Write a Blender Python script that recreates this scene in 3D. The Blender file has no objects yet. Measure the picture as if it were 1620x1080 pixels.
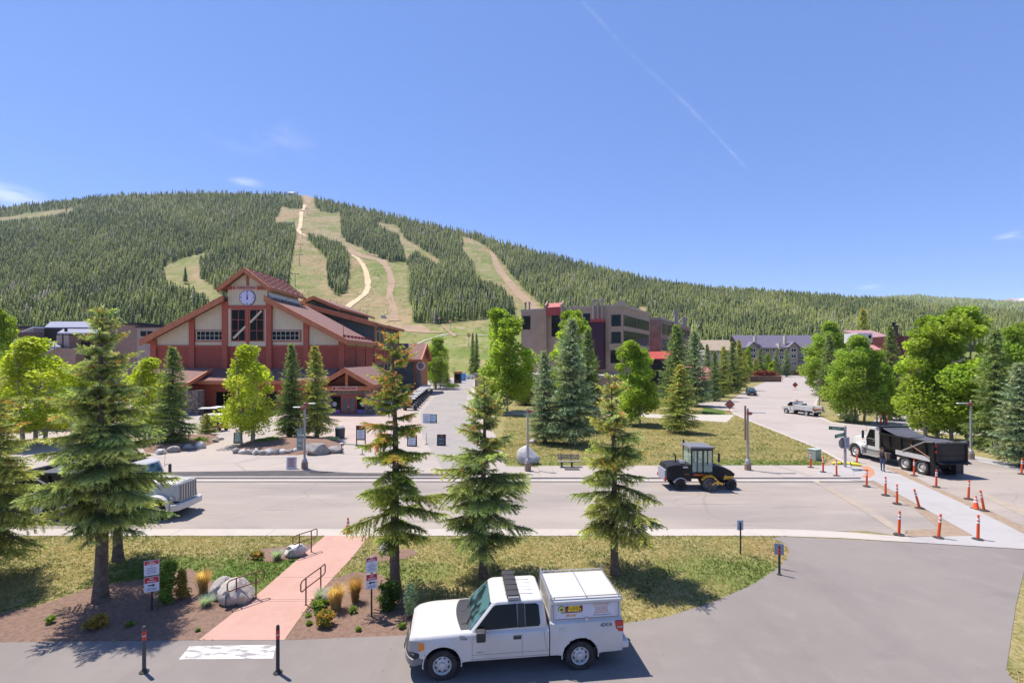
import bpy, bmesh, math, random
import numpy as np
from mathutils import Vector, Matrix

R = math.radians
scene = bpy.context.scene
COL = scene.collection

# ------------------------------------------------------------------ camera
F, CX, HY, H = 770.0, 810.0, 566.0, 8.4      # focal length (px), centre column, horizon row, eye height
cam_d = bpy.data.cameras.new('camera')
cam = bpy.data.objects.new('camera', cam_d); COL.objects.link(cam)
cam.location = (0, 0, H); cam.rotation_euler = (R(90), 0, 0)
cam_d.sensor_width = 36; cam_d.lens = 36 * F / 1620; cam_d.shift_y = (HY - 540) / 1620
cam_d.clip_start = 0.1; cam_d.clip_end = 40000
scene.camera = cam

# ------------------------------------------------------------------ light
SUN_TO = Vector((-0.38, 0.26, 1.0)).normalized()
SUN_EL = math.asin(SUN_TO.z)
sd = bpy.data.lights.new('sun', 'SUN'); sd.energy = 3.3; sd.angle = R(0.53); sd.color = (1, 0.94, 0.86)
sun = bpy.data.objects.new('sun', sd); COL.objects.link(sun)
sun.rotation_euler = (-SUN_TO).to_track_quat('-Z', 'Y').to_euler()
sun.location = (-20, 20, 60)
world = bpy.data.worlds.new('World'); scene.world = world; world.use_nodes = True
wn, wl = world.node_tree.nodes, world.node_tree.links
wn.clear()
sky = wn.new('ShaderNodeTexSky'); sky.sky_type = 'NISHITA'; sky.sun_disc = False
sky.sun_elevation = SUN_EL
sky.sun_rotation = math.atan2(SUN_TO.x, SUN_TO.y)
sky.altitude = 2950; sky.air_density = 1.0; sky.dust_density = 0.1; sky.ozone_density = 4.0
bg = wn.new('ShaderNodeBackground'); bg.inputs['Strength'].default_value = 0.105
wo = wn.new('ShaderNodeOutputWorld')

def wmath(op, a, b=None, c=None):
    n = wn.new('ShaderNodeMath'); n.operation = op
    for i, q in enumerate((a, b, c)):
        if q is None: continue
        if isinstance(q, (int, float)): n.inputs[i].default_value = q
        else: wl.new(q, n.inputs[i])
    return n.outputs[0]
tc = wn.new('ShaderNodeTexCoord')
def pdir(px, py): return Vector(((px - CX) / F, 1, (HY - py) / F)).normalized()
def wdot(vec):
    n = wn.new('ShaderNodeVectorMath'); n.operation = 'DOT_PRODUCT'
    wl.new(tc.outputs['Generated'], n.inputs[0]); n.inputs[1].default_value = vec
    return n.outputs['Value']
def smooth(v, a, b):
    n = wn.new('ShaderNodeMapRange'); n.interpolation_type = 'SMOOTHSTEP'
    wl.new(v, n.inputs[0]); n.inputs[1].default_value = a; n.inputs[2].default_value = b
    return n.outputs[0]
def wnoise(scale, detail, stretch):
    mp = wn.new('ShaderNodeMapping'); mp.inputs['Scale'].default_value = stretch
    wl.new(tc.outputs['Generated'], mp.inputs[0])
    n = wn.new('ShaderNodeTexNoise'); n.inputs['Scale'].default_value = scale; n.inputs['Detail'].default_value = detail
    wl.new(mp.outputs[0], n.inputs['Vector']); return n.outputs[0]
amount = None
def cloud(px, py, rx, ry, k, stretch=(1, 1, 5), sc=14, lo=0.42, hi=0.7):
    """a wisp of cirrus round one direction of the sky"""
    global amount
    c = pdir(px, py); u = c.cross(Vector((0, 0, 1))).normalized(); v = u.cross(c).normalized()
    a = wmath('DIVIDE', wdot(u), rx); b = wmath('DIVIDE', wdot(v), ry)
    d = wmath('SQRT', wmath('ADD', wmath('MULTIPLY', a, a), wmath('MULTIPLY', b, b)))
    m = wmath('MULTIPLY', smooth(d, 1.0, 0.0), smooth(wdot(c), 0.3, 0.6))
    m = wmath('MULTIPLY', m, smooth(wnoise(sc, 6, stretch), lo, hi))
    m = wmath('MULTIPLY', m, k)
    amount = m if amount is None else wmath('ADD', amount, m)
cloud(5, 308, 0.062, 0.022, 0.5, lo=0.25, hi=0.6)
cloud(390, 288, 0.035, 0.010, 0.34, sc=22, lo=0.3, hi=0.65)
cloud(420, 215, 0.15, 0.05, 0.12, stretch=(1, 1, 2.2), sc=12)
cloud(1606, 373, 0.03, 0.009, 0.35, sc=20, lo=0.3, hi=0.6)
cloud(1375, 454, 0.025, 0.006, 0.2, sc=24, lo=0.3, hi=0.6)
# contrail: great-circle arcs bending to the right
def trail(p, q, w, k, stretch=(6, 6, 6)):
    global amount
    a, b = pdir(*p), pdir(*q)
    n = a.cross(b).normalized(); mid = (a + b).normalized(); along = n.cross(mid)
    half = abs((b - a).dot(along)) / 2
    d = wmath('ABSOLUTE', wdot(n)); s = wmath('ABSOLUTE', wdot(along))
    m = wmath('MULTIPLY', smooth(d, w, 0.0), smooth(s, half * 1.06, half * 0.97))
    m = wmath('MULTIPLY', m, smooth(wdot(mid), 0.0, 0.4))
    m = wmath('MULTIPLY', m, smooth(wnoise(9, 4, stretch), 0.25, 0.7))
    m = wmath('MULTIPLY', m, k)
    amount = wmath('ADD', amount, m)
trail((921, 2), (1000, 88), 0.005, 0.07)
trail((1000, 88), (1075, 155), 0.005, 0.04)
trail((1075, 155), (1115, 195), 0.005, 0.10)
trail((1115, 195), (1180, 265), 0.0032, 0.14)
mixc = wn.new('ShaderNodeMixRGB'); mixc.inputs[2].default_value = (5.0, 5.1, 5.4, 1)
wl.new(wmath('MINIMUM', amount, 0.85), mixc.inputs[0]); tint = wn.new('ShaderNodeMixRGB'); tint.blend_type = 'MULTIPLY'; tint.inputs[0].default_value = 1; tint.inputs[2].default_value = (0.90, 0.90, 1.05, 1)
wl.new(sky.outputs[0], tint.inputs[1]); even = wn.new('ShaderNodeMixRGB'); even.inputs[0].default_value = 0.5; even.inputs[2].default_value = (0.60, 1.22, 3.15, 1)      # thin high-altitude air: the blue changes little with height
wl.new(tint.outputs[0], even.inputs[1]); wl.new(even.outputs[0], mixc.inputs[1])
wl.new(mixc.outputs[0], bg.inputs[0]); wl.new(bg.outputs[0], wo.inputs[0])

scene.view_settings.view_transform = 'Standard'; scene.view_settings.look = 'None'
scene.view_settings.exposure = 1.20; scene.view_settings.gamma = 1
scene.view_settings.use_curve_mapping = False
scene.cycles.max_bounces = 6; scene.cycles.transparent_max_bounces = 12
scene.cycles.use_denoising = True

# ------------------------------------------------------------------ helpers
def G(px, py, z=0.0):
    """a point of the photograph that lies at height z, in metres"""
    d = F * (H - z) / (py - HY)
    return Vector(((px - CX) * d / F, d, z))
def WX(px, d): return (px - CX) * d / F
def WZ(py, d): return H + (HY - py) * d / F

_m = {}
def mat(name, c, rough=0.6, metal=0.0, c2=None, scale=3.0, bump=0.0, bscale=40.0, spec=0.4, detail=6, lo=0.35, hi=0.65, coords='Object', coat=0.0):
    """plain procedural material: two colours mixed by noise, plus a fine bump"""
    if name in _m: return _m[name]
    m = bpy.data.materials.new(name); m.use_nodes = True
    nt = m.node_tree; b = nt.nodes['Principled BSDF']
    b.inputs['Base Color'].default_value = (*c, 1); b.inputs['Roughness'].default_value = rough
    b.inputs['Metallic'].default_value = metal; b.inputs['Specular IOR Level'].default_value = spec
    b.inputs['Coat Weight'].default_value = coat
    co = None
    if c2 or bump:
        co = nt.nodes.new('ShaderNodeTexCoord').outputs[coords]
    if c2:
        n = nt.nodes.new('ShaderNodeTexNoise'); n.inputs['Scale'].default_value = scale; n.inputs['Detail'].default_value = detail
        nt.links.new(co, n.inputs['Vector'])
        r = nt.nodes.new('ShaderNodeValToRGB'); r.color_ramp.elements[0].position = lo; r.color_ramp.elements[1].position = hi
        r.color_ramp.elements[0].color = (*c, 1); r.color_ramp.elements[1].color = (*c2, 1)
        nt.links.new(n.outputs[0], r.inputs[0]); nt.links.new(r.outputs[0], b.inputs['Base Color'])
    if bump:
        n = nt.nodes.new('ShaderNodeTexNoise'); n.inputs['Scale'].default_value = bscale; n.inputs['Detail'].default_value = 4
        nt.links.new(co, n.inputs['Vector'])
        k = nt.nodes.new('ShaderNodeBump'); k.inputs['Strength'].default_value = bump; k.inputs['Distance'].default_value = 0.02
        nt.links.new(n.outputs[0], k.inputs['Height']); nt.links.new(k.outputs[0], b.inputs['Normal'])
    _m[name] = m
    return m

def layered(name, base, layers, rough=0.9, bump=0.3, bscale=60.0, cracks=None, coords='Object', spots=()):
    """ground material: a base colour with several noise-masked colours over it; layers = (colour, scale, lo, hi, amount[, stretch])"""
    m = bpy.data.materials.new(name); m.use_nodes = True
    GK = 0.84; base = tuple(GK * q for q in base); layers = [(tuple(GK * q for q in l[0]), *l[1:]) for l in layers]
    nt = m.node_tree; N = nt.nodes; L = nt.links; b = N['Principled BSDF']
    b.inputs['Roughness'].default_value = rough; b.inputs['Specular IOR Level'].default_value = 0.25
    co = N.new('ShaderNodeTexCoord').outputs[coords]
    cur = None
    for i, ly in enumerate(layers):
        c, sc, lo, hi, amt = ly[:5]
        mp = N.new('ShaderNodeMapping'); mp.inputs['Location'].default_value = (i * 13.7, i * 7.1, 0)
        if len(ly) > 5: mp.inputs['Scale'].default_value = ly[5]
        L.new(co, mp.inputs[0])
        n = N.new('ShaderNodeTexNoise'); n.inputs['Scale'].default_value = sc; n.inputs['Detail'].default_value = 7; n.inputs['Roughness'].default_value = 0.6
        L.new(mp.outputs[0], n.inputs['Vector'])
        mr = N.new('ShaderNodeMapRange'); mr.inputs[1].default_value = lo; mr.inputs[2].default_value = hi; mr.inputs[4].default_value = amt
        L.new(n.outputs[0], mr.inputs[0])
        mx = N.new('ShaderNodeMixRGB'); L.new(mr.outputs[0], mx.inputs[0]); mx.inputs[2].default_value = (*c, 1)
        if cur is None: mx.inputs[1].default_value = (*base, 1)
        else: L.new(cur, mx.inputs[1])
        cur = mx.outputs[0]
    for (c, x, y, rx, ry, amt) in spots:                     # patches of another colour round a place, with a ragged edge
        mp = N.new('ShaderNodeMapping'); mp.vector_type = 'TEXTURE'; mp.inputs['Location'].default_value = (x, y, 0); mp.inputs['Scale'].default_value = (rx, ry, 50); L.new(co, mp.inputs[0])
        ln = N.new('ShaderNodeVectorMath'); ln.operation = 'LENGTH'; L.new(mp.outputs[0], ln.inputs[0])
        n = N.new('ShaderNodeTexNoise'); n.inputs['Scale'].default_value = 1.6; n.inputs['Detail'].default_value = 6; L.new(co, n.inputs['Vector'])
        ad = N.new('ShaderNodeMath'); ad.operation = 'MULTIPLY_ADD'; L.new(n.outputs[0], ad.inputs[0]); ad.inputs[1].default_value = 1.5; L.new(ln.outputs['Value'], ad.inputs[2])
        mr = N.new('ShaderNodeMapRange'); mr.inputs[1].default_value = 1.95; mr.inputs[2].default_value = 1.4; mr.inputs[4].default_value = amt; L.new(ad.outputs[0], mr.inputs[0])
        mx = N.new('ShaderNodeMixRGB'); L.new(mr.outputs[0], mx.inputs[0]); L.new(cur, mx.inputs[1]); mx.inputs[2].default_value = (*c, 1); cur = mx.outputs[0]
    if cracks:
        c, sc, wd, amt = cracks
        nz = N.new('ShaderNodeTexNoise'); nz.inputs['Scale'].default_value = sc * 2.2; L.new(co, nz.inputs['Vector'])
        va = N.new('ShaderNodeVectorMath'); va.operation = 'MULTIPLY_ADD'; va.inputs[1].default_value = (1.6, 1.6, 0)
        L.new(nz.outputs['Color'], va.inputs[0]); L.new(co, va.inputs[2])
        v = N.new('ShaderNodeTexVoronoi'); v.feature = 'DISTANCE_TO_EDGE'; v.inputs['Scale'].default_value = sc
        L.new(va.outputs[0], v.inputs['Vector'])
        mr = N.new('ShaderNodeMapRange'); mr.inputs[1].default_value = 0; mr.inputs[2].default_value = wd; mr.inputs[3].default_value = amt; mr.inputs[4].default_value = 0
        L.new(v.outputs['Distance'], mr.inputs[0])
        n2 = N.new('ShaderNodeTexNoise'); n2.inputs['Scale'].default_value = sc * 0.7; L.new(co, n2.inputs['Vector'])
        m2 = N.new('ShaderNodeMapRange'); m2.inputs[1].default_value = 0.47; m2.inputs[2].default_value = 0.56; L.new(n2.outputs[0], m2.inputs[0])
        mu = N.new('ShaderNodeMath'); mu.operation = 'MULTIPLY'; L.new(mr.outputs[0], mu.inputs[0]); L.new(m2.outputs[0], mu.inputs[1])
        mx = N.new('ShaderNodeMixRGB'); L.new(mu.outputs[0], mx.inputs[0]); L.new(cur, mx.inputs[1]); mx.inputs[2].default_value = (*c, 1)
        cur = mx.outputs[0]
    L.new(cur, b.inputs['Base Color'])
    n = N.new('ShaderNodeTexNoise'); n.inputs['Scale'].default_value = bscale; n.inputs['Detail'].default_value = 5; L.new(co, n.inputs['Vector'])
    k = N.new('ShaderNodeBump'); k.inputs['Strength'].default_value = bump; k.inputs['Distance'].default_value = 0.03
    L.new(n.outputs[0], k.inputs['Height']); L.new(k.outputs[0], b.inputs['Normal'])
    return m

def foliage_mat(name, trans=0.3, rough=0.6, gain=1.0):
    """leaf material: the colour of each leaf or needle tuft is stored on the mesh"""
    m = bpy.data.materials.new(name); m.use_nodes = True
    nt = m.node_tree; b = nt.nodes['Principled BSDF']; out = nt.nodes['Material Output']
    a = nt.nodes.new('ShaderNodeAttribute'); a.attribute_name = 'leaf'
    gn = nt.nodes.new('ShaderNodeMixRGB'); gn.blend_type = 'MULTIPLY'; gn.inputs[0].default_value = 1; gn.inputs[2].default_value = (gain, gain, gain, 1); nt.links.new(a.outputs['Color'], gn.inputs[1])
    nt.links.new(gn.outputs[0], b.inputs['Base Color']); b.inputs['Roughness'].default_value = rough; b.inputs['Specular IOR Level'].default_value = 0.25
    t = nt.nodes.new('ShaderNodeBsdfTranslucent')
    g = nt.nodes.new('ShaderNodeMixRGB'); g.blend_type = 'MULTIPLY'; g.inputs[0].default_value = 1; g.inputs[2].default_value = (1.15, 1.2, 0.6, 1)
    nt.links.new(gn.outputs[0], g.inputs[1]); nt.links.new(g.outputs[0], t.inputs[0])
    mx = nt.nodes.new('ShaderNodeMixShader'); mx.inputs[0].default_value = trans
    nt.links.new(b.outputs[0], mx.inputs[1]); nt.links.new(t.outputs[0], mx.inputs[2]); nt.links.new(mx.outputs[0], out.inputs[0])
    return m

def banded(name, c, c2, period, width, axis='X', rough=0.7, bump=0.4, metal=0.0, noise=None):
    """boards, siding or standing seams: thin lines at a regular spacing along one object axis"""
    m = bpy.data.materials.new(name); m.use_nodes = True
    nt = m.node_tree; N = nt.nodes; L = nt.links; b = N['Principled BSDF']
    b.inputs['Roughness'].default_value = rough; b.inputs['Metallic'].default_value = metal; b.inputs['Specular IOR Level'].default_value = 0.3
    co = N.new('ShaderNodeTexCoord').outputs['Object']
    sx = N.new('ShaderNodeSeparateXYZ'); L.new(co, sx.inputs[0])
    if axis == 'XY':
        ad = N.new('ShaderNodeMath'); ad.operation = 'ADD'; L.new(sx.outputs[0], ad.inputs[0]); L.new(sx.outputs[1], ad.inputs[1]); v = ad.outputs[0]
    else: v = sx.outputs['XYZ'.index(axis)]
    md = N.new('ShaderNodeMath'); md.operation = 'FLOORED_MODULO'; L.new(v, md.inputs[0]); md.inputs[1].default_value = period
    lt = N.new('ShaderNodeMath'); lt.operation = 'LESS_THAN'; L.new(md.outputs[0], lt.inputs[0]); lt.inputs[1].default_value = width
    nz = N.new('ShaderNodeTexNoise'); nz.inputs['Scale'].default_value = 1.3; nz.inputs['Detail'].default_value = 6; L.new(co, nz.inputs['Vector'])
    m0 = N.new('ShaderNodeMixRGB'); m0.inputs[1].default_value = (*c, 1); m0.inputs[2].default_value = (*(noise or tuple(q * 0.8 for q in c)), 1)
    mr = N.new('ShaderNodeMapRange'); mr.inputs[1].default_value = 0.35; mr.inputs[2].default_value = 0.7; L.new(nz.outputs[0], mr.inputs[0]); L.new(mr.outputs[0], m0.inputs[0])
    mx = N.new('ShaderNodeMixRGB'); L.new(lt.outputs[0], mx.inputs[0]); L.new(m0.outputs[0], mx.inputs[1]); mx.inputs[2].default_value = (*c2, 1)
    L.new(mx.outputs[0], b.inputs['Base Color'])
    k = N.new('ShaderNodeBump'); k.inputs['Strength'].default_value = bump; k.inputs['Distance'].default_value = 0.03
    L.new(lt.outputs[0], k.inputs['Height']); L.new(k.outputs[0], b.inputs['Normal'])
    return m

class MB:
    """collects shapes, then links them as ONE mesh object"""
    def __init__(self): self.v = []; self.f = []; self.mi = []; self.M = Matrix.Identity(4)
    def _add(self, vs, fs, mi=0):
        o = len(self.v)
        self.v += [tuple(self.M @ Vector(p)) for p in vs]
        self.f += [tuple(i + o for i in q) for q in fs]; self.mi += [mi] * len(fs)
    def box(self, x0, x1, y0, y1, z0, z1, mi=0):
        vs = [(x, y, z) for z in (z0, z1) for y in (y0, y1) for x in (x0, x1)]
        self._add(vs, [(0, 2, 3, 1), (4, 5, 7, 6), (0, 1, 5, 4), (2, 6, 7, 3), (0, 4, 6, 2), (1, 3, 7, 5)], mi)
    def cbox(self, c, s, mi=0, rot=None):
        old = self.M
        self.M = old @ Matrix.Translation(c) @ (rot.to_4x4() if rot is not None else Matrix.Identity(4))
        a, b, d = s[0] / 2, s[1] / 2, s[2] / 2
        self.box(-a, a, -b, b, -d, d, mi); self.M = old
    def bar(self, a, b, w, h, mi=0):
        """a beam of section w x h from a to b"""
        a, b = Vector(a), Vector(b); d = b - a; l = d.length
        q = d.to_track_quat('X', 'Z').to_matrix()
        self.cbox((a + b) / 2, (l, w, h), mi, q)
    def prism(self, pts, axis, a, b, mi=0):
        """outline in two coordinates pushed along the third axis from a to b"""
        def P(u, v, w): return {'X': (w, u, v), 'Y': (u, w, v), 'Z': (u, v, w)}[axis]
        n = len(pts)
        vs = [P(u, v, a) for u, v in pts] + [P(u, v, b) for u, v in pts]
        fs = [tuple(range(n)), tuple(range(2 * n - 1, n - 1, -1))] + [(i, i + n, (i + 1) % n + n, (i + 1) % n) for i in range(n)]
        self._add(vs, fs, mi)
    def tube(self, pts, r, n=8, mi=0, cap=True):
        pts = [Vector(p) for p in pts]
        rs = r if isinstance(r, (list, tuple)) else [r] * len(pts)
        vs = []; u = None
        for i, p in enumerate(pts):
            t = (pts[min(i + 1, len(pts) - 1)] - pts[max(i - 1, 0)]).normalized()
            if u is None: u = t.orthogonal().normalized()
            u = (u - t * u.dot(t)).normalized(); w = t.cross(u)
            vs += [p + (u * math.cos(k * 2 * math.pi / n) + w * math.sin(k * 2 * math.pi / n)) * rs[i] for k in range(n)]
        fs = [(i * n + k, i * n + (k + 1) % n, (i + 1) * n + (k + 1) % n, (i + 1) * n + k) for i in range(len(pts) - 1) for k in range(n)]
        if cap: fs += [tuple(range(n - 1, -1, -1)), tuple(range((len(pts) - 1) * n, len(pts) * n))]
        self._add(vs, fs, mi)
    def lathe(self, prof, axis='Z', c=(0, 0, 0), n=16, mi=0, cap=True):
        """profile of (radius, height) turned round an axis through c"""
        vs = []
        for r, h in prof:
            for k in range(n):
                a = 2 * math.pi * k / n; x, y = r * math.cos(a), r * math.sin(a)
                p = {'Z': (x, y, h), 'Y': (y, h, x), 'X': (h, x, y)}[axis]
                vs.append((p[0] + c[0], p[1] + c[1], p[2] + c[2]))
        fs = [(i * n + k, i * n + (k + 1) % n, (i + 1) * n + (k + 1) % n, (i + 1) * n + k) for i in range(len(prof) - 1) for k in range(n)]
        if cap: fs += [tuple(range(n - 1, -1, -1)), tuple(range((len(prof) - 1) * n, len(prof) * n))]
        self._add(vs, fs, mi)
    def quad(self, *p, mi=0): self._add(p, [tuple(range(len(p)))], mi)
    def grid(self, fn, nu, nv, mi=0):
        vs = [fn(i / nu, j / nv) for j in range(nv + 1) for i in range(nu + 1)]
        w = nu + 1
        self._add(vs, [(j * w + i, j * w + i + 1, (j + 1) * w + i + 1, (j + 1) * w + i) for j in range(nv) for i in range(nu)], mi)
    def blob(self, c, s, seed=0, sub=2, rough=0.25, mi=0, flat=True):
        """a boulder: an icosphere with knocked-off facets"""
        bm = bmesh.new(); bmesh.ops.create_icosphere(bm, subdivisions=sub, radius=1)
        rd = random.Random(seed)
        planes = [(Vector((rd.uniform(-1, 1), rd.uniform(-1, 1), rd.uniform(-0.6, 1))).normalized(), rd.uniform(0.6, 0.92)) for _ in range(9)]
        for v in bm.verts:
            p = v.co.normalized()
            for nrm, dd in planes:
                q = p.dot(nrm)
                if q > dd: p = p - nrm * (q - dd)
            v.co = p * (1 + rd.uniform(-rough, rough) * 0.25)
        vs = [(v.co.x * s[0] + c[0], v.co.y * s[1] + c[1], max(v.co.z, -0.75) * s[2] + c[2]) for v in bm.verts]
        self._add(vs, [tuple(v.index for v in f.verts) for f in bm.faces], mi); bm.free()
    def build(self, name, mats, parent=None, smooth=None, bevel=0.0, fix=True, seg=1):
        me = bpy.data.meshes.new(name); me.from_pydata(self.v, [], self.f)
        mats = mats if isinstance(mats, (list, tuple)) else [mats]
        for m in mats: me.materials.append(m)
        if len(mats) > 1: me.polygons.foreach_set('material_index', self.mi)
        if fix:
            bm = bmesh.new(); bm.from_mesh(me); bmesh.ops.recalc_face_normals(bm, faces=bm.faces); bm.to_mesh(me); bm.free()
        if smooth is not None:
            me.polygons.foreach_set('use_smooth', [True] * len(me.polygons)); me.set_sharp_from_angle(angle=R(smooth))
        me.update()
        o = bpy.data.objects.new(name, me); COL.objects.link(o)
        if parent is not None: o.parent = parent
        if bevel:
            b = o.modifiers.new('bevel', 'BEVEL'); b.width = bevel; b.segments = seg; b.limit_method = 'ANGLE'; b.angle_limit = R(35)
        return o

def np_mesh(name, verts, tris, m, parent=None, cols=None, quads=False, smooth=False):
    """mesh from numpy arrays, with an optional colour per vertex"""
    k = 4 if quads else 3
    me = bpy.data.meshes.new(name)
    me.vertices.add(len(verts)); me.vertices.foreach_set('co', np.ascontiguousarray(verts, np.float32).ravel())
    me.loops.add(len(tris) * k); me.loops.foreach_set('vertex_index', np.ascontiguousarray(tris, np.int32).ravel())
    me.polygons.add(len(tris)); me.polygons.foreach_set('loop_start', np.arange(0, len(tris) * k, k, dtype=np.int32))
    if smooth: me.polygons.foreach_set('use_smooth', np.ones(len(tris), bool))
    if cols is not None:
        a = me.attributes.new('leaf', 'FLOAT_COLOR', 'POINT')
        c4 = np.ones((len(verts), 4), np.float32); c4[:, :np.shape(cols)[1]] = cols; a.data.foreach_set('color', c4.ravel())
    me.materials.append(m); me.update(calc_edges=True)
    o = bpy.data.objects.new(name, me); COL.objects.link(o)
    if parent is not None: o.parent = parent
    return o

def tag(o, label=None, cat=None, group=None, kind=None):
    if label: o['label'] = label
    if cat: o['category'] = cat
    if group: o['group'] = group
    if kind: o['kind'] = kind
    return o
def thing(name, label, cat, loc=(0, 0, 0), rz=0.0, group=None):
    o = bpy.data.objects.new(name, None); COL.objects.link(o); o.empty_display_size = 0.3
    o.location = loc; o.rotation_euler = (0, 0, rz)
    return tag(o, label, cat, group)
def dup(root, loc, rz=None, label=None, scale=None, group=None):
    """copy a thing with its parts and their sub-parts; mesh data are shared"""
    def rec(o, parent):
        c = o.copy(); COL.objects.link(c)
        if parent is not None: c.parent = parent
        for ch in kids.get(o.name, ()): rec(ch, c)
        return c
    kids = {}
    for ch in root.children_recursive: kids.setdefault(ch.parent.name, []).append(ch)
    r = rec(root, None); r.location = loc
    if rz is not None: r.rotation_euler = (r.rotation_euler[0], r.rotation_euler[1], rz)
    if label: r['label'] = label
    if group: r['group'] = group
    if scale is not None: r.scale = scale
    return r
def text(name, body, size, m, parent, loc, rot, depth=0.004, align='CENTER', sx=1.0, bold=0.0):
    """lettering as a mesh"""
    cu = bpy.data.curves.new(name, 'FONT'); cu.body = body; cu.size = size; cu.align_x = align; cu.align_y = 'CENTER'; cu.extrude = depth; cu.offset = bold; cu.resolution_u = 3
    t = bpy.data.objects.new(name, cu); COL.objects.link(t)
    me = bpy.data.meshes.new_from_object(t.evaluated_get(bpy.context.evaluated_depsgraph_get()))
    bpy.data.objects.remove(t); me.name = name; me.materials.clear(); me.materials.append(m)
    o = bpy.data.objects.new(name, me); COL.objects.link(o); o.parent = parent
    o.location = loc; o.rotation_euler = rot; o.scale = (sx, 1, 1)
    return o
BARE = []
def sheet(name, pts, z, m, px=True):
    """a flat area of ground, given by its outline"""
    b = MB(); b.quad(*[(*G(*p)[:2], z) if px else (p[0], p[1], z) for p in pts])
    me_o = b.build(name, m, fix=False)
    bm = bmesh.new(); bm.from_mesh(me_o.data); bmesh.ops.triangulate(bm, faces=bm.faces)
    for f in bm.faces:
        if f.normal.z < 0: f.normal_flip()
    bm.to_mesh(me_o.data); bm.free()
    me_o['kind'] = 'structure'; BARE.append([G(*p)[:2] if px else p for p in pts])
    return me_o
# ------------------------------------------------------------------ the ground
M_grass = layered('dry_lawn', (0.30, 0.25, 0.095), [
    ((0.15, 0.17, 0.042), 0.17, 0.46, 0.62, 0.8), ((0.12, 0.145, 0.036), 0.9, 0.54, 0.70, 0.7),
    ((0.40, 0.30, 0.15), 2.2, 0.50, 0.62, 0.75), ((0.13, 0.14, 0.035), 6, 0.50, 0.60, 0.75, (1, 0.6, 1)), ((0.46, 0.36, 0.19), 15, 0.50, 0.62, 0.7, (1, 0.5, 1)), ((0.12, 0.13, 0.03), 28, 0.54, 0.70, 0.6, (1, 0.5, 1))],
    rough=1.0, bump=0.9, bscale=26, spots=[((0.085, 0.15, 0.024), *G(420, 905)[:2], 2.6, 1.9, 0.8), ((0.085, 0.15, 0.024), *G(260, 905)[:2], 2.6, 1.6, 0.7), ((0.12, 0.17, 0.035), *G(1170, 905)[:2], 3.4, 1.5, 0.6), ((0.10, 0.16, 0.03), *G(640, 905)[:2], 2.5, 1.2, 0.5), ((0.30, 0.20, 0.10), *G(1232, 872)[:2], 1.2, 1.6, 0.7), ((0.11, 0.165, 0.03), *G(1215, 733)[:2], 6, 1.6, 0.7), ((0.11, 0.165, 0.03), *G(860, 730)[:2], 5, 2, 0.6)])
M_green = layered('watered_lawn', (0.085, 0.145, 0.022), [
    ((0.21, 0.185, 0.06), 0.8, 0.50, 0.72, 0.8), ((0.05, 0.105, 0.014), 3.0, 0.5, 0.7, 0.7), ((0.16, 0.19, 0.05), 22, 0.52, 0.75, 0.6, (1, 0.5, 1))],
    rough=1.0, bump=0.9, bscale=26)
M_park = layered('parking_asphalt', (0.258, 0.226, 0.205), [
    ((0.218, 0.190, 0.176), 0.16, 0.40, 0.62, 0.75), ((0.30, 0.264, 0.238), 1.1, 0.5, 0.75, 0.5), ((0.165, 0.145, 0.14), 0.55, 0.62, 0.72, 0.35, (0.35, 1, 1)), ((0.34, 0.305, 0.28), 60, 0.52, 0.8, 0.35), ((0.12, 0.105, 0.10), 2.6, 0.66, 0.72, 0.4), ((0.19, 0.165, 0.155), 0.25, 0.52, 0.62, 0.25, (2.2, 0.3, 1))],
    rough=0.92, bump=0.25, bscale=90)
M_road = layered('road_asphalt', (0.37, 0.315, 0.27), [
    ((0.275, 0.24, 0.217), 0.22, 0.42, 0.62, 0.8, (0.25, 1, 1)), ((0.45, 0.385, 0.325), 0.5, 0.52, 0.72, 0.6, (0.3, 1, 1)), ((0.20, 0.175, 0.163), 0.8, 0.62, 0.74, 0.5, (0.2, 1, 1)), ((0.15, 0.13, 0.12), 0.9, 0.60, 0.66, 0.35, (0.12, 2.2, 1)), ((0.42, 0.365, 0.335), 50, 0.52, 0.8, 0.35)],
    rough=0.95, bump=0.25, bscale=70, cracks=((0.17, 0.145, 0.14), 0.17, 0.009, 0.4))
M_street = layered('street_asphalt', (0.43, 0.37, 0.335), [
    ((0.36, 0.31, 0.285), 0.12, 0.42, 0.62, 0.7), ((0.48, 0.415, 0.37), 0.5, 0.52, 0.75, 0.5), ((0.36, 0.33, 0.3), 40, 0.52, 0.8, 0.3)],
    rough=0.95, bump=0.2, bscale=70, cracks=((0.19, 0.165, 0.16), 0.2, 0.012, 0.6))
M_plaza = layered('plaza_concrete', (0.43, 0.37, 0.325), [
    ((0.36, 0.315, 0.285), 0.10, 0.42, 0.62, 0.7), ((0.48, 0.40, 0.35), 0.35, 0.52, 0.72, 0.6), ((0.33, 0.29, 0.265), 1.2, 0.6, 0.75, 0.4)],
    rough=0.95, bump=0.15, bscale=60, cracks=((0.22, 0.19, 0.175), 0.09, 0.010, 0.6))
M_conc = layered('pale_concrete', (0.50, 0.445, 0.39), [
    ((0.42, 0.37, 0.33), 0.5, 0.45, 0.65, 0.6), ((0.55, 0.49, 0.44), 3, 0.5, 0.7, 0.5)], rough=0.95, bump=0.15, bscale=60)
M_newconc = layered('new_concrete', (0.42, 0.395, 0.38), [
    ((0.36, 0.335, 0.315), 0.6, 0.45, 0.65, 0.6), ((0.46, 0.435, 0.42), 4, 0.5, 0.7, 0.5), ((0.42, 0.35, 0.29), 0.35, 0.62, 0.72, 0.4)], rough=0.95, bump=0.12, bscale=60)
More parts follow.
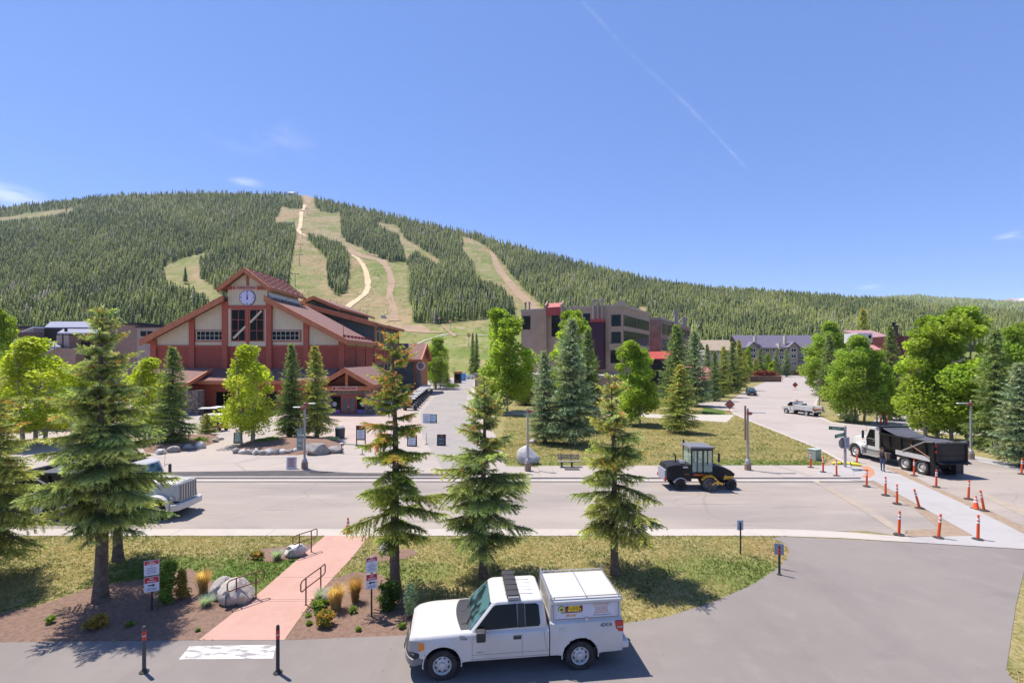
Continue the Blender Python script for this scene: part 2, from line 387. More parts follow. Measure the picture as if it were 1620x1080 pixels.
M_pink = layered('pink_concrete', (0.52, 0.315, 0.255), [
    ((0.47, 0.275, 0.22), 0.9, 0.42, 0.62, 0.6), ((0.56, 0.36, 0.30), 3, 0.5, 0.7, 0.5), ((0.43, 0.26, 0.21), 12, 0.55, 0.75, 0.3)], rough=0.95, bump=0.15, bscale=70)
M_mulch = layered('wood_mulch', (0.27, 0.17, 0.125), [
    ((0.16, 0.098, 0.072), 6, 0.42, 0.62, 0.7), ((0.38, 0.26, 0.195), 28, 0.5, 0.7, 0.7), ((0.085, 0.055, 0.04), 40, 0.55, 0.75, 0.6)], rough=1.0, bump=1.0, bscale=45)
M_dirt = layered('graded_dirt', (0.36, 0.265, 0.185), [
    ((0.26, 0.19, 0.135), 2.5, 0.42, 0.62, 0.7), ((0.42, 0.33, 0.25), 9, 0.5, 0.7, 0.6)], rough=1.0, bump=0.7, bscale=30)
M_patch = layered('dark_patch_asphalt', (0.085, 0.078, 0.08), [((0.12, 0.11, 0.11), 1.2, 0.42, 0.65, 0.8), ((0.15, 0.135, 0.13), 20, 0.5, 0.75, 0.5)], rough=0.95, bump=0.4, bscale=50)
M_paint = layered('worn_white_paint', (0.72, 0.71, 0.68), [((0.25, 0.23, 0.225), 7, 0.46, 0.60, 0.9, (0.35, 1, 1)), ((0.30, 0.27, 0.26), 2, 0.5, 0.62, 0.6), ((0.5, 0.48, 0.46), 30, 0.5, 0.75, 0.6)], rough=0.9, bump=0.2, bscale=60)

b = MB(); b.quad((-9000, -60, -0.004), (9000, -60, -0.004), (9000, 10000, -0.004), (-9000, 10000, -0.004))
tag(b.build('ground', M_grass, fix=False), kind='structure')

M_stripe = layered('dusty_trench', (0.42, 0.34, 0.265), [((0.36, 0.29, 0.235), 1.5, 0.42, 0.62, 0.8), ((0.345, 0.30, 0.265), 0.7, 0.5, 0.6, 0.9)], rough=1.0, bump=0.3)
# near parking apron, right up to the foot of the building the camera stands on
park = [(-60, 4.0), (-60, 14.6), *[G(*p)[:2] for p in [(-60, 1017), (0, 1016), (316, 1012.5), (450, 1012.5), (560, 1008), (660, 1004), (985, 986), (1060, 974), (1130, 951), (1190, 925),
        (1228, 900), (1244, 884), (1249, 871), (1242, 860), (1222, 851), (1236, 848.5), (1430, 857.5), (1620, 869), (1622, 896), (1607, 958), (1592, 1060)]], (10.5, 8), (10.5, 4.0)]
sheet('parking_lot', park, 0.010, M_park, px=False)
# main road, gutters and kerbs
XL, XR = -110, 160
road = [(XL, 23.6), (17.2, 23.6), *[G(*p)[:2] for p in [(1440, 850), (1620, 863), (1900, 884)]], (120, 22), (120, 34), *[G(*p)[:2] for p in [(1750, 775), (1625, 745), (1523, 722), (1450, 690), (1410, 742)]], (24.5, 33.2), (XL, 33.2)]
sheet('main_road', road, 0.006, M_road, px=False)
sheet('gutter', [(XL, 22.98), (XL, 23.9), (13.4, 23.88), *[G(*p)[:2] for p in [(1330, 841), (1440, 849.5), (1440, 857.5), (1330, 851), (1240, 848)]], (10, 22.98)], 0.016, M_conc, px=False)
side = [(1345, 738), (1290, 708), (1240, 688), (1190, 668), (1160, 655), (1150, 646), (1158, 631), (1180, 618), (1205, 606), (1230, 598.5), (1240, 594), (1277, 594), (1296, 605), (1298, 620), (1292, 640),
        (1298, 659), (1318, 668), (1380, 673), (1440, 689), (1523, 722), (1470, 775), (1410, 742)]
sheet('side_street', side, 0.014, M_street)
sheet('driveway', [(1372, 674), (1398, 652), (1420, 642), (1560, 655), (1600, 690), (1520, 688), (1440, 682)], 0.018, M_plaza)
sheet('driveway', [(1060, 640), (1090, 634), (1120, 637), (1156, 633), (1152, 650), (1110, 643)], 0.018, M_plaza)
sheet('side_pavement', [(1523, 724), (1530, 718.5), (1625, 738), (1660, 745), (1660, 756), (1620, 746)], 0.022, M_newconc)
sheet('side_gutter', [(1345, 738), (1290, 708), (1240, 688), (1190, 668), (1160, 655), (1150, 646), (1155, 645), (1166, 655), (1196, 668), (1246, 688), (1296, 708), (1353, 738)], 0.022, M_conc)
sheet('side_gutter', [(1296, 605), (1298, 620), (1292, 640), (1298, 659), (1318, 668), (1380, 673), (1381, 675), (1316, 670), (1293, 660), (1288, 640), (1293, 620), (1291, 605)], 0.022, M_conc)
# diagonal crossing of new concrete, corner pad and far pavement
sheet('crossing', [(1379, 759), (1449, 797), (1511, 832), (1540, 848), (1438, 850), (1440, 858), (1620, 869), (1800, 880), (1700, 868), (1620, 845), (1537, 803), (1459, 767), (1407, 743.5), (1375, 736)], 0.030, M_newconc)
sheet('dirt_edge', [(1372, 760), (1379, 759), (1449, 797), (1511, 832), (1540, 848), (1500, 846), (1440, 800)], 0.018, M_dirt)
sheet('dirt_edge', [(1400, 738), (1407, 743.5), (1459, 767), (1537, 803), (1620, 845), (1700, 868), (1700, 860), (1625, 835), (1540, 796), (1470, 766), (1425, 742)], 0.020, M_dirt)
sheet('road_patch', [(1438, 849), (1540, 848), (1520, 836), (1430, 838)], 0.020, M_dirt)
sheet('road_stripe', [(1286, 761), (1294, 761), (1370, 800), (1436, 843), (1424, 846), (1356, 802)], 0.020, M_stripe)
sheet('road_stripe', [(1545, 780), (1556, 779), (1620, 806), (1700, 838), (1690, 845), (1610, 812)], 0.016, M_stripe)
sheet('far_gutter', [(XL, 33.15), (24.3, 33.15), (24.3, 33.75), (XL, 33.75)], 0.018, M_conc, px=False)
sheet('far_gutter_gap', [(XL, 32.92), (24.3, 32.92), (24.3, 33.15), (XL, 33.15)], 0.014, M_patch, px=False)
b = MB(); b.box(XL, 24.2, 33.75, 33.95, -0.1, 0.15); tag(b.build('far_kerb', M_conc, bevel=0.03), kind='structure')
walk = [(2.0, 33.95), (24.2, 33.95), (24.2, 37.6), (20, 37.6), (2.0, 37.4)]
b = MB(); b.prism(walk, 'Z', -0.05, 0.12); tag(b.build('far_pavement', M_plaza), kind='structure')
sheet('corner_pad', [(1292, 753), (1298, 739), (1374, 735.5), (1400, 742), (1384, 760), (1372, 762)], 0.034, M_newconc)
pad = [G(*p)[:2] for p in [(1292, 753), (1298, 739), (1345, 737), (1352, 754)]]
b = MB(); b.prism(pad, 'Z', -0.04, 0.126); tag(b.build('corner_pad', M_newconc), kind='structure')
sheet('ramp_inlay', [(1362, 738), (1374, 737), (1383, 744), (1384, 751), (1376, 756), (1362, 756), (1370, 748)], 0.038, mat('red_ramp', (0.45, 0.22, 0.13), 0.9, c2=(0.38, 0.18, 0.11), scale=3))
sheet('dark_dirt', [(1300, 737.5), (1318, 725), (1362, 727), (1372, 735.5), (1340, 738)], 0.012, M_dirt)
# plaza before the lodge and the lane beside it
plz = [(XL, 33.95), (2.0, 33.95), (2.0, 37.4), *[G(*p)[:2] for p in [(800, 737), (792, 700), (770, 668), (748, 640), (745, 622), (752, 609), (758, 600), (758, 597), (690, 597), (640, 597)]], (-30, 110), (-62, 110), (XL, 90)]
sheet('plaza', plz, 0.008, M_plaza, px=False)
sheet('plaza_patch', [(430, 645), (640, 640), (690, 690), (560, 700), (440, 690)], 0.012, layered('pale_pink_paving', (0.47, 0.37, 0.325), [((0.41, 0.32, 0.28), 0.3, 0.42, 0.62, 0.7), ((0.52, 0.41, 0.36), 1.1, 0.5, 0.7, 0.5)]))
sheet('plaza_lane', [(700, 740), (760, 739), (758, 690), (735, 650), (740, 622), (752, 600), (720, 599), (690, 625), (665, 655), (668, 690)], 0.016, layered('lane_asphalt', (0.35, 0.315, 0.29), [((0.30, 0.27, 0.25), 0.2, 0.42, 0.62, 0.7), ((0.40, 0.36, 0.33), 0.8, 0.5, 0.75, 0.5)], cracks=((0.2, 0.18, 0.17), 0.1, 0.012, 0.5)))
sheet('patched_strip', [(160, 753), (190, 747.5), (480, 744), (560, 748), (730, 749), (730, 753.2)], 0.020, M_patch)
sheet('lane_edge', [(758, 600), (752, 609), (745, 622), (748, 640), (756, 640), (753, 622), (760, 609), (765, 600)], 0.022, M_conc)
sheet('park_path', [(770, 661), (800, 656), (900, 657), (1040, 661), (1150, 668), (1162, 656), (1120, 656), (1040, 655), (900, 651), (800, 650)], 0.014, M_conc)
sheet('green_strip', [(1112, 655), (1150, 660), (1143, 643), (1112, 642)], 0.012, M_green)
sheet('green_strip', [(1080, 633), (1140, 630), (1170, 617), (1168, 612), (1120, 622)], 0.012, M_green)
# beds, path and watered grass at the front
sheet('mulch_bed', [(-80, 1017), (0, 1016), (316, 1012), (405, 941), (370, 925), (335, 918), (300, 899), (240, 914), (150, 926), (60, 958), (-80, 985)], 0.006, M_mulch)
sheet('mulch_bed', [(452, 1012), (497, 948), (520, 918), (560, 904), (600, 908), (640, 934), (668, 968), (664, 1004), (560, 1008)], 0.006, M_mulch)
sheet('mulch_bed', [(390, 878), (415, 868), (450, 864), (504, 858), (482, 880), (430, 889), (400, 886)], 0.006, M_mulch)
sheet('mulch_bed', [(585, 880), (600, 871), (650, 868), (662, 874), (640, 884), (600, 888)], 0.006, M_mulch)
sheet('pink_path', [(314, 1012.3), (412, 936), (515, 846.5), (585, 846.5), (558, 881), (495, 948), (450, 1012.3)], 0.014, M_pink)
b = MB()
for (p, q) in [((412, 936), (495, 948)), ((395, 950), (493, 951)), ((455, 898), (528, 913))]:
    a, c = G(*p), G(*q); b.bar((a.x, c.y, 0.0162), (c.x, c.y, 0.0162), 0.02, 0.003)
tag(b.build('path_joint', mat('joint', (0.32, 0.19, 0.15), 0.95)), kind='structure')
sheet('painted_box', [(300, 1022), (437, 1020), (432, 1041.5), (283, 1043)], 0.014, M_paint)
for (px, py) in [(505, 747), (905, 742)]:
    p = G(px, py, 0.13 if px > 800 else 0.02); b = MB(); b.cbox((p.x, p.y, p.z + 0.012), (1.1, 0.55, 0.02)); tag(b.build('utility_cover', mat('iron', (0.09, 0.085, 0.08), 0.7, 0.5, bump=0.5, bscale=60)), kind='structure')
b = MB()
for i in range(7):
    x = -30 + i * 4.6; b.box(x, x + 0.03, 22.99, 23.88, 0.0165, 0.018)
for i in range(11):
    x = 3.0 + i * 2.0; b.box(x, x + 0.03, 33.97, 37.4, 0.1205, 0.122)
tag(b.build('pavement_joint', mat('conc_joint', (0.25, 0.22, 0.2), 0.95)), kind='structure')

# ------------------------------------------------------------------ the mountain
CREST = [(-900, 383), (-400, 353), (-150, 337), (0, 329), (100, 318), (180, 309), (250, 307), (320, 305), (400, 306), (440, 308), (480, 309), (500, 314), (560, 328), (620, 342), (700, 361), (750, 371), (800, 387), (850, 400), (900, 413), (950, 427), (1000, 439),
         (1050, 450), (1100, 457), (1150, 462), (1200, 465), (1300, 473), (1400, 481), (1500, 491), (1620, 504), (1900, 524), (2600, 540)]
DC = [(-900, 1900), (0, 1600), (480, 1450), (750, 1250), (1000, 1050), (1200, 950), (1620, 820), (2600, 800)]
def lerp(tab, x): return float(np.interp(x, [a for a, _ in tab], [q for _, q in tab]))
YB = 592.0
def hill(px, y):
    """ground of the mountain seen in column px at row y (first crest only)"""
    yc = lerp(CREST, px); t = max(0.0, (YB - y) / (YB - yc))
    d = 256 * (lerp(DC, px) / 256) ** t
    return Vector(((px - CX) * d / F, d, H + (HY - y) * d / F))
def inside(p, poly):
    x, y = p; c = False; j = len(poly) - 1
    for i in range(len(poly)):
        (a, b_), (u, v) = poly[i], poly[j]
        if (b_ > y) != (v > y) and x < (u - a) * (y - b_) / (v - b_) + a: c = not c
        j = i
    return c
OPEN = [
    [(463, 300), (496, 300), (498, 326), (505, 334), (520, 337), (538, 337), (540, 369), (546, 382), (568, 390), (587, 401), (603, 410), (620, 415), (642, 414), (647, 430), (649, 478), (655, 510), (689, 512), (723, 511), (741, 507), (767, 505), (800, 503), (830, 500), (870, 497), (880, 600),
     (440, 600), (448, 520), (456, 450), (460, 418), (468, 374), (466, 352), (434, 352), (440, 341), (445, 326), (460, 331), (478, 331), (478, 312)],
    [(722, 373), (747, 378), (773, 393), (793, 414), (807, 432), (830, 459), (860, 485), (872, 505), (820, 505), (813, 492), (812, 478), (793, 455), (770, 446), (753, 438), (748, 415), (733, 399), (732, 378)],
    [(588, 349), (627, 357), (640, 377), (673, 397), (700, 415), (690, 418), (657, 398), (643, 412), (630, 372), (600, 356)],
    [(257, 424), (293, 407), (313, 403), (340, 391), (336, 396), (322, 405), (316, 412), (318, 440), (333, 450), (353, 470), (362, 500), (340, 482), (300, 456), (263, 449)],
    [(-200, 378), (-60, 353), (7, 344), (60, 335.5), (117, 330), (117, 333), (67, 343), (10, 349), (-60, 362), (-200, 395)],
    [(1008, 486), (1022, 484), (1027, 498), (1011, 498)],
]
WOOD_IN = [[(488, 368), (500, 372), (538, 384), (550, 394), (553, 410), (551, 440), (548, 463), (533, 469), (520, 454), (516, 436), (518, 410), (500, 393), (488, 380)]]
def wooded(px, y):
    if y > 556: return False
    for q in WOOD_IN:
        if inside((px, y), q): return True
    return not any(inside((px, y), q) for q in OPEN)

cols_px = np.concatenate([np.arange(-900, -100, 40), np.arange(-100, 1760, 7), np.arange(1760, 2640, 40)])
NR = 110
hv, hc = [], []
rng = np.random.default_rng(5)
for px in cols_px:
    yc = lerp(CREST, px)
    for j in range(NR + 1):
        y = YB - (YB - yc) * j / NR
        p = hill(px, y); hv.append(p)
        if wooded(px, y): c = (0.07, 0.085, 0.034)
        elif y > 519: c = (0.17, 0.205, 0.05)
        elif y > 500 and 600 < px < 860: c = (0.30, 0.235, 0.12)
        elif y > 395: c = (0.215, 0.205, 0.085)
        else: c = (0.27, 0.22, 0.125)
        hc.append((*c, 0.15 if wooded(px, y) else 1.0))
    d = lerp(DC, px)
    for k, (dd, zz) in enumerate([(1.05, -6), (1.3, -60), (1.9, -200)]):
        p = hill(px, yc); hv.append(Vector((p.x * dd, p.y * dd, max(-5, p.z + zz)))); hc.append((0.05, 0.06, 0.03, 0.1))
W = NR + 4
hf = [(i * W + j, (i + 1) * W + j, (i + 1) * W + j + 1, i * W + j + 1) for i in range(len(cols_px) - 1) for j in range(W - 1)]
M_hill = bpy.data.materials.new('hillside'); M_hill.use_nodes = True
nt = M_hill.node_tree; N_, L_ = nt.nodes, nt.links; pb = N_['Principled BSDF']; pb.inputs['Roughness'].default_value = 1; pb.inputs['Specular IOR Level'].default_value = 0.1
at = N_.new('ShaderNodeAttribute'); at.attribute_name = 'leaf'; cur = at.outputs['Color']
co = N_.new('ShaderNodeTexCoord').outputs['Object']
for (c, sc, lo, hi, amt, st) in [((0.32, 0.21, 0.13), 0.012, 0.48, 0.62, 0.7, (1, 0.35, 1)), ((0.12, 0.165, 0.035), 0.025, 0.5, 0.62, 0.65, (1, 0.5, 1)), ((0.34, 0.27, 0.16), 0.09, 0.52, 0.66, 0.6, (1, 0.4, 1)), ((0.085, 0.105, 0.03), 0.2, 0.55, 0.66, 0.6, (1, 0.5, 1))]:
    mp = N_.new('ShaderNodeMapping'); mp.inputs['Scale'].default_value = st; mp.inputs['Location'].default_value = (sc * 900, 31, 7); L_.new(co, mp.inputs[0])
    n = N_.new('ShaderNodeTexNoise'); n.inputs['Scale'].default_value = sc; n.inputs['Detail'].default_value = 6; L_.new(mp.outputs[0], n.inputs['Vector'])
    mr = N_.new('ShaderNodeMapRange'); mr.inputs[1].default_value = lo; mr.inputs[2].default_value = hi; mr.inputs[4].default_value = amt; L_.new(n.outputs[0], mr.inputs[0])
    al = N_.new('ShaderNodeMath'); al.operation = 'MULTIPLY'; L_.new(mr.outputs[0], al.inputs[0]); L_.new(at.outputs['Alpha'], al.inputs[1])
    mx = N_.new('ShaderNodeMixRGB'); L_.new(al.outputs[0], mx.inputs[0]); L_.new(cur, mx.inputs[1]); mx.inputs[2].default_value = (*c, 1); cur = mx.outputs[0]
L_.new(cur, pb.inputs['Base Color'])
tag(np_mesh('mountain', np.array([tuple(p) for p in hv]), np.array(hf), M_hill, cols=np.array(hc), quads=True, smooth=True), kind='structure')

def track(name, pts, m, lift=0.7):
    """a trail draped over the mountain: (column, row, half width in columns)"""
    b = MB(); fine = []
    for (a, c) in zip(pts[:-1], pts[1:]):
        for k in range(6): fine.append(tuple(a[i] + (c[i] - a[i]) * k / 6 for i in range(3)))
    fine.append(pts[-1]); vs = []; rd = random.Random(len(pts))
    for (x, y, w) in fine:
        w *= rd.uniform(0.85, 1.15)
        for s in (-1, -0.33, 0.33, 1):
            p = hill(x + s * w, y); vs.append((p.x, p.y, p.z + lift))
    b._add(vs, [(i * 4 + s, i * 4 + s + 1, i * 4 + s + 5, i * 4 + s + 4) for i in range(len(fine) - 1) for s in range(3)])
    o = b.build(name, m, fix=False)
    bm = bmesh.new(); bm.from_mesh(o.data)
    for f in bm.faces:
        if f.normal.z < 0: f.normal_flip()
    bm.to_mesh(o.data); bm.free()
    tag(o, kind='structure')
M_straw = mat('straw_matting', (0.56, 0.44, 0.27), 0.95, c2=(0.48, 0.36, 0.21), scale=0.05, bump=0.2, bscale=0.5)
M_scar = mat('bare_soil', (0.35, 0.235, 0.15), 1.0, c2=(0.27, 0.19, 0.115), scale=0.06, detail=8)
track('straw_trail', [(483, 324, 3), (480, 329, 3), (479, 333, 2.5)], M_straw)
track('straw_trail', [(477, 335, 3), (476, 348, 3), (475, 358, 3), (472, 365, 3.5), (476, 370, 3), (487, 375, 1.5)], M_straw)
track('straw_trail', [(556, 403, 2), (566, 409, 3), (574, 419, 3.5), (579, 430, 4), (582, 445, 4.5), (582, 456, 4.5), (578, 465, 5), (568, 473, 5), (556, 481, 6), (546, 490, 6)], M_straw)
track('soil_trail', [(551, 394, 4), (562, 401, 9), (585, 408, 12), (603, 412, 8), (611, 421, 5), (617, 433, 5), (620, 448, 6), (617, 460, 5), (616, 470, 5), (621, 482, 5.5), (624, 500, 7), (624, 508, 9)], M_scar, 0.5)
track('soil_trail', [(576, 402, 5), (595, 403, 12), (612, 408, 8), (620, 410, 3)], M_scar, 0.9)
track('soil_trail', [(778, 395, 4), (781, 405, 4), (784, 415, 5), (790, 428, 6), (800, 440, 6), (812, 455, 7), (828, 472, 8), (846, 488, 9), (856, 497, 9)], M_scar, 0.5)
track('soil_trail', [(484, 309, 4), (487, 315, 6), (488, 322, 4)], M_scar, 0.4)
track('soil_trail', [(640, 514, 25), (660, 524, 22), (690, 527, 16), (714, 527, 6), (722, 530, 3)], M_scar, 0.35)
track('soil_trail', [(700, 516, 2), (708, 522, 3), (714, 528, 3), (720, 533, 3)], M_scar, 0.5)
track('gravel_path', [(640, 560, 3), (654, 547, 2.4), (672, 539, 2.2), (692, 532.5, 2.5), (706, 529.6, 5), (722, 528.8, 6), (745, 529.5, 6), (770, 531.5, 6)], M_conc, 0.4)

# far ridge and the distant snowy peak
def ridge(name, crest, d0, d1, m, drop=0.8):
    b = MB(); px = np.arange(crest[0][0], crest[-1][0] + 1, 10); vs = []
    for x in px:
        y = lerp(crest, x) + 0.5 * math.sin(x * 0.31) * math.sin(x * 0.057)
        z = WZ(y, d1)
        for t in np.linspace(0, 1, 12):
            d = d0 + (d1 - d0) * t; vs.append((WX(x, d), d, z * (t ** drop) - 4 * (1 - t)))
        vs.append((WX(x, d1 * 1.3), d1 * 1.3, -10))
    b._add(vs, [(i * 13 + j, (i + 1) * 13 + j, (i + 1) * 13 + j + 1, i * 13 + j + 1) for i in range(len(px) - 1) for j in range(12)])
    return tag(b.build(name, m, smooth=180, fix=False), kind='structure')
RIDGE = [(1240, 480), (1340, 474), (1400, 470.5), (1450, 467), (1480, 471), (1510, 472.5), (1560, 475), (1620, 479), (1760, 490), (2100, 515), (2700, 540)]
ridge('far_ridge', RIDGE, 1200, 3200, mat('far_forest_floor', (0.05, 0.066, 0.035), 1.0, c2=(0.08, 0.09, 0.045), scale=0.012, detail=10))
PEAK = [(1560, 482), (1585, 474.5), (1600, 471.5), (1612, 472), (1630, 471), (1700, 462), (1800, 470), (1950, 478), (2300, 500)]
ridge('snowy_peak', PEAK, 5600, 7000, mat('snow_and_rock', (0.30, 0.20, 0.17), 1.0, c2=(0.75, 0.73, 0.74), scale=0.0038, detail=8, lo=0.52, hi=0.6))
# ------------------------------------------------------------------ trees
M_needle = foliage_mat('spruce_needles', 0.38, 0.55, 2.45)
M_leaf = foliage_mat('aspen_leaves', 0.52, 0.5, 1.9)
M_bark = mat('spruce_bark', (0.105, 0.068, 0.048), 0.95, c2=(0.19, 0.14, 0.105), scale=7, bump=0.8, bscale=18)
M_aspbark = mat('aspen_bark', (0.40, 0.37, 0.29), 0.9, c2=(0.22, 0.20, 0.15), scale=5, bump=0.4, bscale=14)

def rot_basis(d):
    """two unit vectors at right angles to each direction of d (n,3)"""
    up = np.where(np.abs(d[:, 2:3]) > 0.9, np.array([[1.0, 0, 0]]), np.array([[0, 0, 1.0]]))
    u = np.cross(d, up); u /= np.linalg.norm(u, axis=1, keepdims=True) + 1e-9
    return u, np.cross(u, d)

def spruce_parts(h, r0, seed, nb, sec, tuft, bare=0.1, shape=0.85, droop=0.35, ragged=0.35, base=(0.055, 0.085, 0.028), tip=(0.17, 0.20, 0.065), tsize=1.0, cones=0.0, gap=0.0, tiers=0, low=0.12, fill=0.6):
    """trunk mesh builder and the needle tufts of one spruce: whorls of drooping boughs, each with side twigs"""
    rg = np.random.default_rng(seed); rd = random.Random(seed)
    tb = MB()
    lean = (rd.uniform(-0.02, 0.02), rd.uniform(-0.02, 0.02))
    def axis(z): return np.array([lean[0] * z + 0.03 * math.sin(z * 0.9 + seed), lean[1] * z + 0.03 * math.cos(z * 0.7 + seed), z])
    rt = 0.018 * h + 0.02
    tb.tube([axis(z) for z in np.linspace(-0.1, h * 0.985, 14)], [rt * (1.35 if k == 0 else 1) * (1 - k / 13.3) ** 0.8 + 0.008 for k in range(14)], 9)
    P, D, S, C = [], [], [], []
    inner = int(nb * fill)
    for i in range(nb + inner):
        t = (i + rd.random()) / nb if i < nb else rd.random() * 0.93 - 0.04
        if tiers and i < nb: t = min(0.995, (math.floor(t * tiers) + 0.5 + rd.gauss(0, 0.36)) / tiers)
        t = max(t, 0.0)
        z = h * (bare + (1 - bare) * t)
        prof = r0 * ((1 - t) ** shape) * (1 if t > low else 0.55 + 0.45 * t / low)
        L = prof * (1 - ragged * rd.random()) + 0.12
        if rd.random() < gap: L *= rd.uniform(0.35, 0.7)
        if i >= nb: L = 0.12 + prof * rd.uniform(0.18, 0.5)
        az = i * 2.39996 + rd.uniform(-0.5, 0.5)
        rise = -0.10 + 0.75 * t ** 1.6 + rd.uniform(-0.12, 0.12)
        dr = droop * (1 - 0.75 * t)
        s = np.linspace(0, 1, 9)
        hx, hy = math.cos(az), math.sin(az); kink = rd.uniform(-0.15, 0.15)
        rad = s * L
        zz = rise * rad - dr * L * s ** 1.7 + 0.16 * L * np.clip(s - 0.6, 0, 1) ** 1.4
        o = axis(z)
        pts = np.stack([o[0] + hx * rad - hy * kink * L * s ** 2, o[1] + hy * rad + hx * kink * L * s ** 2, o[2] + zz], 1)
        if L > 0.35: tb.tube([tuple(p) for p in pts[::2]], [0.010 + 0.012 * L * (1 - q) for q in s[::2]], 4, cap=False)
        shade = rd.uniform(0.82, 1.18); warm = rd.random()
        n2 = max(3, int(L / sec))
        for k in range(n2 + 1):
            q = 0.12 + 0.88 * k / n2 + rd.uniform(-0.02, 0.02); q = min(q, 1.0)
            p0 = np.array([np.interp(q, s, pts[:, a]) for a in range(3)])
            q2 = min(1.0, q + 0.05); fw = np.array([np.interp(q2, s, pts[:, a]) - np.interp(q2 - 0.06, s, pts[:, a]) for a in range(3)]); fw /= np.linalg.norm(fw) + 1e-9
            sd = np.array([-fw[1], fw[0], 0]); sd /= np.linalg.norm(sd) + 1e-9
            for sg in (-1, 1):
                if k == n2:
                    if sg == 1: continue
                    dv = fw; l = 0.22 * min(1, L)
                else:
                    l = (0.42 * L * (1 - q) ** 0.65 * (0.35 + 0.65 * min(1, q * 3)) + 0.10) * rd.uniform(0.65, 1.15); l = min(l, 0.95)
                    dv = fw * rd.uniform(0.55, 0.95) + sd * sg + np.array([0, 0, rd.uniform(-0.55, 0.15)]); dv /= np.linalg.norm(dv)
                m = max(2, int(l / tuft)); e = np.linspace(0.08, 1, m)
                tp = p0 + dv * (e * l)[:, None]; tp[:, 2] -= 0.30 * l * e ** 2 * (1.2 - t)
                dd = np.repeat(dv[None], m, 0); dd[:, 2] -= 0.35 * e
                P.append(tp); D.append(dd); S.append(np.full(m, tsize * rd.uniform(0.85, 1.2)))
                f = np.clip(0.10 + 0.95 * (e * 0.55 + q * 0.45) ** 2.0, 0, 1)[:, None]  # tips pale with new growth; inner needles coloured darker for the crown's inner shade
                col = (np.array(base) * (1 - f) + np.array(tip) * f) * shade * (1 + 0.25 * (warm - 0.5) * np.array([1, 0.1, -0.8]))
                if cones and t > 0.45 and rd.random() < cones * (t + 0.2) and q > 0.4:
                    col = np.repeat(np.array([[0.30, 0.155, 0.045]]), m, 0) * rd.uniform(0.7, 1.15)
                C.append(col)
    # leader
    m = 10; e = np.linspace(0, 1, m); tp = np.stack([np.full(m, axis(h)[0]), np.full(m, axis(h)[1]), h * 0.95 + h * 0.05 * e], 1)
    P.append(tp); D.append(np.tile([0.0, 0, 1], (m, 1))); S.append(np.full(m, tsize)); C.append(np.tile(np.array(tip) * 0.9, (m, 1)))
    P, D, S, C = np.concatenate(P), np.concatenate(D), np.concatenate(S), np.concatenate(C)
    D /= np.linalg.norm(D, axis=1, keepdims=True) + 1e-9
    u, w = rot_basis(D); n = len(P); V, K = [], []
    for j in range(5):
        a = rg.random(n) * 6.283; out = u * np.cos(a)[:, None] + w * np.sin(a)[:, None]
        side = np.cross(D, out)
        fwd = 0.35 + 0.75 * rg.random(n); rad = 0.55 + 0.5 * rg.random(n)
        ln = (0.092 * S)[:, None]; tipv = P + (D * fwd[:, None] + out * rad[:, None]) * ln
        wd = (0.0145 * S * (0.8 + 0.5 * rg.random(n)))[:, None]
        b0 = P - D * ln * 0.35
        V.append(np.stack([b0 + side * wd, b0 - side * wd, tipv], 1)); K.append(C * (0.8 + 0.4 * rg.random((n, 1))))
    V = np.concatenate(V).reshape(-1, 3); K = np.repeat(np.concatenate(K), 3, 0)
    return tb, V, np.arange(len(V)).reshape(-1, 3), K

def spruce(name, label, loc, group=None, rz=0, cat='tree', **kw):
    t = thing(name, label, cat, loc, rz, group)
    tb, V, T, K = spruce_parts(**kw)
    tb.build('trunk', M_bark, t, smooth=60)
    np_mesh('crown', V, T, M_needle, t, K)
    return t

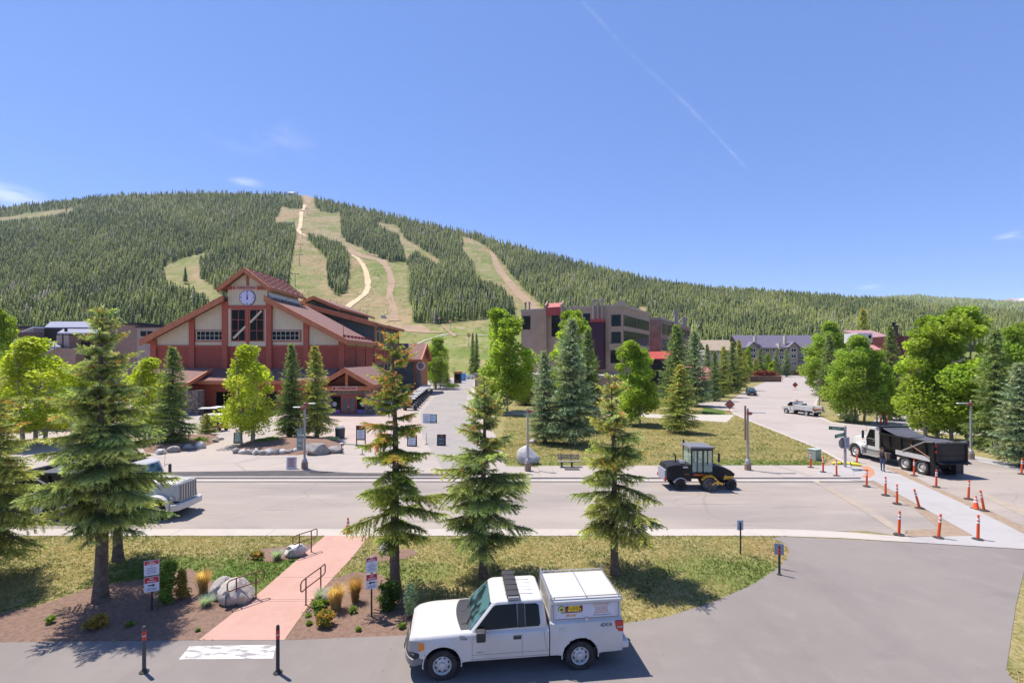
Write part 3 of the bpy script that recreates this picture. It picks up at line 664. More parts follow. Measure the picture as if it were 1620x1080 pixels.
def aspen_parts(h, r, seed, nl, leaf, stems=1, bare=0.22, nclump=34, col=(0.14, 0.20, 0.022), col2=(0.20, 0.255, 0.03), top=0.55):
    """trunk and leaf quads of one aspen: leaf clumps spread through an egg-shaped crown, with gaps between them"""
    rg = np.random.default_rng(seed); rd = random.Random(seed); tb = MB()
    zc0 = h * bare; ch = h - zc0
    cl = []
    k = 0
    while len(cl) < nclump and k < 4000:
        k += 1
        z = rd.random(); rr = r * (math.sin(math.pi * min(1, (z * (1 - top * 0.35) + 0.12))) ** 0.75) * (1.05 - 0.5 * z)
        a = rd.uniform(0, 6.283); q = rd.random() ** 0.45 * rd.uniform(0.85, 1.15)
        c = np.array([math.cos(a) * rr * q, math.sin(a) * rr * q, zc0 + ch * (0.04 + 0.93 * z)])
        cl.append((c, (0.26 + 0.17 * rd.random()) * r * (1.1 - 0.45 * z), rd.uniform(0.75, 1.2), rd.random()))
    base = [(0, 0)] if stems == 1 else [(0.22 * r * math.cos(s * 2.4), 0.22 * r * math.sin(s * 2.4)) for s in range(stems)]
    rt = (0.016 * h + 0.01) / (1 if stems == 1 else 1.3)
    for (bx, by) in base:
        ph = rd.uniform(0, 6); n = 9
        tb.tube([(bx * (1 + 0.7 * t) + 0.05 * math.sin(3 * t + ph), by * (1 + 0.7 * t) + 0.05 * math.cos(2.5 * t + ph), -0.1 + (h * 0.93 + 0.1) * t) for t in np.linspace(0, 1, n)], [rt * (1 - 0.88 * t) + 0.008 for t in np.linspace(0, 1, n)], 7)
    for (c, cr, _, _) in cl[:26]:
        z0 = max(zc0 * 0.85, c[2] - 0.35 * r - 0.4 * math.hypot(c[0], c[1])); bx, by = base[rd.randrange(len(base))]
        k = 1 + 0.7 * z0 / h
        tb.tube([(bx * k, by * k, z0), ((bx * k + c[0]) / 2, (by * k + c[1]) / 2, (z0 + c[2]) / 2 - 0.05 * r), tuple(c)], [rt * 0.36, rt * 0.25, 0.008], 4, cap=False)
    per = nl // len(cl); V, K = [], []
    for (c, cr, br, hue) in cl:
        d = rg.normal(size=(per, 3)); d /= np.linalg.norm(d, axis=1, keepdims=True)
        p = c + d * (cr * rg.random((per, 1)) ** 0.42) * np.array([1.05, 1.05, 0.82])
        nrm = rg.normal(size=(per, 3)) + np.array([0, 0, 0.5]); nrm /= np.linalg.norm(nrm, axis=1, keepdims=True)
        u, w = rot_basis(nrm); s = (leaf * (0.65 + 0.7 * rg.random((per, 1))))
        V.append(np.stack([p + u * s, p + w * s * 0.8, p - u * s, p - w * s * 0.8], 1))
        mix = np.clip(hue + 0.25 * rg.normal(size=(per, 1)), 0, 1)
        K.append((np.array(col) * (1 - mix) + np.array(col2) * mix) * br * (0.82 + 0.36 * rg.random((per, 1))))
    V = np.concatenate(V).reshape(-1, 3); K = np.repeat(np.concatenate(K), 4, 0)
    return tb, V, np.arange(len(V)).reshape(-1, 4), K
def aspen(name, label, loc, group=None, rz=0, **kw):
    t = thing(name, label, 'tree', loc, rz, group)
    tb, V, T, K = aspen_parts(**kw)
    tb.build('trunk', M_aspbark, t, smooth=60); np_mesh('crown', V, T, M_leaf, t, K, quads=True)
    return t

# the five big spruces of the front lawn, each modelled on its own
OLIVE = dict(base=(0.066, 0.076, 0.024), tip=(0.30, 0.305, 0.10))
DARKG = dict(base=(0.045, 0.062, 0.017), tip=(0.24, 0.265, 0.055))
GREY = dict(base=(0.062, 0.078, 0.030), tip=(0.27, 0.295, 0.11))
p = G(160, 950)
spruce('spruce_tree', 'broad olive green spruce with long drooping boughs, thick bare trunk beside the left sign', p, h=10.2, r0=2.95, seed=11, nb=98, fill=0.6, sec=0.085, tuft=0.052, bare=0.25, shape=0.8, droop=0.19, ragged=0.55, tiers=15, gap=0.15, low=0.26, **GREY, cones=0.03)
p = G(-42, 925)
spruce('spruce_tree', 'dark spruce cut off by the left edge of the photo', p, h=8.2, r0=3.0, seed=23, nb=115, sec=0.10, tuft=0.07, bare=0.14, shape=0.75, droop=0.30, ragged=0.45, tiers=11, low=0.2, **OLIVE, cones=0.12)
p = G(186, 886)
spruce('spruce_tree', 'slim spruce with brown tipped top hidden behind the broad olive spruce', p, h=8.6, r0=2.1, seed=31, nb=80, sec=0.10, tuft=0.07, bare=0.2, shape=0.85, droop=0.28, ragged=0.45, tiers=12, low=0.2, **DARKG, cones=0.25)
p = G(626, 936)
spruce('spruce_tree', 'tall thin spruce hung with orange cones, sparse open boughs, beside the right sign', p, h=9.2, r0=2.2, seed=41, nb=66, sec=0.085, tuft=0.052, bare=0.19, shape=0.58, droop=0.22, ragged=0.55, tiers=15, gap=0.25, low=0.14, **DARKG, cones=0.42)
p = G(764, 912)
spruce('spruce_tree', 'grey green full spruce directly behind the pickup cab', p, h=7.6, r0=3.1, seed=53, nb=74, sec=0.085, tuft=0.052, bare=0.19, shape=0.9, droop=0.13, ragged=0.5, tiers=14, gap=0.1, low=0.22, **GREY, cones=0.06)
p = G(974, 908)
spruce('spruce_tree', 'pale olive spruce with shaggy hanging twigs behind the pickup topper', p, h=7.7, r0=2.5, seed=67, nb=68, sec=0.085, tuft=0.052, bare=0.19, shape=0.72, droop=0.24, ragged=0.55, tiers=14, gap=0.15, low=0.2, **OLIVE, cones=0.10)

# mid-distance spruces: three kinds, copied
S_kw = dict(sec=0.2, tuft=0.13, tsize=2.0, ragged=0.32)
SP = {}
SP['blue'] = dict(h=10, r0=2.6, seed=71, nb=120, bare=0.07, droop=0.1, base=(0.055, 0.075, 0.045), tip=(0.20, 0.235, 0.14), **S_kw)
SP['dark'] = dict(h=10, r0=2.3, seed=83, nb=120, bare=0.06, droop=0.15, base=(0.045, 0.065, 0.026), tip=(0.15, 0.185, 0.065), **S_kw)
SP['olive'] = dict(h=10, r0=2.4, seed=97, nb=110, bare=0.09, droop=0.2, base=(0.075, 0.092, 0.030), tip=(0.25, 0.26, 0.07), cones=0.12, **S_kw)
AS = {}
AS['lime'] = dict(h=8, r=2.3, seed=5, nl=13500, leaf=0.084, stems=3, nclump=62, bare=0.14, col=(0.22, 0.265, 0.022), col2=(0.31, 0.33, 0.045))
AS['green'] = dict(top=0.75, h=8, r=2.2, seed=9, nl=20000, leaf=0.086, stems=2, nclump=62, bare=0.07, col=(0.15, 0.21, 0.030), col2=(0.235, 0.29, 0.042))
AS['deep'] = dict(h=8, r=2.6, seed=15, nl=21000, leaf=0.088, stems=3, nclump=66, bare=0.07, col=(0.13, 0.19, 0.032), col2=(0.20, 0.26, 0.045))
first = {}
def place(kind, px, py, top, hw, label, group=None, name=None):
    p = G(px, py); s = F / p.y; h = (py - top) / s; r = hw / s
    sp = kind in SP
    if kind not in first:
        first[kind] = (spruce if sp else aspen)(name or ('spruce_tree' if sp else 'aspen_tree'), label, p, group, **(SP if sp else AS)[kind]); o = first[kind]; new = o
    else:
        new = dup(first[kind], p, None, label); 
        if 'group' in new: del new['group']
        if group: new['group'] = group
    kw = (SP if sp else AS)[kind]; rr = kw['r0'] * 0.76 if sp else kw['r'] * 1.02
    new.scale = (r / rr, r / rr, h / kw['h']); new.rotation_euler = (0, 0, (px * 1.7 + py) % 6.28)
    return new
# round the plaza and the lodge
place('lime', 392, 704, 545, 44, 'lime green aspen clump on the rock-edged plaza island')
place('dark', 459, 694, 545, 24, 'dark narrow spruce between the lime aspen and the bannered lamp post')
place('olive', 501, 694, 548, 29, 'bright olive spruce on the plaza island right behind the lamp post banner')
place('dark', 272, 706, 550, 31, 'spruce with a reddish tip in front of the lodge left corner')
place('lime', 236, 700, 565, 40, 'lime aspen standing against the lodge left corner behind the broad spruce')
place('lime', 52, 705, 533, 66, 'wide lime green aspen hiding the left brown condominiums')
place('lime', 128, 690, 572, 36, 'small lime aspen between the wide aspen and the broad olive spruce')
place('green', 2, 660, 486, 30, 'aspen at the left photo edge above the brown condominiums')
place('olive', -30, 800, 605, 60, 'olive spruce at the left photo edge above the parked white truck')
place('olive', 326, 688, 655, 15, 'low olive bush spruce by the rocks left of the golf cart', name='spruce_sapling')
# the lane and the park lawn
place('deep', 691, 615, 535, 25, 'dense aspen at the corner of the side lodge by the lane')
place('dark', 707, 610, 588, 9, 'little spruce under the aspen by the lane kiosk', name='spruce_sapling')
place('green', 800, 652, 489, 50, 'big bright aspen left of the grey concrete building')
place('olive', 766, 648, 598, 26, 'low pale spruce at the foot of the big bright aspen')
place('dark', 831, 640, 563, 24, 'short spruce right of the big bright aspen')
place('blue', 862, 701, 556, 29, 'slender blue spruce on a bare trunk beside the long shadow on the park lawn')
place('green', 908, 662, 491, 42, 'light aspen growing between the blue spruces before the concrete building')
place('blue', 903, 703, 506, 45, 'tallest blue spruce on the park lawn with a thick trunk')
place('dark', 931, 680, 523, 27, 'dark spruce before the maroon chimney of the concrete building')
place('green', 1003, 672, 540, 40, 'lime green aspen in front of the ribbon windows of the concrete building')
place('dark', 1068, 650, 515, 30, 'dark spruce standing in front of the brown brick wing')
place('blue', 1100, 642, 524, 27, 'blue spruce at the right end of the brown brick wing')
place('olive', 1074, 684, 577, 30, 'small round pine on a thin trunk alone on the park lawn')
for (x, y, t, w, lb, kd) in [(1144, 628, 548, 15, 'first spruce of the roadside row beyond the diamond sign', 'olive'), (1158, 622, 541, 15, 'second spruce of the roadside row with a brown tip', 'dark'), (1170, 617, 538, 14, 'tallest spruce ending the roadside row left of the dark car', 'olive'),
                             (1130, 634, 556, 13, 'spruce beside the red roofed house behind the roadside row', 'dark')]:
    place(kd, x, y, t, w, lb, 'spruces along the side street')
for i, (x, y, t, w, kd, lb) in enumerate([(1183, 600, 548, 9, 'green', 'small aspen left of the purple roofed condominiums'), (1202, 597, 553, 8, 'dark', 'small spruce below the left gable of the condominiums'), (1214, 597, 560, 9, 'green', 'light young aspen above the red cars'),
        (1228, 596, 553, 8, 'blue', 'blue young spruce in the middle before the condominiums'), (1244, 596, 552, 9, 'blue', 'young spruce below the right gable of the condominiums'), (1196, 599, 567, 9, 'olive', 'olive sapling behind the timber planter'), (1222, 598, 571, 8, 'green', 'young aspen beside the red cars'), (1118, 610, 545, 10, 'dark', 'dark spruce left of the tan roofed house'), (1178, 604, 556, 8, 'olive', 'brown tipped spruce before the tan roofed house')]):
    place(kd, x, y, t, w, lb, 'young trees before the condominiums')
# right-hand side
place('deep', 1310, 625, 510, 36, 'leafy aspen right of the condominiums at the street bend')
place('dark', 1310, 634, 530, 20, 'dark spruce in front of the leafy aspen at the street bend')
place('olive', 1366, 622, 489, 20, 'tall brown tipped spruce rising behind the park aspens')
place('deep', 1355, 668, 532, 43, 'broad aspen over the boulders above the dump truck cab')
place('dark', 1408, 664, 518, 22, 'dark spruce before the maroon ribbed building')
place('deep', 1392, 670, 556, 22, 'small aspen between the broad aspen and the maroon building')
place('green', 1478, 697, 500, 55, 'huge bright aspen with many stems behind the dump bed')
place('green', 1521, 699, 486, 56, 'tallest aspen crown above the street lamp on the right')
place('dark', 1576, 714, 524, 36, 'big black green spruce right of the street lamp')
place('deep', 1600, 690, 520, 36, 'aspen behind the big black green spruce')
place('blue', 1616, 738, 575, 40, 'blue spruce over the boulder at the right photo edge')
place('green', 1655, 690, 505, 45, 'aspen beyond the right photo edge')
place('deep', 1614, 600, 512, 22, 'far aspen crown at the right photo edge')
# golf-green pair
place('dark', 748, 594, 527, 7, 'left twin spruce on the green ski slope')
place('dark', 753.5, 594.3, 528, 7, 'right twin spruce on the green ski slope')

# ------------------------------------------------------------------ the hillside forest
def low_spruce(seed, tiers=5, k=5):
    """light spruce for the hillside: stacked ragged skirts"""
    rd = random.Random(seed); vs, fs, sh = [], [], []
    for i in range(tiers):
        t = i / tiers; z1 = 0.16 + 0.84 * (t + 1.55 / tiers); z0 = 0.10 + 0.84 * t; r = 0.14 * (1 - t) ** 0.8 + 0.012
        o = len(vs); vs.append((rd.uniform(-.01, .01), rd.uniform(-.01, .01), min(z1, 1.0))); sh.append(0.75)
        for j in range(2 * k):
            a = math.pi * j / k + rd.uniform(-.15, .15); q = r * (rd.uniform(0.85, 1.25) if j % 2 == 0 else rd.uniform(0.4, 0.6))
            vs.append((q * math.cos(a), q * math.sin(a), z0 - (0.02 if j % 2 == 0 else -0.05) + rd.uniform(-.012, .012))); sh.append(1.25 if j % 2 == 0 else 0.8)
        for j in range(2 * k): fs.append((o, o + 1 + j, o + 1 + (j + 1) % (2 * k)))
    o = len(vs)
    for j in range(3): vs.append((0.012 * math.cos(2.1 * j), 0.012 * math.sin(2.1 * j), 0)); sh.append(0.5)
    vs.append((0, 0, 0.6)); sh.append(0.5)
    for j in range(3): fs.append((o + j, o + (j + 1) % 3, o + 3))
    return np.array(vs), np.array(fs), np.array(sh)
protos = [low_spruce(s) for s in range(6)]
rd = random.Random(77); trees = []
def tree_h(px, y): return rd.triangular(7.5, 18.5, 14)
tries = 0
YMAX = 556
while tries < 900000 and len(trees) < 46000:
    tries += 1
    px = rd.uniform(-330, 1950); yc = lerp(CREST, px); y = rd.uniform(yc, YMAX)
    p = hill(px, y); hp = 14.5 * F / p.y
    edge = 1.0 if -20 < px < 1640 else 0.4
    if rd.random() > min(1, edge * 190.0 / hp ** 2): continue
    hh = tree_h(px, y)
    if not wooded(px, y) or not wooded(px, y - 0.5 * hh * F / p.y): continue
    if y > 510 and 700 < px < 860: continue
    trees.append((p, hh, px, y))
# a denser fringe where the forest meets the open runs
for poly in OPEN[:4]:
    for a, c in zip(poly, poly[1:] + poly[:1]):
        L = math.hypot(c[0] - a[0], c[1] - a[1])
        for k in range(int(L / 2.2)):
            t = rd.random(); x = a[0] + (c[0] - a[0]) * t + rd.uniform(-3.5, 3.5); y = a[1] + (c[1] - a[1]) * t + rd.uniform(-2, 2)
            if y > 512 or y < lerp(CREST, x): continue
            p = hill(x, y); hh = rd.uniform(11, 16)
            if wooded(x, y) and wooded(x, y - 0.4 * hh * F / p.y): trees.append((p, hh, x, y))
def tree_col(rd, px=0, y=0):
    n = math.sin(px * 0.021 + 2.1 * math.sin(y * 0.043)) + math.sin(y * 0.11 - px * 0.013 + 1.4 * math.sin(px * 0.037)) + 0.7 * math.sin(px * 0.09 + y * 0.13)      # stands of different age and health
    g = rd.random()
    if g < 0.03 + 0.05 * max(0, n): c = (0.16, 0.145, 0.115)
    else:
        k = min(1, max(0, rd.random() * 0.8 + 0.12 + 0.13 * n)); c = tuple(a + (q - a) * k for a, q in zip((0.032, 0.050, 0.017), (0.135, 0.150, 0.038)))
    s = rd.uniform(0.75, 1.25); return tuple(q * s for q in c)
brush = []
for k in range(9000):
    x = rd.uniform(430, 870); y = rd.uniform(312, 500); 
    if any(inside((x, y), q) for q in OPEN[:3]) and math.sin(x * 0.13 + y * 0.07) + math.sin(y * 0.19 - x * 0.05) + rd.uniform(-1, 1) > 0.9: brush.append((hill(x, y), rd.uniform(1.0, 3.0), x, y))
def forest(name, items):
    V, T, K = [], [], []; o = 0
    for (p, hh, px, y) in items:
        pv, pf, ps = protos[rd.randrange(6)]
        a = rd.uniform(0, 6.28); ca, sa = math.cos(a), math.sin(a); w = hh * rd.uniform(0.85, 1.25)
        q = np.stack([(pv[:, 0] * ca - pv[:, 1] * sa) * w + p.x, (pv[:, 0] * sa + pv[:, 1] * ca) * w + p.y, pv[:, 2] * hh + p.z - 0.3], 1)
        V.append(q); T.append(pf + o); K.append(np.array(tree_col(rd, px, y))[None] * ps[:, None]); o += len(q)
    return tag(np_mesh(name, np.concatenate(V), np.concatenate(T), M_needle, cols=np.concatenate(K)), kind='stuff')
# the trees that show largest (the nearest in the frame) are objects of their own
trees.sort(key=lambda t: -(t[1] / t[0].y) * (1 if 0 < t[2] < 1620 else 0.2))
near, rest = trees[:260], trees[260:]
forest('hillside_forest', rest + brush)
var = []
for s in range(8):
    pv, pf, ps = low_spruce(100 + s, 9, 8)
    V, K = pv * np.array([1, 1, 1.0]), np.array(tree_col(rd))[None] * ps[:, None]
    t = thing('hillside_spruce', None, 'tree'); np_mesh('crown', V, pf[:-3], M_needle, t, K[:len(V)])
    b = MB(); b.tube([(0, 0, -0.03), (0, 0, 0.6)], [0.014, 0.006], 5); b.build('trunk', M_bark, t)
    var.append(t)
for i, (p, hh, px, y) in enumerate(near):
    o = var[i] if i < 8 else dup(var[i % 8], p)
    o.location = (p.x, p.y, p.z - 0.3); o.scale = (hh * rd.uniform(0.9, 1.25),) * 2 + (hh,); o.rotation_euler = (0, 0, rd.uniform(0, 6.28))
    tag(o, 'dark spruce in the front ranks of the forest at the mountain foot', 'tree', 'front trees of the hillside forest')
p = hill(293, 449)
o = dup(var[2], p, 1.0, 'lone tall spruce standing in the left grassy clearing of the mountain'); del o['group']; o.scale = (26, 26, 23)
# sparse distant trees on the far ridge
items = []
for k in range(5200):
    x = rd.uniform(1245, 1850); t = rd.random() ** 0.6; y = lerp(RIDGE, x); d = 1200 + 2000 * t
    z = WZ(y, 3200) * t ** 0.8 - 4 * (1 - t); items.append((Vector((WX(x, d), d, z)), rd.uniform(13, 20), x, y))
V, T, K = [], [], []; o = 0
for (p, hh, x, y) in items:
    r = hh * 0.26; a0 = rd.uniform(0, 6)
    q = [(p.x, p.y, p.z + hh)] + [(p.x + r * math.cos(a0 + j * 1.257), p.y + r * math.sin(a0 + j * 1.257), p.z) for j in range(5)]
    V += q; T += [(o, o + 1 + j, o + 1 + (j + 1) % 5) for j in range(5)]; K += [tuple(c * 0.9 for c in tree_col(rd))] * 6; o += 6
tag(np_mesh('far_ridge_forest', np.array(V), np.array(T), M_needle, cols=np.array(K)), kind='stuff')

# ------------------------------------------------------------------ rough grass of the lawns
def pip(x, y, poly):
    c = np.zeros(len(x), bool); j = len(poly) - 1
    for i in range(len(poly)):
        a, b_ = poly[i][0], poly[i][1]; u, v = poly[j][0], poly[j][1]
        if b_ != v: c ^= ((b_ > y) != (v > y)) & (x < (u - a) * (y - b_) / (v - b_) + a)
        j = i
    return c
def grass(name, x0, x1, y0, y1, n, hgt, wid, seed):
    """short tufts of three blades, dry and green by patches"""
    rg = np.random.default_rng(seed); x = rg.uniform(x0, x1, n); y = rg.uniform(y0, y1, n); ok = np.ones(n, bool)
    for p in BARE:
        if len(p) > 2: ok &= ~pip(x, y, p)
    if y1 > 60: ok &= rg.random(n) > (y - 45) / 40
    x, y = x[ok], y[ok]; n = len(x)
    pat = 0.6 + 0.22 * (np.sin(x * 1.3 + 1.7 * np.sin(y * 0.9)) + np.sin(y * 2.1 + 1.3 * np.sin(x * 0.7 + 2)) * 0.8 + np.sin(x * 3.7 - y * 2.9) * 0.5) + 0.22 * rg.normal(size=n)
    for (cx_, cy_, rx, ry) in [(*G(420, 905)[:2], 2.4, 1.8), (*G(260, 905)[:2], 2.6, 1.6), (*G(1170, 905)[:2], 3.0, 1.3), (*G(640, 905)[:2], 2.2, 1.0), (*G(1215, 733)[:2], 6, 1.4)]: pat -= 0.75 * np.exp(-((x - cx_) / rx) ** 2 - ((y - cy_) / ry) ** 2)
    keep = rg.random(n) < 0.55 + 0.45 * np.abs(pat - 0.5); x, y, pat = x[keep], y[keep], pat[keep]; n = len(x)
    k = np.clip(pat, 0, 1)[:, None]; C = (np.array([0.075, 0.105, 0.022]) * (1 - k) + np.array([0.34, 0.27, 0.115]) * k) * rg.uniform(0.82, 1.18, (n, 1)); V = []
    for j in range(3):
        a = rg.random(n) * 6.283; h_ = hgt * rg.uniform(0.5, 1.2, n); l = h_ * rg.uniform(0.2, 1.3, n); bx, by = x + rg.normal(size=n) * wid, y + rg.normal(size=n) * wid
        V.append(np.stack([np.stack([bx - wid * np.sin(a) * 0.5, by + wid * np.cos(a) * 0.5, np.zeros(n)], 1), np.stack([bx + wid * np.sin(a) * 0.5, by - wid * np.cos(a) * 0.5, np.zeros(n)], 1), np.stack([bx + l * np.cos(a), by + l * np.sin(a), h_], 1)], 1))
    V = np.concatenate(V).reshape(-1, 3); K = np.repeat(np.tile(C, (3, 1)), 3, 0)
    tag(np_mesh(name, V, np.arange(len(V)).reshape(-1, 3), M_turf, cols=K), 'short dry and green grass', 'grass', kind='stuff')
M_turf = foliage_mat('turf_blades', 0.35, 0.8, 1.45)
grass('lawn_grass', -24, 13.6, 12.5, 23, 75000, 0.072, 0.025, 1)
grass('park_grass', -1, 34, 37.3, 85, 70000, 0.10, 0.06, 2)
# ------------------------------------------------------------------ buildings
def nb(t, frame=None):
    """builder whose coordinates are world coordinates (or a local frame), stored relative to thing t"""
    inv = (Matrix.Translation(t.location) @ Matrix.Rotation(t.rotation_euler[2], 4, 'Z')).inverted()
    b = MB(); b.M = inv @ frame if frame is not None else inv
    return b
def wall_frame(o, u):
    u = Vector((u[0], u[1], 0)).normalized(); z = Vector((0, 0, 1)); y = z.cross(u)      # y points into the wall
    m = Matrix((u, y, z)).transposed().to_4x4(); m.translation = o; return m
M_glass = mat('window_glass', (0.010, 0.014, 0.012), 0.08, spec=0.1)
M_glass2 = mat('tinted_glass', (0.016, 0.021, 0.021), 0.05, spec=0.18)
M_frame = mat('cream_frame', (0.52, 0.47, 0.38), 0.6)
def window(t, o, u, w, h, nx=1, nz=1, fr=None, gl=None, bw=0.09, mw=0.05, dep=0.07, name='window'):
    """a framed window on a wall: frame with glazing bars, and its pane as a sub-part; o = lower left corner seen from outside"""
    f = wall_frame(o, u); b = nb(t, f)
    b.box(0, w, -dep, 0.03, 0, bw); b.box(0, w, -dep, 0.03, h - bw, h); b.box(0, bw, -dep, 0.03, bw, h - bw); b.box(w - bw, w, -dep, 0.03, bw, h - bw)
    for i in range(1, nx): b.box(w * i / nx - mw / 2, w * i / nx + mw / 2, -dep * 0.8, 0.03, bw, h - bw)
    for j in range(1, nz): b.box(bw, w - bw, -dep * 0.7, 0.03, h * j / nz - mw / 2, h * j / nz + mw / 2)
    o_ = b.build(name, fr or M_frame, t)
    b = nb(t, f); b.box(bw * 0.7, w - bw * 0.7, -0.028, 0.01, bw * 0.7, h - bw * 0.7); p = b.build('pane', gl or M_glass, o_)
    return o_

M_red = banded('red_siding', (0.38, 0.092, 0.062), (0.22, 0.052, 0.038), 0.30, 0.035, 'Z', 0.75, 0.5, noise=(0.33, 0.08, 0.056))
M_beige = banded('beige_boards', (0.66, 0.56, 0.39), (0.5, 0.42, 0.29), 0.42, 0.05, 'XY', 0.75, 0.5, noise=(0.60, 0.51, 0.36))
M_teal = banded('grey_green_boards', (0.13, 0.15, 0.145), (0.08, 0.09, 0.09), 0.42, 0.05, 'XY', 0.75, 0.5)
M_timber = mat('red_timber', (0.50, 0.185, 0.085), 0.7, c2=(0.41, 0.145, 0.07), scale=1.5, bump=0.3, bscale=12)
M_trim = mat('dark_red_trim', (0.42, 0.105, 0.062), 0.7, c2=(0.36, 0.088, 0.055), scale=1.5)
M_shingle = banded('brown_shingles', (0.235, 0.130, 0.108), (0.19, 0.105, 0.088), 0.28, 0.05, 'Z', 0.9, 0.4, noise=(0.20, 0.115, 0.105))
M_copper = mat('copper_flashing', (0.62, 0.35, 0.25), 0.45, metal=0.3)
M_metalred = mat('red_metal', (0.33, 0.05, 0.045), 0.45, metal=0.1)
M_white = mat('white_paint', (0.66, 0.65, 0.63), 0.5)
M_black = mat('black_paint', (0.016, 0.016, 0.018), 0.45)
M_stone = layered('ledge_stone', (0.27, 0.22, 0.18), [((0.13, 0.11, 0.10), 2.2, 0.46, 0.54, 0.9), ((0.38, 0.31, 0.25), 3.4, 0.5, 0.58, 0.8), ((0.21, 0.14, 0.10), 5, 0.55, 0.62, 0.7)], rough=0.95, bump=1.0, bscale=4)

LX = -43.3
def zr(x): return 18.45 - 0.53 * (abs(x - LX) - 3.3)
lodge = thing('lodge', 'large red and beige lodge with a clock under a steep gable and a brown roof', 'lodge', (LX, 80, 0))
b = nb(lodge); b.box(-59.2, -27.5, 80, 97, -0.1, 10.3); b.build('lower_wall', M_red, lodge)
b = nb(lodge); b.prism([(-59.2, 10.3), (-27.5, 10.3), (-27.5, zr(-27.5) - 0.5), (-40, zr(-40) - 0.5), (-46.6, zr(-46.6) - 0.5), (-59.2, zr(-59.2) - 0.5)], 'Y', 80.02, 97)
b.build('gable_wall', M_beige, lodge)
b = nb(lodge); b.prism([(-46.55, 10.32), (-40.05, 10.32), (-40.05, 20.0), (LX, 22.5), (-46.55, 20.0)], 'Y', 79.75, 91.2); b.build('tower_wall', M_beige, lodge)
# right wall facing the lane
b = nb(lodge)
for y in (80.2, 85.6, 91.2, 96.6): b.box(-27.5, -27.32, y, y + 0.35, 0, 10.6)
b.box(-27.5, -27.3, 80, 97, 10.15, 10.45); b.build('corner_trim', M_trim, lodge)
for sg in (-1, 1):
    e = LX + sg * 16.75; tx = LX + sg * 3.28
    b = nb(lodge); b.prism([(tx, zr(tx)), (e, zr(e)), (e, zr(e) - 0.32), (tx, zr(tx) - 0.32)], 'Y', 78.7, 97.4)
    ro = b.build('roof', M_shingle, lodge)
    b = nb(lodge); b.prism([(tx, zr(tx) + 0.06), (e + sg * 0.06, zr(e) + 0.03), (e + sg * 0.06, zr(e) - 0.95), (tx, zr(tx) - 0.92)], 'Y', 78.42, 78.72)
    b.box(*sorted((e, e + sg * 0.14)), 78.5, 97.4, zr(e) - 0.55, zr(e) + 0.02)
    for y in np.arange(79.6, 97, 1.15):                                       # rafter tails
        b.bar((e - sg * 0.1, y, zr(e) - 0.42), (e - sg * 1.2, y, zr(e - sg * 1.2) - 0.5), 0.16, 0.22)
    b.build('rake_board', M_timber, ro)
b = nb(lodge)
for k in range(9):
    y = 79.6 + k * 1.9; x = LX + 15.9; b.bar((x, y, zr(x)), (x, y, zr(x) + 0.42), 0.12, 0.5)
b.bar((LX + 15.9, 79.1, zr(LX + 15.9)), (LX + 15.9, 79.1, zr(LX + 15.9) + 2.0), 0.07, 0.07); b.build('snow_guard', M_metalred, lodge)
# tower roof
for sg in (-1, 1):
    xe, ze, zp = LX + sg * 4.25, 19.75, 22.98
    b = nb(lodge); b.prism([(LX, zp), (xe, ze), (xe, ze - 0.28), (LX, zp - 0.28)], 'Y', 78.75, 91.9); r_ = b.build('tower_roof', M_shingle, lodge)
    b = nb(lodge); b.prism([(LX, zp + 0.06), (xe + sg * 0.05, ze + 0.03), (xe + sg * 0.05, ze - 0.75), (LX, zp - 0.78)], 'Y', 78.45, 78.76)
    b.box(*sorted((xe, xe + sg * 0.12)), 78.5, 91.9, ze - 0.42, ze + 0.03); b.build('rake_board', M_timber, r_)
    b = nb(lodge)
    for k in range(6):
        x = LX + sg * (0.5 + 0.68 * k); z = zp - (zp - ze) * abs(x - LX) / 4.25 + 0.28; b.bar((x, 78.9, z), (x, 91.8, z), 0.09, 0.09)
    for k in range(7):
        y = 79.2 + k * 2.05; b.bar((LX + sg * 0.2, y, zp + 0.12), (xe - sg * 0.1, y, ze + 0.22), 0.08, 0.1)
    b.build('snow_rail', M_metalred, r_)
b = nb(lodge)
for y in np.arange(79.9, 91, 2.6): b.bar((-40.03, y, 18.7), (-38.2, y, 17.75), 0.06, 0.06)
b.bar((-38.9, 79.4, 18.2), (-38.9, 91.4, 18.2), 0.08, 0.08)
b.build('roof_rail', M_black, lodge)
b = nb(lodge); b.box(-39.95, -39.7, 79.9, 91.1, zr(-39.8) - 0.1, zr(-39.8) + 0.75); b.build('flashing', M_white, lodge)
# posts and rails of the front
b = nb(lodge)
for px, w in [(244, 0.9), (304.5, 0.85), (357.5, 0.9), (427, 0.9), (485, 0.85), (541, 0.9)]:
    x = WX(px, 80); zt = min(zr(x) - 0.6, 19.9 if abs(x - LX) < 4 else 99); b.box(x - w / 2, x + w / 2, 79.55 if abs(x - LX) < 4 else 79.7, 80.1, 0, zt)
b.box(-59.2, -27.5, 79.82, 80.05, 10.15, 10.5)
b.box(-46.6, -40, 79.6, 79.8, 16.45, 17.0); b.box(-46.6, -40, 79.6, 79.8, 19.55, 20.15); b.box(LX - 0.18, LX + 0.18, 79.62, 79.8, 20.1, 22.3); b.box(LX - 0.2, LX + 0.2, 79.62, 79.8, 10.3, 16.5)
b.build('post', M_trim, lodge)

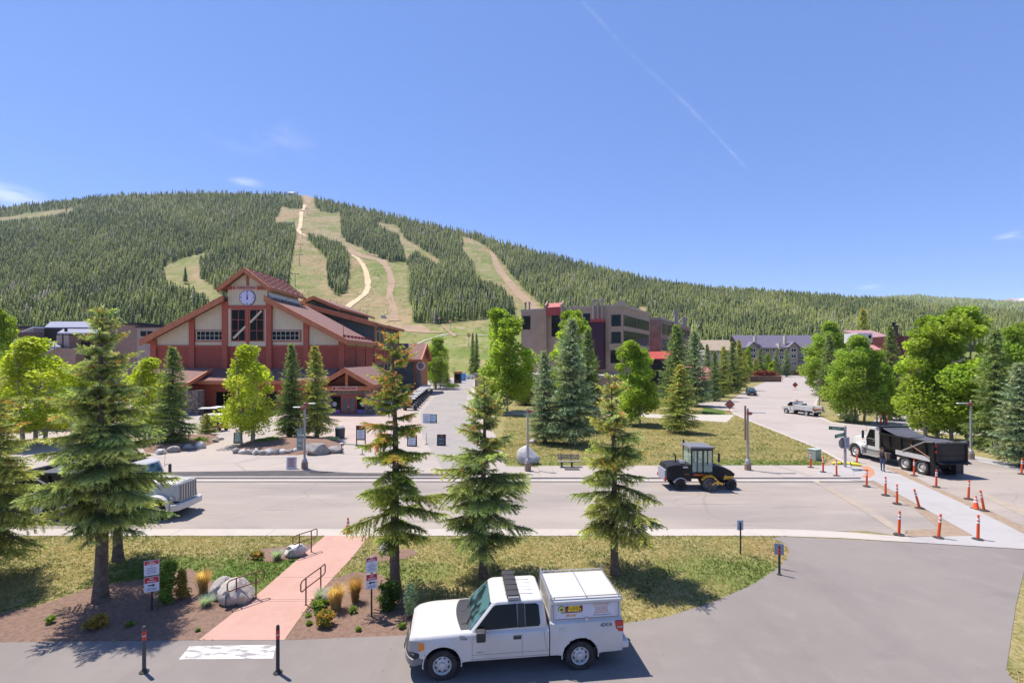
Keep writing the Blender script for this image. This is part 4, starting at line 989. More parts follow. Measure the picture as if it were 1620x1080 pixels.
for px0, px1 in ((311.5, 354.3), (430.5, 474.5)):
    x0, x1 = WX(px0, 80), WX(px1, 80)
    b = nb(lodge); b.box(x0 - 0.22, x1 + 0.22, 79.9, 80.05, 11.05, 13.0); b.build('window_surround', M_trim, lodge)
    window(lodge, Vector((x0, 79.88, 11.25)), (1, 0), x1 - x0, 1.6, 6, 2, bw=0.12, mw=0.07)
for x0 in (LX - 2.72, LX + 0.28):
    window(lodge, Vector((x0, 79.74, 11.1)), (1, 0), 2.44, 5.3, 2, 3, fr=M_trim, bw=0.16, mw=0.09)
b = nb(lodge); b.bar((LX - 2.3, 79.66, 11.6), (LX - 0.35, 79.66, 13.55), 0.02, 0.34); b.bar((LX + 0.45, 79.66, 14.2), (LX + 2.3, 79.66, 16.1), 0.02, 0.34); b.build('window_brace', M_beige, lodge)
# clock: face, ring, marks and hands
ck = nb(lodge); ck.lathe([(1.30, 0), (1.30, -0.12), (1.22, -0.14)], 'Y', (LX, 79.72, 18.25), 40); ck = ck.build('clock', mat('clock_ring', (0.06, 0.05, 0.09), 0.5), lodge, smooth=40)
b = nb(lodge); b.lathe([(1.21, -0.14), (1.21, -0.155)], 'Y', (LX, 79.72, 18.25), 40); b.build('dial', mat('clock_face', (0.62, 0.58, 0.74), 0.5), ck)
M_ink = mat('clock_ink', (0.03, 0.025, 0.10), 0.6)
b = nb(lodge)
for k in range(12):
    if k % 3 == 0: continue
    a = k * math.pi / 6; b.bar((LX + 0.95 * math.sin(a), 79.56, 18.25 + 0.95 * math.cos(a)), (LX + 1.12 * math.sin(a), 79.56, 18.25 + 1.12 * math.cos(a)), 0.03, 0.06)
b.build('hour_mark', M_ink, ck)
for s, dx, dz in (('12', 0, 0.98), ('3', 1.0, 0), ('6', 0, -1.0), ('9', -1.0, 0)): text('numeral', s, 0.42, M_ink, ck, (dx, 79.555 - 80, 18.25 + dz), (R(90), 0, 0), bold=0.015)
for l, w, dx in ((0.95, 0.085, -0.015), (0.62, 0.13, 0.015)):
    b = nb(lodge); b.prism([(LX + dx - w, 17.93), (LX + dx + w, 17.93), (LX + dx * 2, 18.25 + l)], 'Y', 79.50 if l > 0.7 else 79.52, 79.515 if l > 0.7 else 79.535); b.build('hand', M_ink, ck)
M_signred = mat('sign_red', (0.40, 0.09, 0.07), 0.6); M_signcream = mat('sign_cream', (0.72, 0.55, 0.45), 0.6); M_signtext = mat('sign_dark_red', (0.16, 0.02, 0.02), 0.6)
def station_sign(cx, y, z, w, h):
    b = nb(lodge); b.box(cx - w / 2, cx + w / 2, y - 0.06, y, z - h / 2, z + h / 2); s = b.build('sign', M_signcream, lodge)
    b = nb(lodge); b.box(cx - w / 2 + 0.07, cx + w / 2 - 0.07, y - 0.075, y - 0.055, z - h / 2 + 0.07, z + h / 2 - 0.07); b.build('sign_field', mat('sign_salmon', (0.55, 0.25, 0.19), 0.6), s)
    text('lettering', 'COPPER STATION', h * 0.72, M_signtext, s, (cx - LX + w * 0.07, y - 80 - 0.08, z), (R(90), 0, 0), bold=0.012, sx=w * 0.79 / (h * 0.72 * 8.6))
    b = nb(lodge); b.lathe([(h * 0.3, 0), (h * 0.3, -0.02)], 'Y', (cx - w * 0.43, y - 0.075, z), 16); b.build('sign_roundel', M_signtext, s)
station_sign(LX - 0.45, 79.6, 19.82, 4.0, 0.62)
# wing behind, along the lane
b = nb(lodge); b.box(-38.5, -27.52, 97.05, 118, -0.1, 10.3); b.build('wing_wall', M_red, lodge)
b = nb(lodge); b.prism([(-40.5, 10.35), (-27.5, 10.35), (-27.5, 15.0), (-40.5, 18.4)], 'Y', 97.06, 118); b.build('wing_gable', M_teal, lodge)
b = nb(lodge); b.prism([(-26.5, 15.2), (-41, 19.1), (-41, 18.75), (-26.5, 14.85)], 'Y', 95.8, 119.2); w_ = b.build('wing_roof', M_shingle, lodge)
b = nb(lodge); b.prism([(-26.4, 15.24), (-41, 19.16), (-41, 18.3), (-26.4, 14.4)], 'Y', 95.5, 95.82); b.box(-26.5, -26.35, 95.5, 119.2, 14.75, 15.22); b.build('rake_board', M_timber, w_)
b = nb(lodge); b.bar((-26.45, 104, 15.3), (-26.45, 119, 15.3), 0.16, 0.1); b.build('gutter', M_copper, w_); b = nb(lodge); b.bar((-40.9, 95.9, 19.2), (-26.5, 95.9, 15.32), 0.1, 0.06); b.build('flashing', M_copper, w_)
b = nb(lodge)
for y in (97.1, 103.6, 110.3, 117.2): b.box(-27.5, -27.25, y, y + 0.5, 0, 15.0)
b.box(-27.5, -27.28, 97.1, 117.9, 10.1, 10.6); b.box(-27.5, -27.3, 97.1, 117.9, 7.4, 7.8); b.build('post', M_timber, lodge)
for y in (98.4, 101.0, 104.8, 107.5, 111.5, 114.3):
    window(lodge, Vector((-27.42, y, 11.0)), (0, 1), 2.1, 2.9, 2, 1, bw=0.12, mw=0.08)
    window(lodge, Vector((-27.42, y, 4.2)), (0, 1), 2.1, 3.0, 2, 2, bw=0.12, mw=0.08)
# clerestory on the roof
b = nb(lodge); b.prism([(-44, 14.5), (-36, 14.5), (-36, 18.7), (-40, 20.4), (-44, 18.7)], 'Y', 99.5, 122); b.build('clerestory_wall', M_teal, lodge)
for sg in (-1, 1):
    b = nb(lodge); b.prism([(-40, 20.85), (-40 + sg * 5.2, 18.65), (-40 + sg * 5.2, 18.35), (-40, 20.55)], 'Y', 98.2, 123); r_ = b.build('clerestory_roof', M_shingle, lodge)
    b = nb(lodge); b.prism([(-40, 20.9), (-40 + sg * 5.25, 18.68), (-40 + sg * 5.25, 18.0), (-40, 20.2)], 'Y', 97.9, 98.22); b.box(*sorted((-40 + sg * 5.2, -40 + sg * 5.32)), 98, 123, 18.2, 18.66); b.build('rake_board', M_timber, r_)
for y in (101, 106.5, 112): window(lodge, Vector((-35.98, y, 17.0)), (0, 1), 4.6, 1.25, 6, 1, bw=0.12, mw=0.08)
# low porch along the front, entry gable with stone piers
b = nb(lodge); b.box(-53.5, -27.6, 75.6, 79.95, -0.1, 4.6); b.build('porch_wall', M_trim, lodge)
b = nb(lodge); b.prism([(79.98, 6.7), (74.3, 4.95), (74.3, 4.65), (79.98, 6.4)], 'X', -54.6, -28.5); r_ = b.build('porch_roof', M_shingle, lodge)
b = nb(lodge); b.box(-54.8, -28.5, 74.05, 74.3, 4.4, 4.97); b.build('fascia', M_timber, r_)
b = nb(lodge); b.box(-55.5, -48.6, 72.6, 75.55, -0.1, 4.2); b.build('bay_wall', M_trim, lodge)
b = nb(lodge); b.prism([(77.2, 6.75), (71.6, 4.75), (71.6, 4.42), (77.2, 6.42)], 'X', -56.4, -47.6); r_ = b.build('bay_roof', M_shingle, lodge)
b = nb(lodge); b.box(-56.5, -47.5, 71.35, 71.6, 4.2, 4.78); b.bar((-47.55, 71.5, 4.55), (-47.55, 77.2, 6.55), 0.2, 0.5); b.build('fascia', M_timber, r_)
b = nb(lodge); b.box(-48.7, -46.4, 71.9, 73.4, -0.1, 3.6); b.build('stone_pier', M_stone, lodge)
for x in (-28.6, -22.0):
    b = nb(lodge); b.box(x, x + 1.6, 72.5, 73.6, -0.1, 4.0); b.build('stone_pier', M_stone, lodge)
for x in (-54.6, -52.5, -50.5): window(lodge, Vector((x, 72.55, 1.0)), (1, 0), 1.3, 2.4, 2, 1, fr=M_frame, bw=0.1)
for x in (-46, -42.5, -39, -35.5, -32): window(lodge, Vector((x, 75.55, 0.4)), (1, 0), 2.6, 2.9, 2, 1, fr=M_signred, bw=0.12)
EX, EY = -24.6, 72.7
b = nb(lodge); b.box(-28, -21, EY + 0.55, 80, -0.1, 4.2); b.build('entry_wall', M_stone, lodge)
b = nb(lodge); b.prism([(-28.0, 4.2), (-21.2, 4.2), (EX, 6.2)], 'Y', EY + 0.5, 88); b.build('entry_gable', mat('gable_brown', (0.16, 0.055, 0.03), 0.8), lodge)
for sg in (-1, 1):
    b = nb(lodge); b.prism([(EX, 6.95), (EX + sg * 4.3, 4.45), (EX + sg * 4.3, 4.15), (EX, 6.65)], 'Y', EY - 0.9, 88.5); r_ = b.build('entry_roof', M_shingle, lodge)
    b = nb(lodge); b.prism([(EX, 7.0), (EX + sg * 4.36, 4.47), (EX + sg * 4.36, 3.75), (EX, 6.2)], 'Y', EY - 1.2, EY - 0.88); b.box(*sorted((EX + sg * 4.3, EX + sg * 4.45)), EY - 1.1, 88.5, 4.0, 4.47); b.build('rake_board', M_timber, r_)
b = nb(lodge); b.bar((EX, EY - 1.25, 7.0), (EX + 4.3, EY - 1.25, 4.5), 0.06, 0.1); b.build('flashing', M_copper, lodge)
b = nb(lodge); b.box(-28.2, -20.9, EY - 0.45, EY + 0.5, 3.55, 4.2); b.box(EX - 0.18, EX + 0.18, EY - 0.4, EY - 0.1, 4.2, 6.5); b.build('beam', M_timber, lodge)
station_sign(EX - 0.2, EY - 0.47, 3.88, 3.7, 0.58)
b = nb(lodge); b.box(-28.0, -21.2, EY + 0.5, EY + 0.56, 0, 2.75); b.build('entry_glazing', M_glass, lodge)
for x in (-25.55, -24.5):
    window(lodge, Vector((x, EY + 0.44, 0.05)), (1, 0), 1.0, 2.6, 1, 1, fr=M_signred, gl=mat('door_glass', (0.10, 0.12, 0.125), 0.15), bw=0.16, name='door')
b = nb(lodge); b.box(-27.9, -25.7, EY + 0.42, EY + 0.5, 0, 0.12); b.box(-23.4, -21.3, EY + 0.42, EY + 0.5, 0, 0.12); b.box(-27.95, -21.2, EY + 0.4, EY + 0.5, 2.68, 2.85)
for x in (-27.95, -25.7, -23.45, -21.35): b.box(x, x + 0.15, EY + 0.4, EY + 0.5, 0, 2.7)
b.build('door_frame', M_signred, lodge)
for x in (-26.7, -22.4):
    b = nb(lodge); b.box(x - 0.85, x + 0.85, EY + 0.44, EY + 0.47, 0.15, 0.62); b.build('poster', mat('poster_pink', (0.35, 0.12, 0.42), 0.5, c2=(0.10, 0.22, 0.55), scale=0.9), lodge)
    b = nb(lodge)
    for k in (0, 1): b.lathe([(0.36, 0.0), (0.36, -0.01)], 'Y', (x + 0.12 * k, EY + 0.46 - 0.012 * k, 1.45), 20) if k == 0 else b.box(x - 0.03, x + 0.03, EY + 0.43, EY + 0.449, 1.2, 1.7)
    b.build('roundel', M_white, lodge)
b = nb(lodge); b.box(-24.68, -24.4, EY + 0.36, EY + 0.40, 1.02, 1.15); b.build('door_handle', M_white, lodge)

# side lodge down the lane
sl = thing('side_lodge', 'small timber lodge with a round sign at the corner of the lane', 'lodge', (-24.5, 112, 0))
b = nb(sl); b.box(-30, -21.6, 112, 124, -0.1, 8.2); b.build('wall', M_teal, sl)
b = nb(sl); b.box(-22.6, -21.5, 111.9, 124.1, -0.1, 8.25); b.build('timber_end', M_timber, sl)
b = nb(sl); b.prism([(112, 8.2), (124, 8.2), (118, 11.3)], 'X', -30, -21.6); b.build('gable', M_trim, sl)
for sg in (-1, 1):
    b = nb(sl); b.prism([(118, 11.9), (118 + sg * 7.2, 8.05), (118 + sg * 7.2, 7.7), (118, 11.55)], 'X', -30.5, -20.8); r_ = b.build('roof', M_shingle, sl)
    b = nb(sl); b.prism([(118, 11.95), (118 + sg * 7.3, 8.05), (118 + sg * 7.3, 7.4), (118, 11.2)], 'X', -20.8, -20.5); b.box(-30.5, -20.6, *sorted((118 + sg * 7.2, 118 + sg * 7.35)), 7.5, 8.05); b.build('rake_board', M_timber, r_)
b = nb(sl); b.box(-22.0, -21.0, 111.6, 113, -0.1, 5.5); b.build('stone_pier', M_stone, sl)
b = nb(sl); b.lathe([(1.0, 0), (1.0, -0.15)], 'Y', (-20.9, 111.6, 6.6), 24); d_ = b.build('round_sign', M_white, sl); b = nb(sl); b.lathe([(0.72, 0), (0.72, -0.02)], 'Y', (-20.9, 111.44, 6.6), 24); b.build('sign_field', mat('sign_brown', (0.30, 0.18, 0.17), 0.6), d_)
b = nb(sl); b.prism([(112, 4.8), (109, 3.8), (109, 3.55), (112, 4.55)], 'X', -29.6, -24); b.build('awning', M_shingle, sl)
for x in (-28.8, -26.6): window(sl, Vector((x, 111.98, 1.0)), (1, 0), 1.6, 2.4, 2, 1)

# brown condominiums on the left
M_tan = banded('tan_boards', (0.38, 0.25, 0.18), (0.23, 0.16, 0.125), 0.4, 0.06, 'XY', 0.8, 0.4, noise=(0.28, 0.20, 0.155))
M_tan2 = mat('pale_stucco', (0.40, 0.32, 0.27), 0.85, c2=(0.34, 0.275, 0.23), scale=0.8)
M_seam = banded('blue_grey_metal', (0.25, 0.25, 0.31), (0.12, 0.12, 0.16), 0.55, 0.09, 'X', 0.4, 0.6, metal=0.25)
M_darkroof = mat('dark_roofing', (0.05, 0.038, 0.042), 0.8)
lc = thing('condominium_block', 'brown boarded condominiums with blue grey metal roofs at the left', 'building', (-92, 103, 0))
def LXp(px): return WX(px, 102)
def LZ(py): return WZ(py, 102)
b = nb(lc); b.box(LXp(-60), LXp(112), 108, 124, -0.1, LZ(517)); b.build('rear_wall', M_tan, lc)
b = nb(lc); b.box(LXp(-60), LXp(113), 107.6, 124, LZ(517), LZ(512.5)); b.build('rear_parapet', M_darkroof, lc)
b = nb(lc); b.prism([(LXp(136), -0.1), (LXp(213), -0.1), (LXp(213), LZ(514)), (LXp(175), LZ(512)), (LXp(136), LZ(524))], 'Y', 103, 120); b.build('wall', M_tan, lc)
b = nb(lc); b.prism([(LXp(140), LZ(513)), (LXp(176), LZ(511.5)), (LXp(214), LZ(514)), (LXp(214), LZ(509.5)), (LXp(176), LZ(507.5)), (LXp(140), LZ(509))], 'Y', 102.5, 120); b.build('parapet', M_darkroof, lc)
b = nb(lc); b.box(LXp(213), LXp(262), 102.6, 118, -0.1, LZ(518)); b.build('stucco_wall', M_tan2, lc)
b = nb(lc); b.box(LXp(212), LXp(262), 102.3, 118, LZ(518), LZ(515.5)); b.build('stucco_parapet', M_darkroof, lc)
for px in (219.5, 230): window(lc, Vector((LXp(px), 102.55, LZ(531.5))), (1, 0), 1.1, 1.05, 1, 1, fr=M_darkroof, bw=0.08)
b = nb(lc); b.box(LXp(147), LXp(162), 104, 106, LZ(515), LZ(504.5)); b.build('chimney', M_tan, lc)
def shed(px0, px1, y0, y1, d0=100.5, d1=105.5, sk=10):
    b = nb(lc); za, zb = WZ(y0, d1), WZ(y1, d0)
    b._add([(WX(px0 + sk, d1), d1, za), (WX(px1 - 2, d1), d1, za), (WX(px1, d0), d0, zb), (WX(px0, d0), d0, zb)] + [(WX(px0 + sk, d1), d1, za - 0.25), (WX(px1 - 2, d1), d1, za - 0.25), (WX(px1, d0), d0, zb - 0.25), (WX(px0, d0), d0, zb - 0.25)], [(0, 1, 2, 3), (7, 6, 5, 4), (0, 4, 5, 1), (1, 5, 6, 2), (2, 6, 7, 3), (3, 7, 4, 0)])
    b.build('metal_roof', M_seam, lc)
shed(70, 148, 508.5, 517.5, 101.5, 108); shed(90, 155, 516.5, 526.5, 98.5, 103, 16); shed(46, 96, 539.5, 548.5, 97, 101, 8); shed(-70, 27, 535.5, 546.5, 98, 103, 6)
b = nb(lc); b.box(LXp(58), LXp(136), 101.8, 103.4, -0.1, LZ(519)); b.build('recess_wall', mat('recess', (0.055, 0.045, 0.042), 0.8), lc)
b = nb(lc); b.prism([(LXp(55), LZ(527)), (LXp(73), LZ(519)), (LXp(73), LZ(538)), (LXp(55), LZ(538))], 'Y', 99.3, 101.6); b.box(LXp(112), LXp(120), 98.8, 101.6, -0.1, LZ(531)); b.box(LXp(123), LXp(131), 98.8, 101.6, -0.1, LZ(531)); b.build('balcony_wall', M_tan2, lc)
b = nb(lc); b.prism([(LXp(98), -0.1), (LXp(150), -0.1), (LXp(150), LZ(552)), (LXp(120), LZ(551)), (LXp(98), LZ(560))], 'Y', 97.5, 99.5); b.build('stair_wall', M_tan, lc)
b = nb(lc); b.bar((LXp(120), 98.5, LZ(550.5)), (LXp(97.5), 98.5, LZ(559.5)), 2.2, 0.28); b.bar((LXp(74), 100.4, LZ(518.5)), (LXp(54.5), 100.4, LZ(526.5)), 2.4, 0.28); b.build('white_cap', M_white, lc)
for y0, y1 in ((527, 538), (560, 571)):
    b = nb(lc); x0, x1 = (LXp(57), LXp(94)) if y0 < 540 else (LXp(86), LXp(99))
    b.box(x0, x1, 98.2, 98.35, LZ(y1) , LZ(y1) + 0.2); b.box(x0, x1, 98.2, 98.35, LZ(y0) - 0.15, LZ(y0))
    for x in np.arange(x0, x1, 0.32): b.box(x, x + 0.18, 98.24, 98.31, LZ(y1), LZ(y0))
    b.build('balcony_rail', mat('rail_brown', (0.10, 0.05, 0.045), 0.7), lc)
window(lc, Vector((LXp(98), 101.7, LZ(538))), (1, 0), 1.6, 1.3, 2, 1, fr=M_white, bw=0.09)
b = nb(lc); b.box(LXp(-70), LXp(30), 101, 108, -0.1, LZ(545)); b.build('left_wall', M_tan2, lc)
b = nb(lc); b.lathe([(0.25, LZ(527)), (0.25, LZ(521)), (0.35, LZ(521)), (0.35, LZ(520))], 'Z', (LXp(119.5), 99.8, 0), 10); b.build('flue', M_black, lc)
# red hut behind the left trees
hut = thing('red_hut', 'low red hut half hidden behind the broad spruce and lime aspens', 'hut', (WX(85, 57), 57, 0))
b = nb(hut); b.box(WX(46, 57), WX(128, 57), 57, 61, -0.1, 2.9); b.build('wall', M_red, hut)
b = nb(hut); b.prism([(56.3, 2.85), (61.6, 3.6), (61.6, 3.8), (56.3, 3.05)], 'X', WX(43, 57), WX(131, 57)); b.build('roof', M_shingle, hut)
for px in (74, 105): window(hut, Vector((WX(px, 57), 56.97, 1.1)), (1, 0), 1.3, 1.1, 2, 1)

# grey concrete building
M_brd = layered('ribbed_concrete', (0.50, 0.365, 0.265), [((0.41, 0.295, 0.215), 0.35, 0.42, 0.65, 0.8), ((0.56, 0.42, 0.315), 6, 0.5, 0.7, 0.5), ((0.28, 0.22, 0.18), 0.9, 0.6, 0.75, 0.35, (1, 1, 0.15))], rough=0.95, bump=0.8, bscale=9)
M_maroon = banded('maroon_metal', (0.062, 0.024, 0.045), (0.03, 0.012, 0.022), 0.42, 0.06, 'X', 0.5, 0.6)
M_redmetal = banded('red_seam_roof', (0.42, 0.075, 0.065), (0.26, 0.04, 0.04), 0.45, 0.06, 'X', 0.5, 0.5)
cb = thing('concrete_building', 'grey ribbed concrete block with a maroon chimney shaft and ribbon windows', 'building', (25, 110, 0), R(-29.3))
def lb(t=None):
    b = MB(); return b
b = lb(); b.box(-26, 0, 0, 25, -0.1, 20.3); b.build('wall', M_brd, cb)
b = lb(); b.box(-26.1, 0.12, -0.12, 0.25, 20.0, 20.55); b.box(-0.25, 0.14, 0.25, 25.1, 20.0, 20.55); b.box(-1.2, 0.3, -0.3, 1.2, 20.3, 21.3); b.build('parapet', mat('coping', (0.42, 0.34, 0.28), 0.9), cb)
for x in (-18.9, -14.7):
    b = lb(); b.prism([(-1.3, -0.1), (-0.02, -0.1), (-0.02, 22.2), (-1.3, 21.2)], 'X', x, x + 0.4); b.build('fin_wall', M_brd, cb)
b = lb(); b.prism([(-1.2, 20.6), (0.6, 21.8), (0.6, 21.6), (-1.2, 20.4)], 'X', -18.5, -14.7); b.box(-18.5, -14.7, -1.18, -1.1, 18.6, 20.5); b.build('fin_roof', M_redmetal, cb)

def bwin(x, z, w, h, nx=1, nz=1, side=False, **k):
    """window on one of the two faces of a rotated building, in its own coordinates"""
    t = k.pop('t', cb); f = wall_frame(Vector((0, x, z)) if side else Vector((x, 0, z)), (0, 1) if side else (1, 0)); 
    b = MB(); b.M = f; bw, mw = k.get('bw', 0.1), k.get('mw', 0.08)
    b.box(0, w, -0.08, 0.03, 0, bw); b.box(0, w, -0.08, 0.03, h - bw, h); b.box(0, bw, -0.08, 0.03, bw, h - bw); b.box(w - bw, w, -0.08, 0.03, bw, h - bw)
    for i in range(1, nx): b.box(w * i / nx - mw / 2, w * i / nx + mw / 2, -0.07, 0.03, bw, h - bw)
    for j in range(1, nz): b.box(bw, w - bw, -0.06, 0.03, h * j / nz - mw / 2, h * j / nz + mw / 2)
    o = b.build('window', k.get('fr', M_black), t); b = MB(); b.M = f; b.box(bw * 0.7, w - bw * 0.7, -0.03, 0.01, bw * 0.7, h - bw * 0.7); b.build('pane', k.get('gl', M_glass2), o)
bwin(-17.6, 13.6, 2.6, 5.2, 1, 3); bwin(-25.6, 15.5, 2.2, 3.4, 1, 2); bwin(-9.4, 15.8, 1.7, 3.0); bwin(-2.6, 15.6, 2.2, 2.6); bwin(-2.6, 11.8, 2.2, 2.5); bwin(-2.8, 7.2, 2.4, 3.2)
b = lb(); b.box(-2.9, 0.5, -0.7, 0, 10.2, 11.6); b.build('sill_box', M_brd, cb)
for z, h in ((15.7, 2.5), (11.6, 3.0), (7.2, 3.2)):
    for k in range(9): bwin(0.7 + k * 2.62, z, 2.5, h, 2, 1, True, bw=0.12, mw=0.14)
b = lb(); b.box(0, 0.12, 0.5, 24.6, 14.75, 15.55); b.box(0, 0.12, 0.5, 24.6, 10.4, 11.45); b.build('spandrel', M_brd, cb)
b = lb(); b.box(-7.2, -4.0, -1.5, 0, 5.8, 16.6); ch = b.build('chimney_shaft', M_maroon, cb)
b = lb(); b.prism([(-7.35, 16.6), (-3.85, 16.6), (-4.3, 17.3), (-6.9, 17.3)], 'Y', -1.65, 0.05); b.build('shaft_cap', M_redmetal, ch)
for x in (-6.6, -5.6, -4.6):
    b = lb(); b.lathe([(0.24, 17.2), (0.24, 21.6), (0.36, 21.6), (0.36, 22.0), (0.2, 22.05)], 'Z', (x, -0.75, 0), 12); b.build('flue', mat('flue_tan', (0.33, 0.29, 0.25), 0.6), ch)
for x in (-27.0, -25.9):
    b = lb(); b.lathe([(0.2, 20), (0.2, 22.2), (0.28, 22.2), (0.28, 22.6)], 'Z', (x + 1.2, 2, 0), 10); b.build('flue', mat('flue_grey', (0.2, 0.18, 0.17), 0.6), cb)
b = lb(); b.box(-34, -2, -9, -0.05, -0.1, 4.2); b.build('podium', mat('podium_tan', (0.40, 0.29, 0.22), 0.9, c2=(0.34, 0.25, 0.19), scale=0.6), cb)
b = lb(); b.box(-34.2, -1.8, -9.2, -0.02, 4.2, 4.7); b.build('podium_cap', M_conc, cb)
cw = thing('brick_wing', 'brown brick wing with many flues right of the grey concrete block', 'building', (42.9, 140, 0), R(-29.3))
M_bbr = layered('brown_brick', (0.40, 0.27, 0.20), [((0.20, 0.135, 0.105), 0.5, 0.42, 0.65, 0.8), ((0.33, 0.235, 0.19), 8, 0.5, 0.7, 0.6)], rough=0.95, bump=0.8, bscale=8)
b = lb(); b.box(-14, 0, 0, 50, -0.1, 19.6); b.build('wall', M_bbr, cw)
b = lb(); b.box(-14, 0.12, -0.12, 0.25, 19.4, 20.0); b.box(-0.25, 0.14, 0.25, 50, 19.4, 20.0); b.build('parapet', mat('coping2', (0.33, 0.28, 0.25), 0.9), cw)
for z, h in ((15.3, 3.2), (10.6, 3.2)):
    for k in range(8): bwin(1.2 + k * 5.9, z, 4.6, h, 3, 1, True, t=cw, bw=0.14, mw=0.14)
for y in (16, 18.3, 30, 32, 34): 
    b = lb(); b.lathe([(0.42, 12 if y < 20 else 19.5), (0.42, 22.8 if y < 20 else 21.5), (0.6, 22.8 if y < 20 else 21.5), (0.6, 23.4 if y < 20 else 22.3)], 'Z', (0.9, y, 0), 10); b.build('flue', mat('flue_tan2', (0.30, 0.26, 0.23), 0.6), cw)
b = lb(); b.prism([(-9, 8.2), (0, 10.4), (0, 10.0), (-9, 7.8)], 'X', -9, 3.5); b.build('red_canopy', M_redmetal, cw)
b = lb(); b.box(-8.5, 3, -8.5, -0.1, -0.1, 7.2); b.build('entry_block', mat('entry_dark', (0.055, 0.05, 0.05), 0.7), cw)

# purple-roofed condominiums at the end of the street
fc = thing('condominium_block', 'beige condominiums under a long purple metal roof at the end of the street', 'building', (125, 240, 0))
D = 240
def FX(px): return WX(px, D)
def FZ(py): return WZ(py, D)
M_purp = banded('purple_metal', (0.19, 0.165, 0.215), (0.13, 0.11, 0.15), 0.6, 0.08, 'X', 0.55, 0.4, metal=0.1)
M_cstucco = mat('taupe_stucco', (0.34, 0.285, 0.225), 0.9, c2=(0.29, 0.24, 0.19), scale=0.4)
b = nb(fc); b.box(FX(1170), FX(1292), D, D + 14, -0.1, FZ(549)); b.build('wall', M_cstucco, fc)
for p0, p1 in ((1180, 1195), (1244, 1258)): b = nb(fc); b.box(FX(p0), FX(p1), D - 2.5, D, -0.1, FZ(548)); b.build('bay_wall', M_cstucco, fc)
for sg in (-1, 1):
    b = nb(fc); b.prism([(D + 7, FZ(529)), (D + 7 + sg * 8.5, FZ(550)), (D + 7 + sg * 8.5, FZ(551.2)), (D + 7, FZ(530.2))], 'X', FX(1168), FX(1300)); b.build('roof', M_purp, fc)
for c in (1187.5, 1251):
    for sg in (-1, 1):
        b = nb(fc); b.prism([(FX(c), FZ(540.5)), (FX(c + sg * 9.5), FZ(549)), (FX(c + sg * 9.5), FZ(550)), (FX(c), FZ(541.7))], 'Y', D - 3.3, D + 6); b.build('gable_roof', M_purp, fc)
    b = nb(fc); b.prism([(FX(c - 7.5), FZ(548)), (FX(c + 7.5), FZ(548)), (FX(c), FZ(541.8))], 'Y', D - 2.55, D + 3); b.build('gable', M_cstucco, fc)
    for y0, h in ((557, 1.9), (566, 1.8), (578, 1.8)): window(fc, Vector((FX(c - 4.5), D - 2.52, FZ(y0))), (1, 0), 2.7, h, 2, 1, fr=M_white, bw=0.2, mw=0.16)
for px in (1199, 1210, 1222, 1233, 1264, 1273, 1283):
    for y0 in (557, 568, 579): window(fc, Vector((FX(px), D - 0.03, FZ(y0))), (1, 0), 2.2, 1.8, 2, 1, fr=M_white, bw=0.2, mw=0.16)
for px, t in ((1196, 532), (1243.5, 531), (1230.5, 543)):
    b = nb(fc); b.box(FX(px) - 0.6, FX(px) + 0.6, D + 0.2 if t < 540 else D - 2, D + 1.6, FZ(552), FZ(t)); b.build('chimney', mat('chimney_cream', (0.50, 0.45, 0.38), 0.9), fc)
b = nb(fc); b.box(FX(1259), FX(1272), D - 3, D, FZ(565), FZ(563.5)); b.box(FX(1245), FX(1272), D - 3.4, D, FZ(576), FZ(574.5)); b.build('balcony', M_cstucco, fc)
b = nb(fc); b.box(FX(1248), FX(1270), D - 3, D - 0.1, -0.1, FZ(586)); b.build('brick_base', mat('brick_base', (0.24, 0.10, 0.06), 0.9), fc)
th = thing('house', 'tan roofed house left of the purple roofed condominiums', 'house', (WX(1140, 215), 215, 0))
b = nb(th); b.box(WX(1118, 215), WX(1160, 215), 215, 226, -0.1, WZ(553, 215)); b.build('wall', mat('pale_wall', (0.42, 0.40, 0.38), 0.9), th)
for sg in (-1, 1):
    b = nb(th); b.prism([(220.5, WZ(537, 215)), (220.5 + sg * 7, WZ(554, 215)), (220.5 + sg * 7, WZ(555.5, 215)), (220.5, WZ(538.5, 215))], 'X', WX(1115, 215), WX(1162, 215)); b.build('roof', mat('tan_roof', (0.40, 0.31, 0.22), 0.9, c2=(0.33, 0.26, 0.19), scale=1), th)
for px in (1125, 1138, 1150): window(th, Vector((WX(px, 215), 214.97, WZ(561, 215))), (1, 0), 2.0, 1.4, 2, 1, fr=M_white, bw=0.16)
rh = thing('house', 'low house with a pink red roof behind the roadside spruces', 'house', (WX(1114, 118), 118, 0))
b = nb(rh); b.box(WX(1098, 118), WX(1132, 118), 118, 126, -0.1, 3.2); b.build('wall', M_tan, rh)
b = nb(rh); b.prism([(117, 3.0), (124, 6.2), (124, 5.9), (117, 2.7)], 'X', WX(1094, 118), WX(1134, 118)); b.build('roof', mat('pink_roof', (0.40, 0.14, 0.13), 0.8, c2=(0.33, 0.12, 0.11), scale=1), rh)
window(rh, Vector((WX(1110, 118), 117.97, 0.9)), (1, 0), 1.5, 1.2, 2, 1)

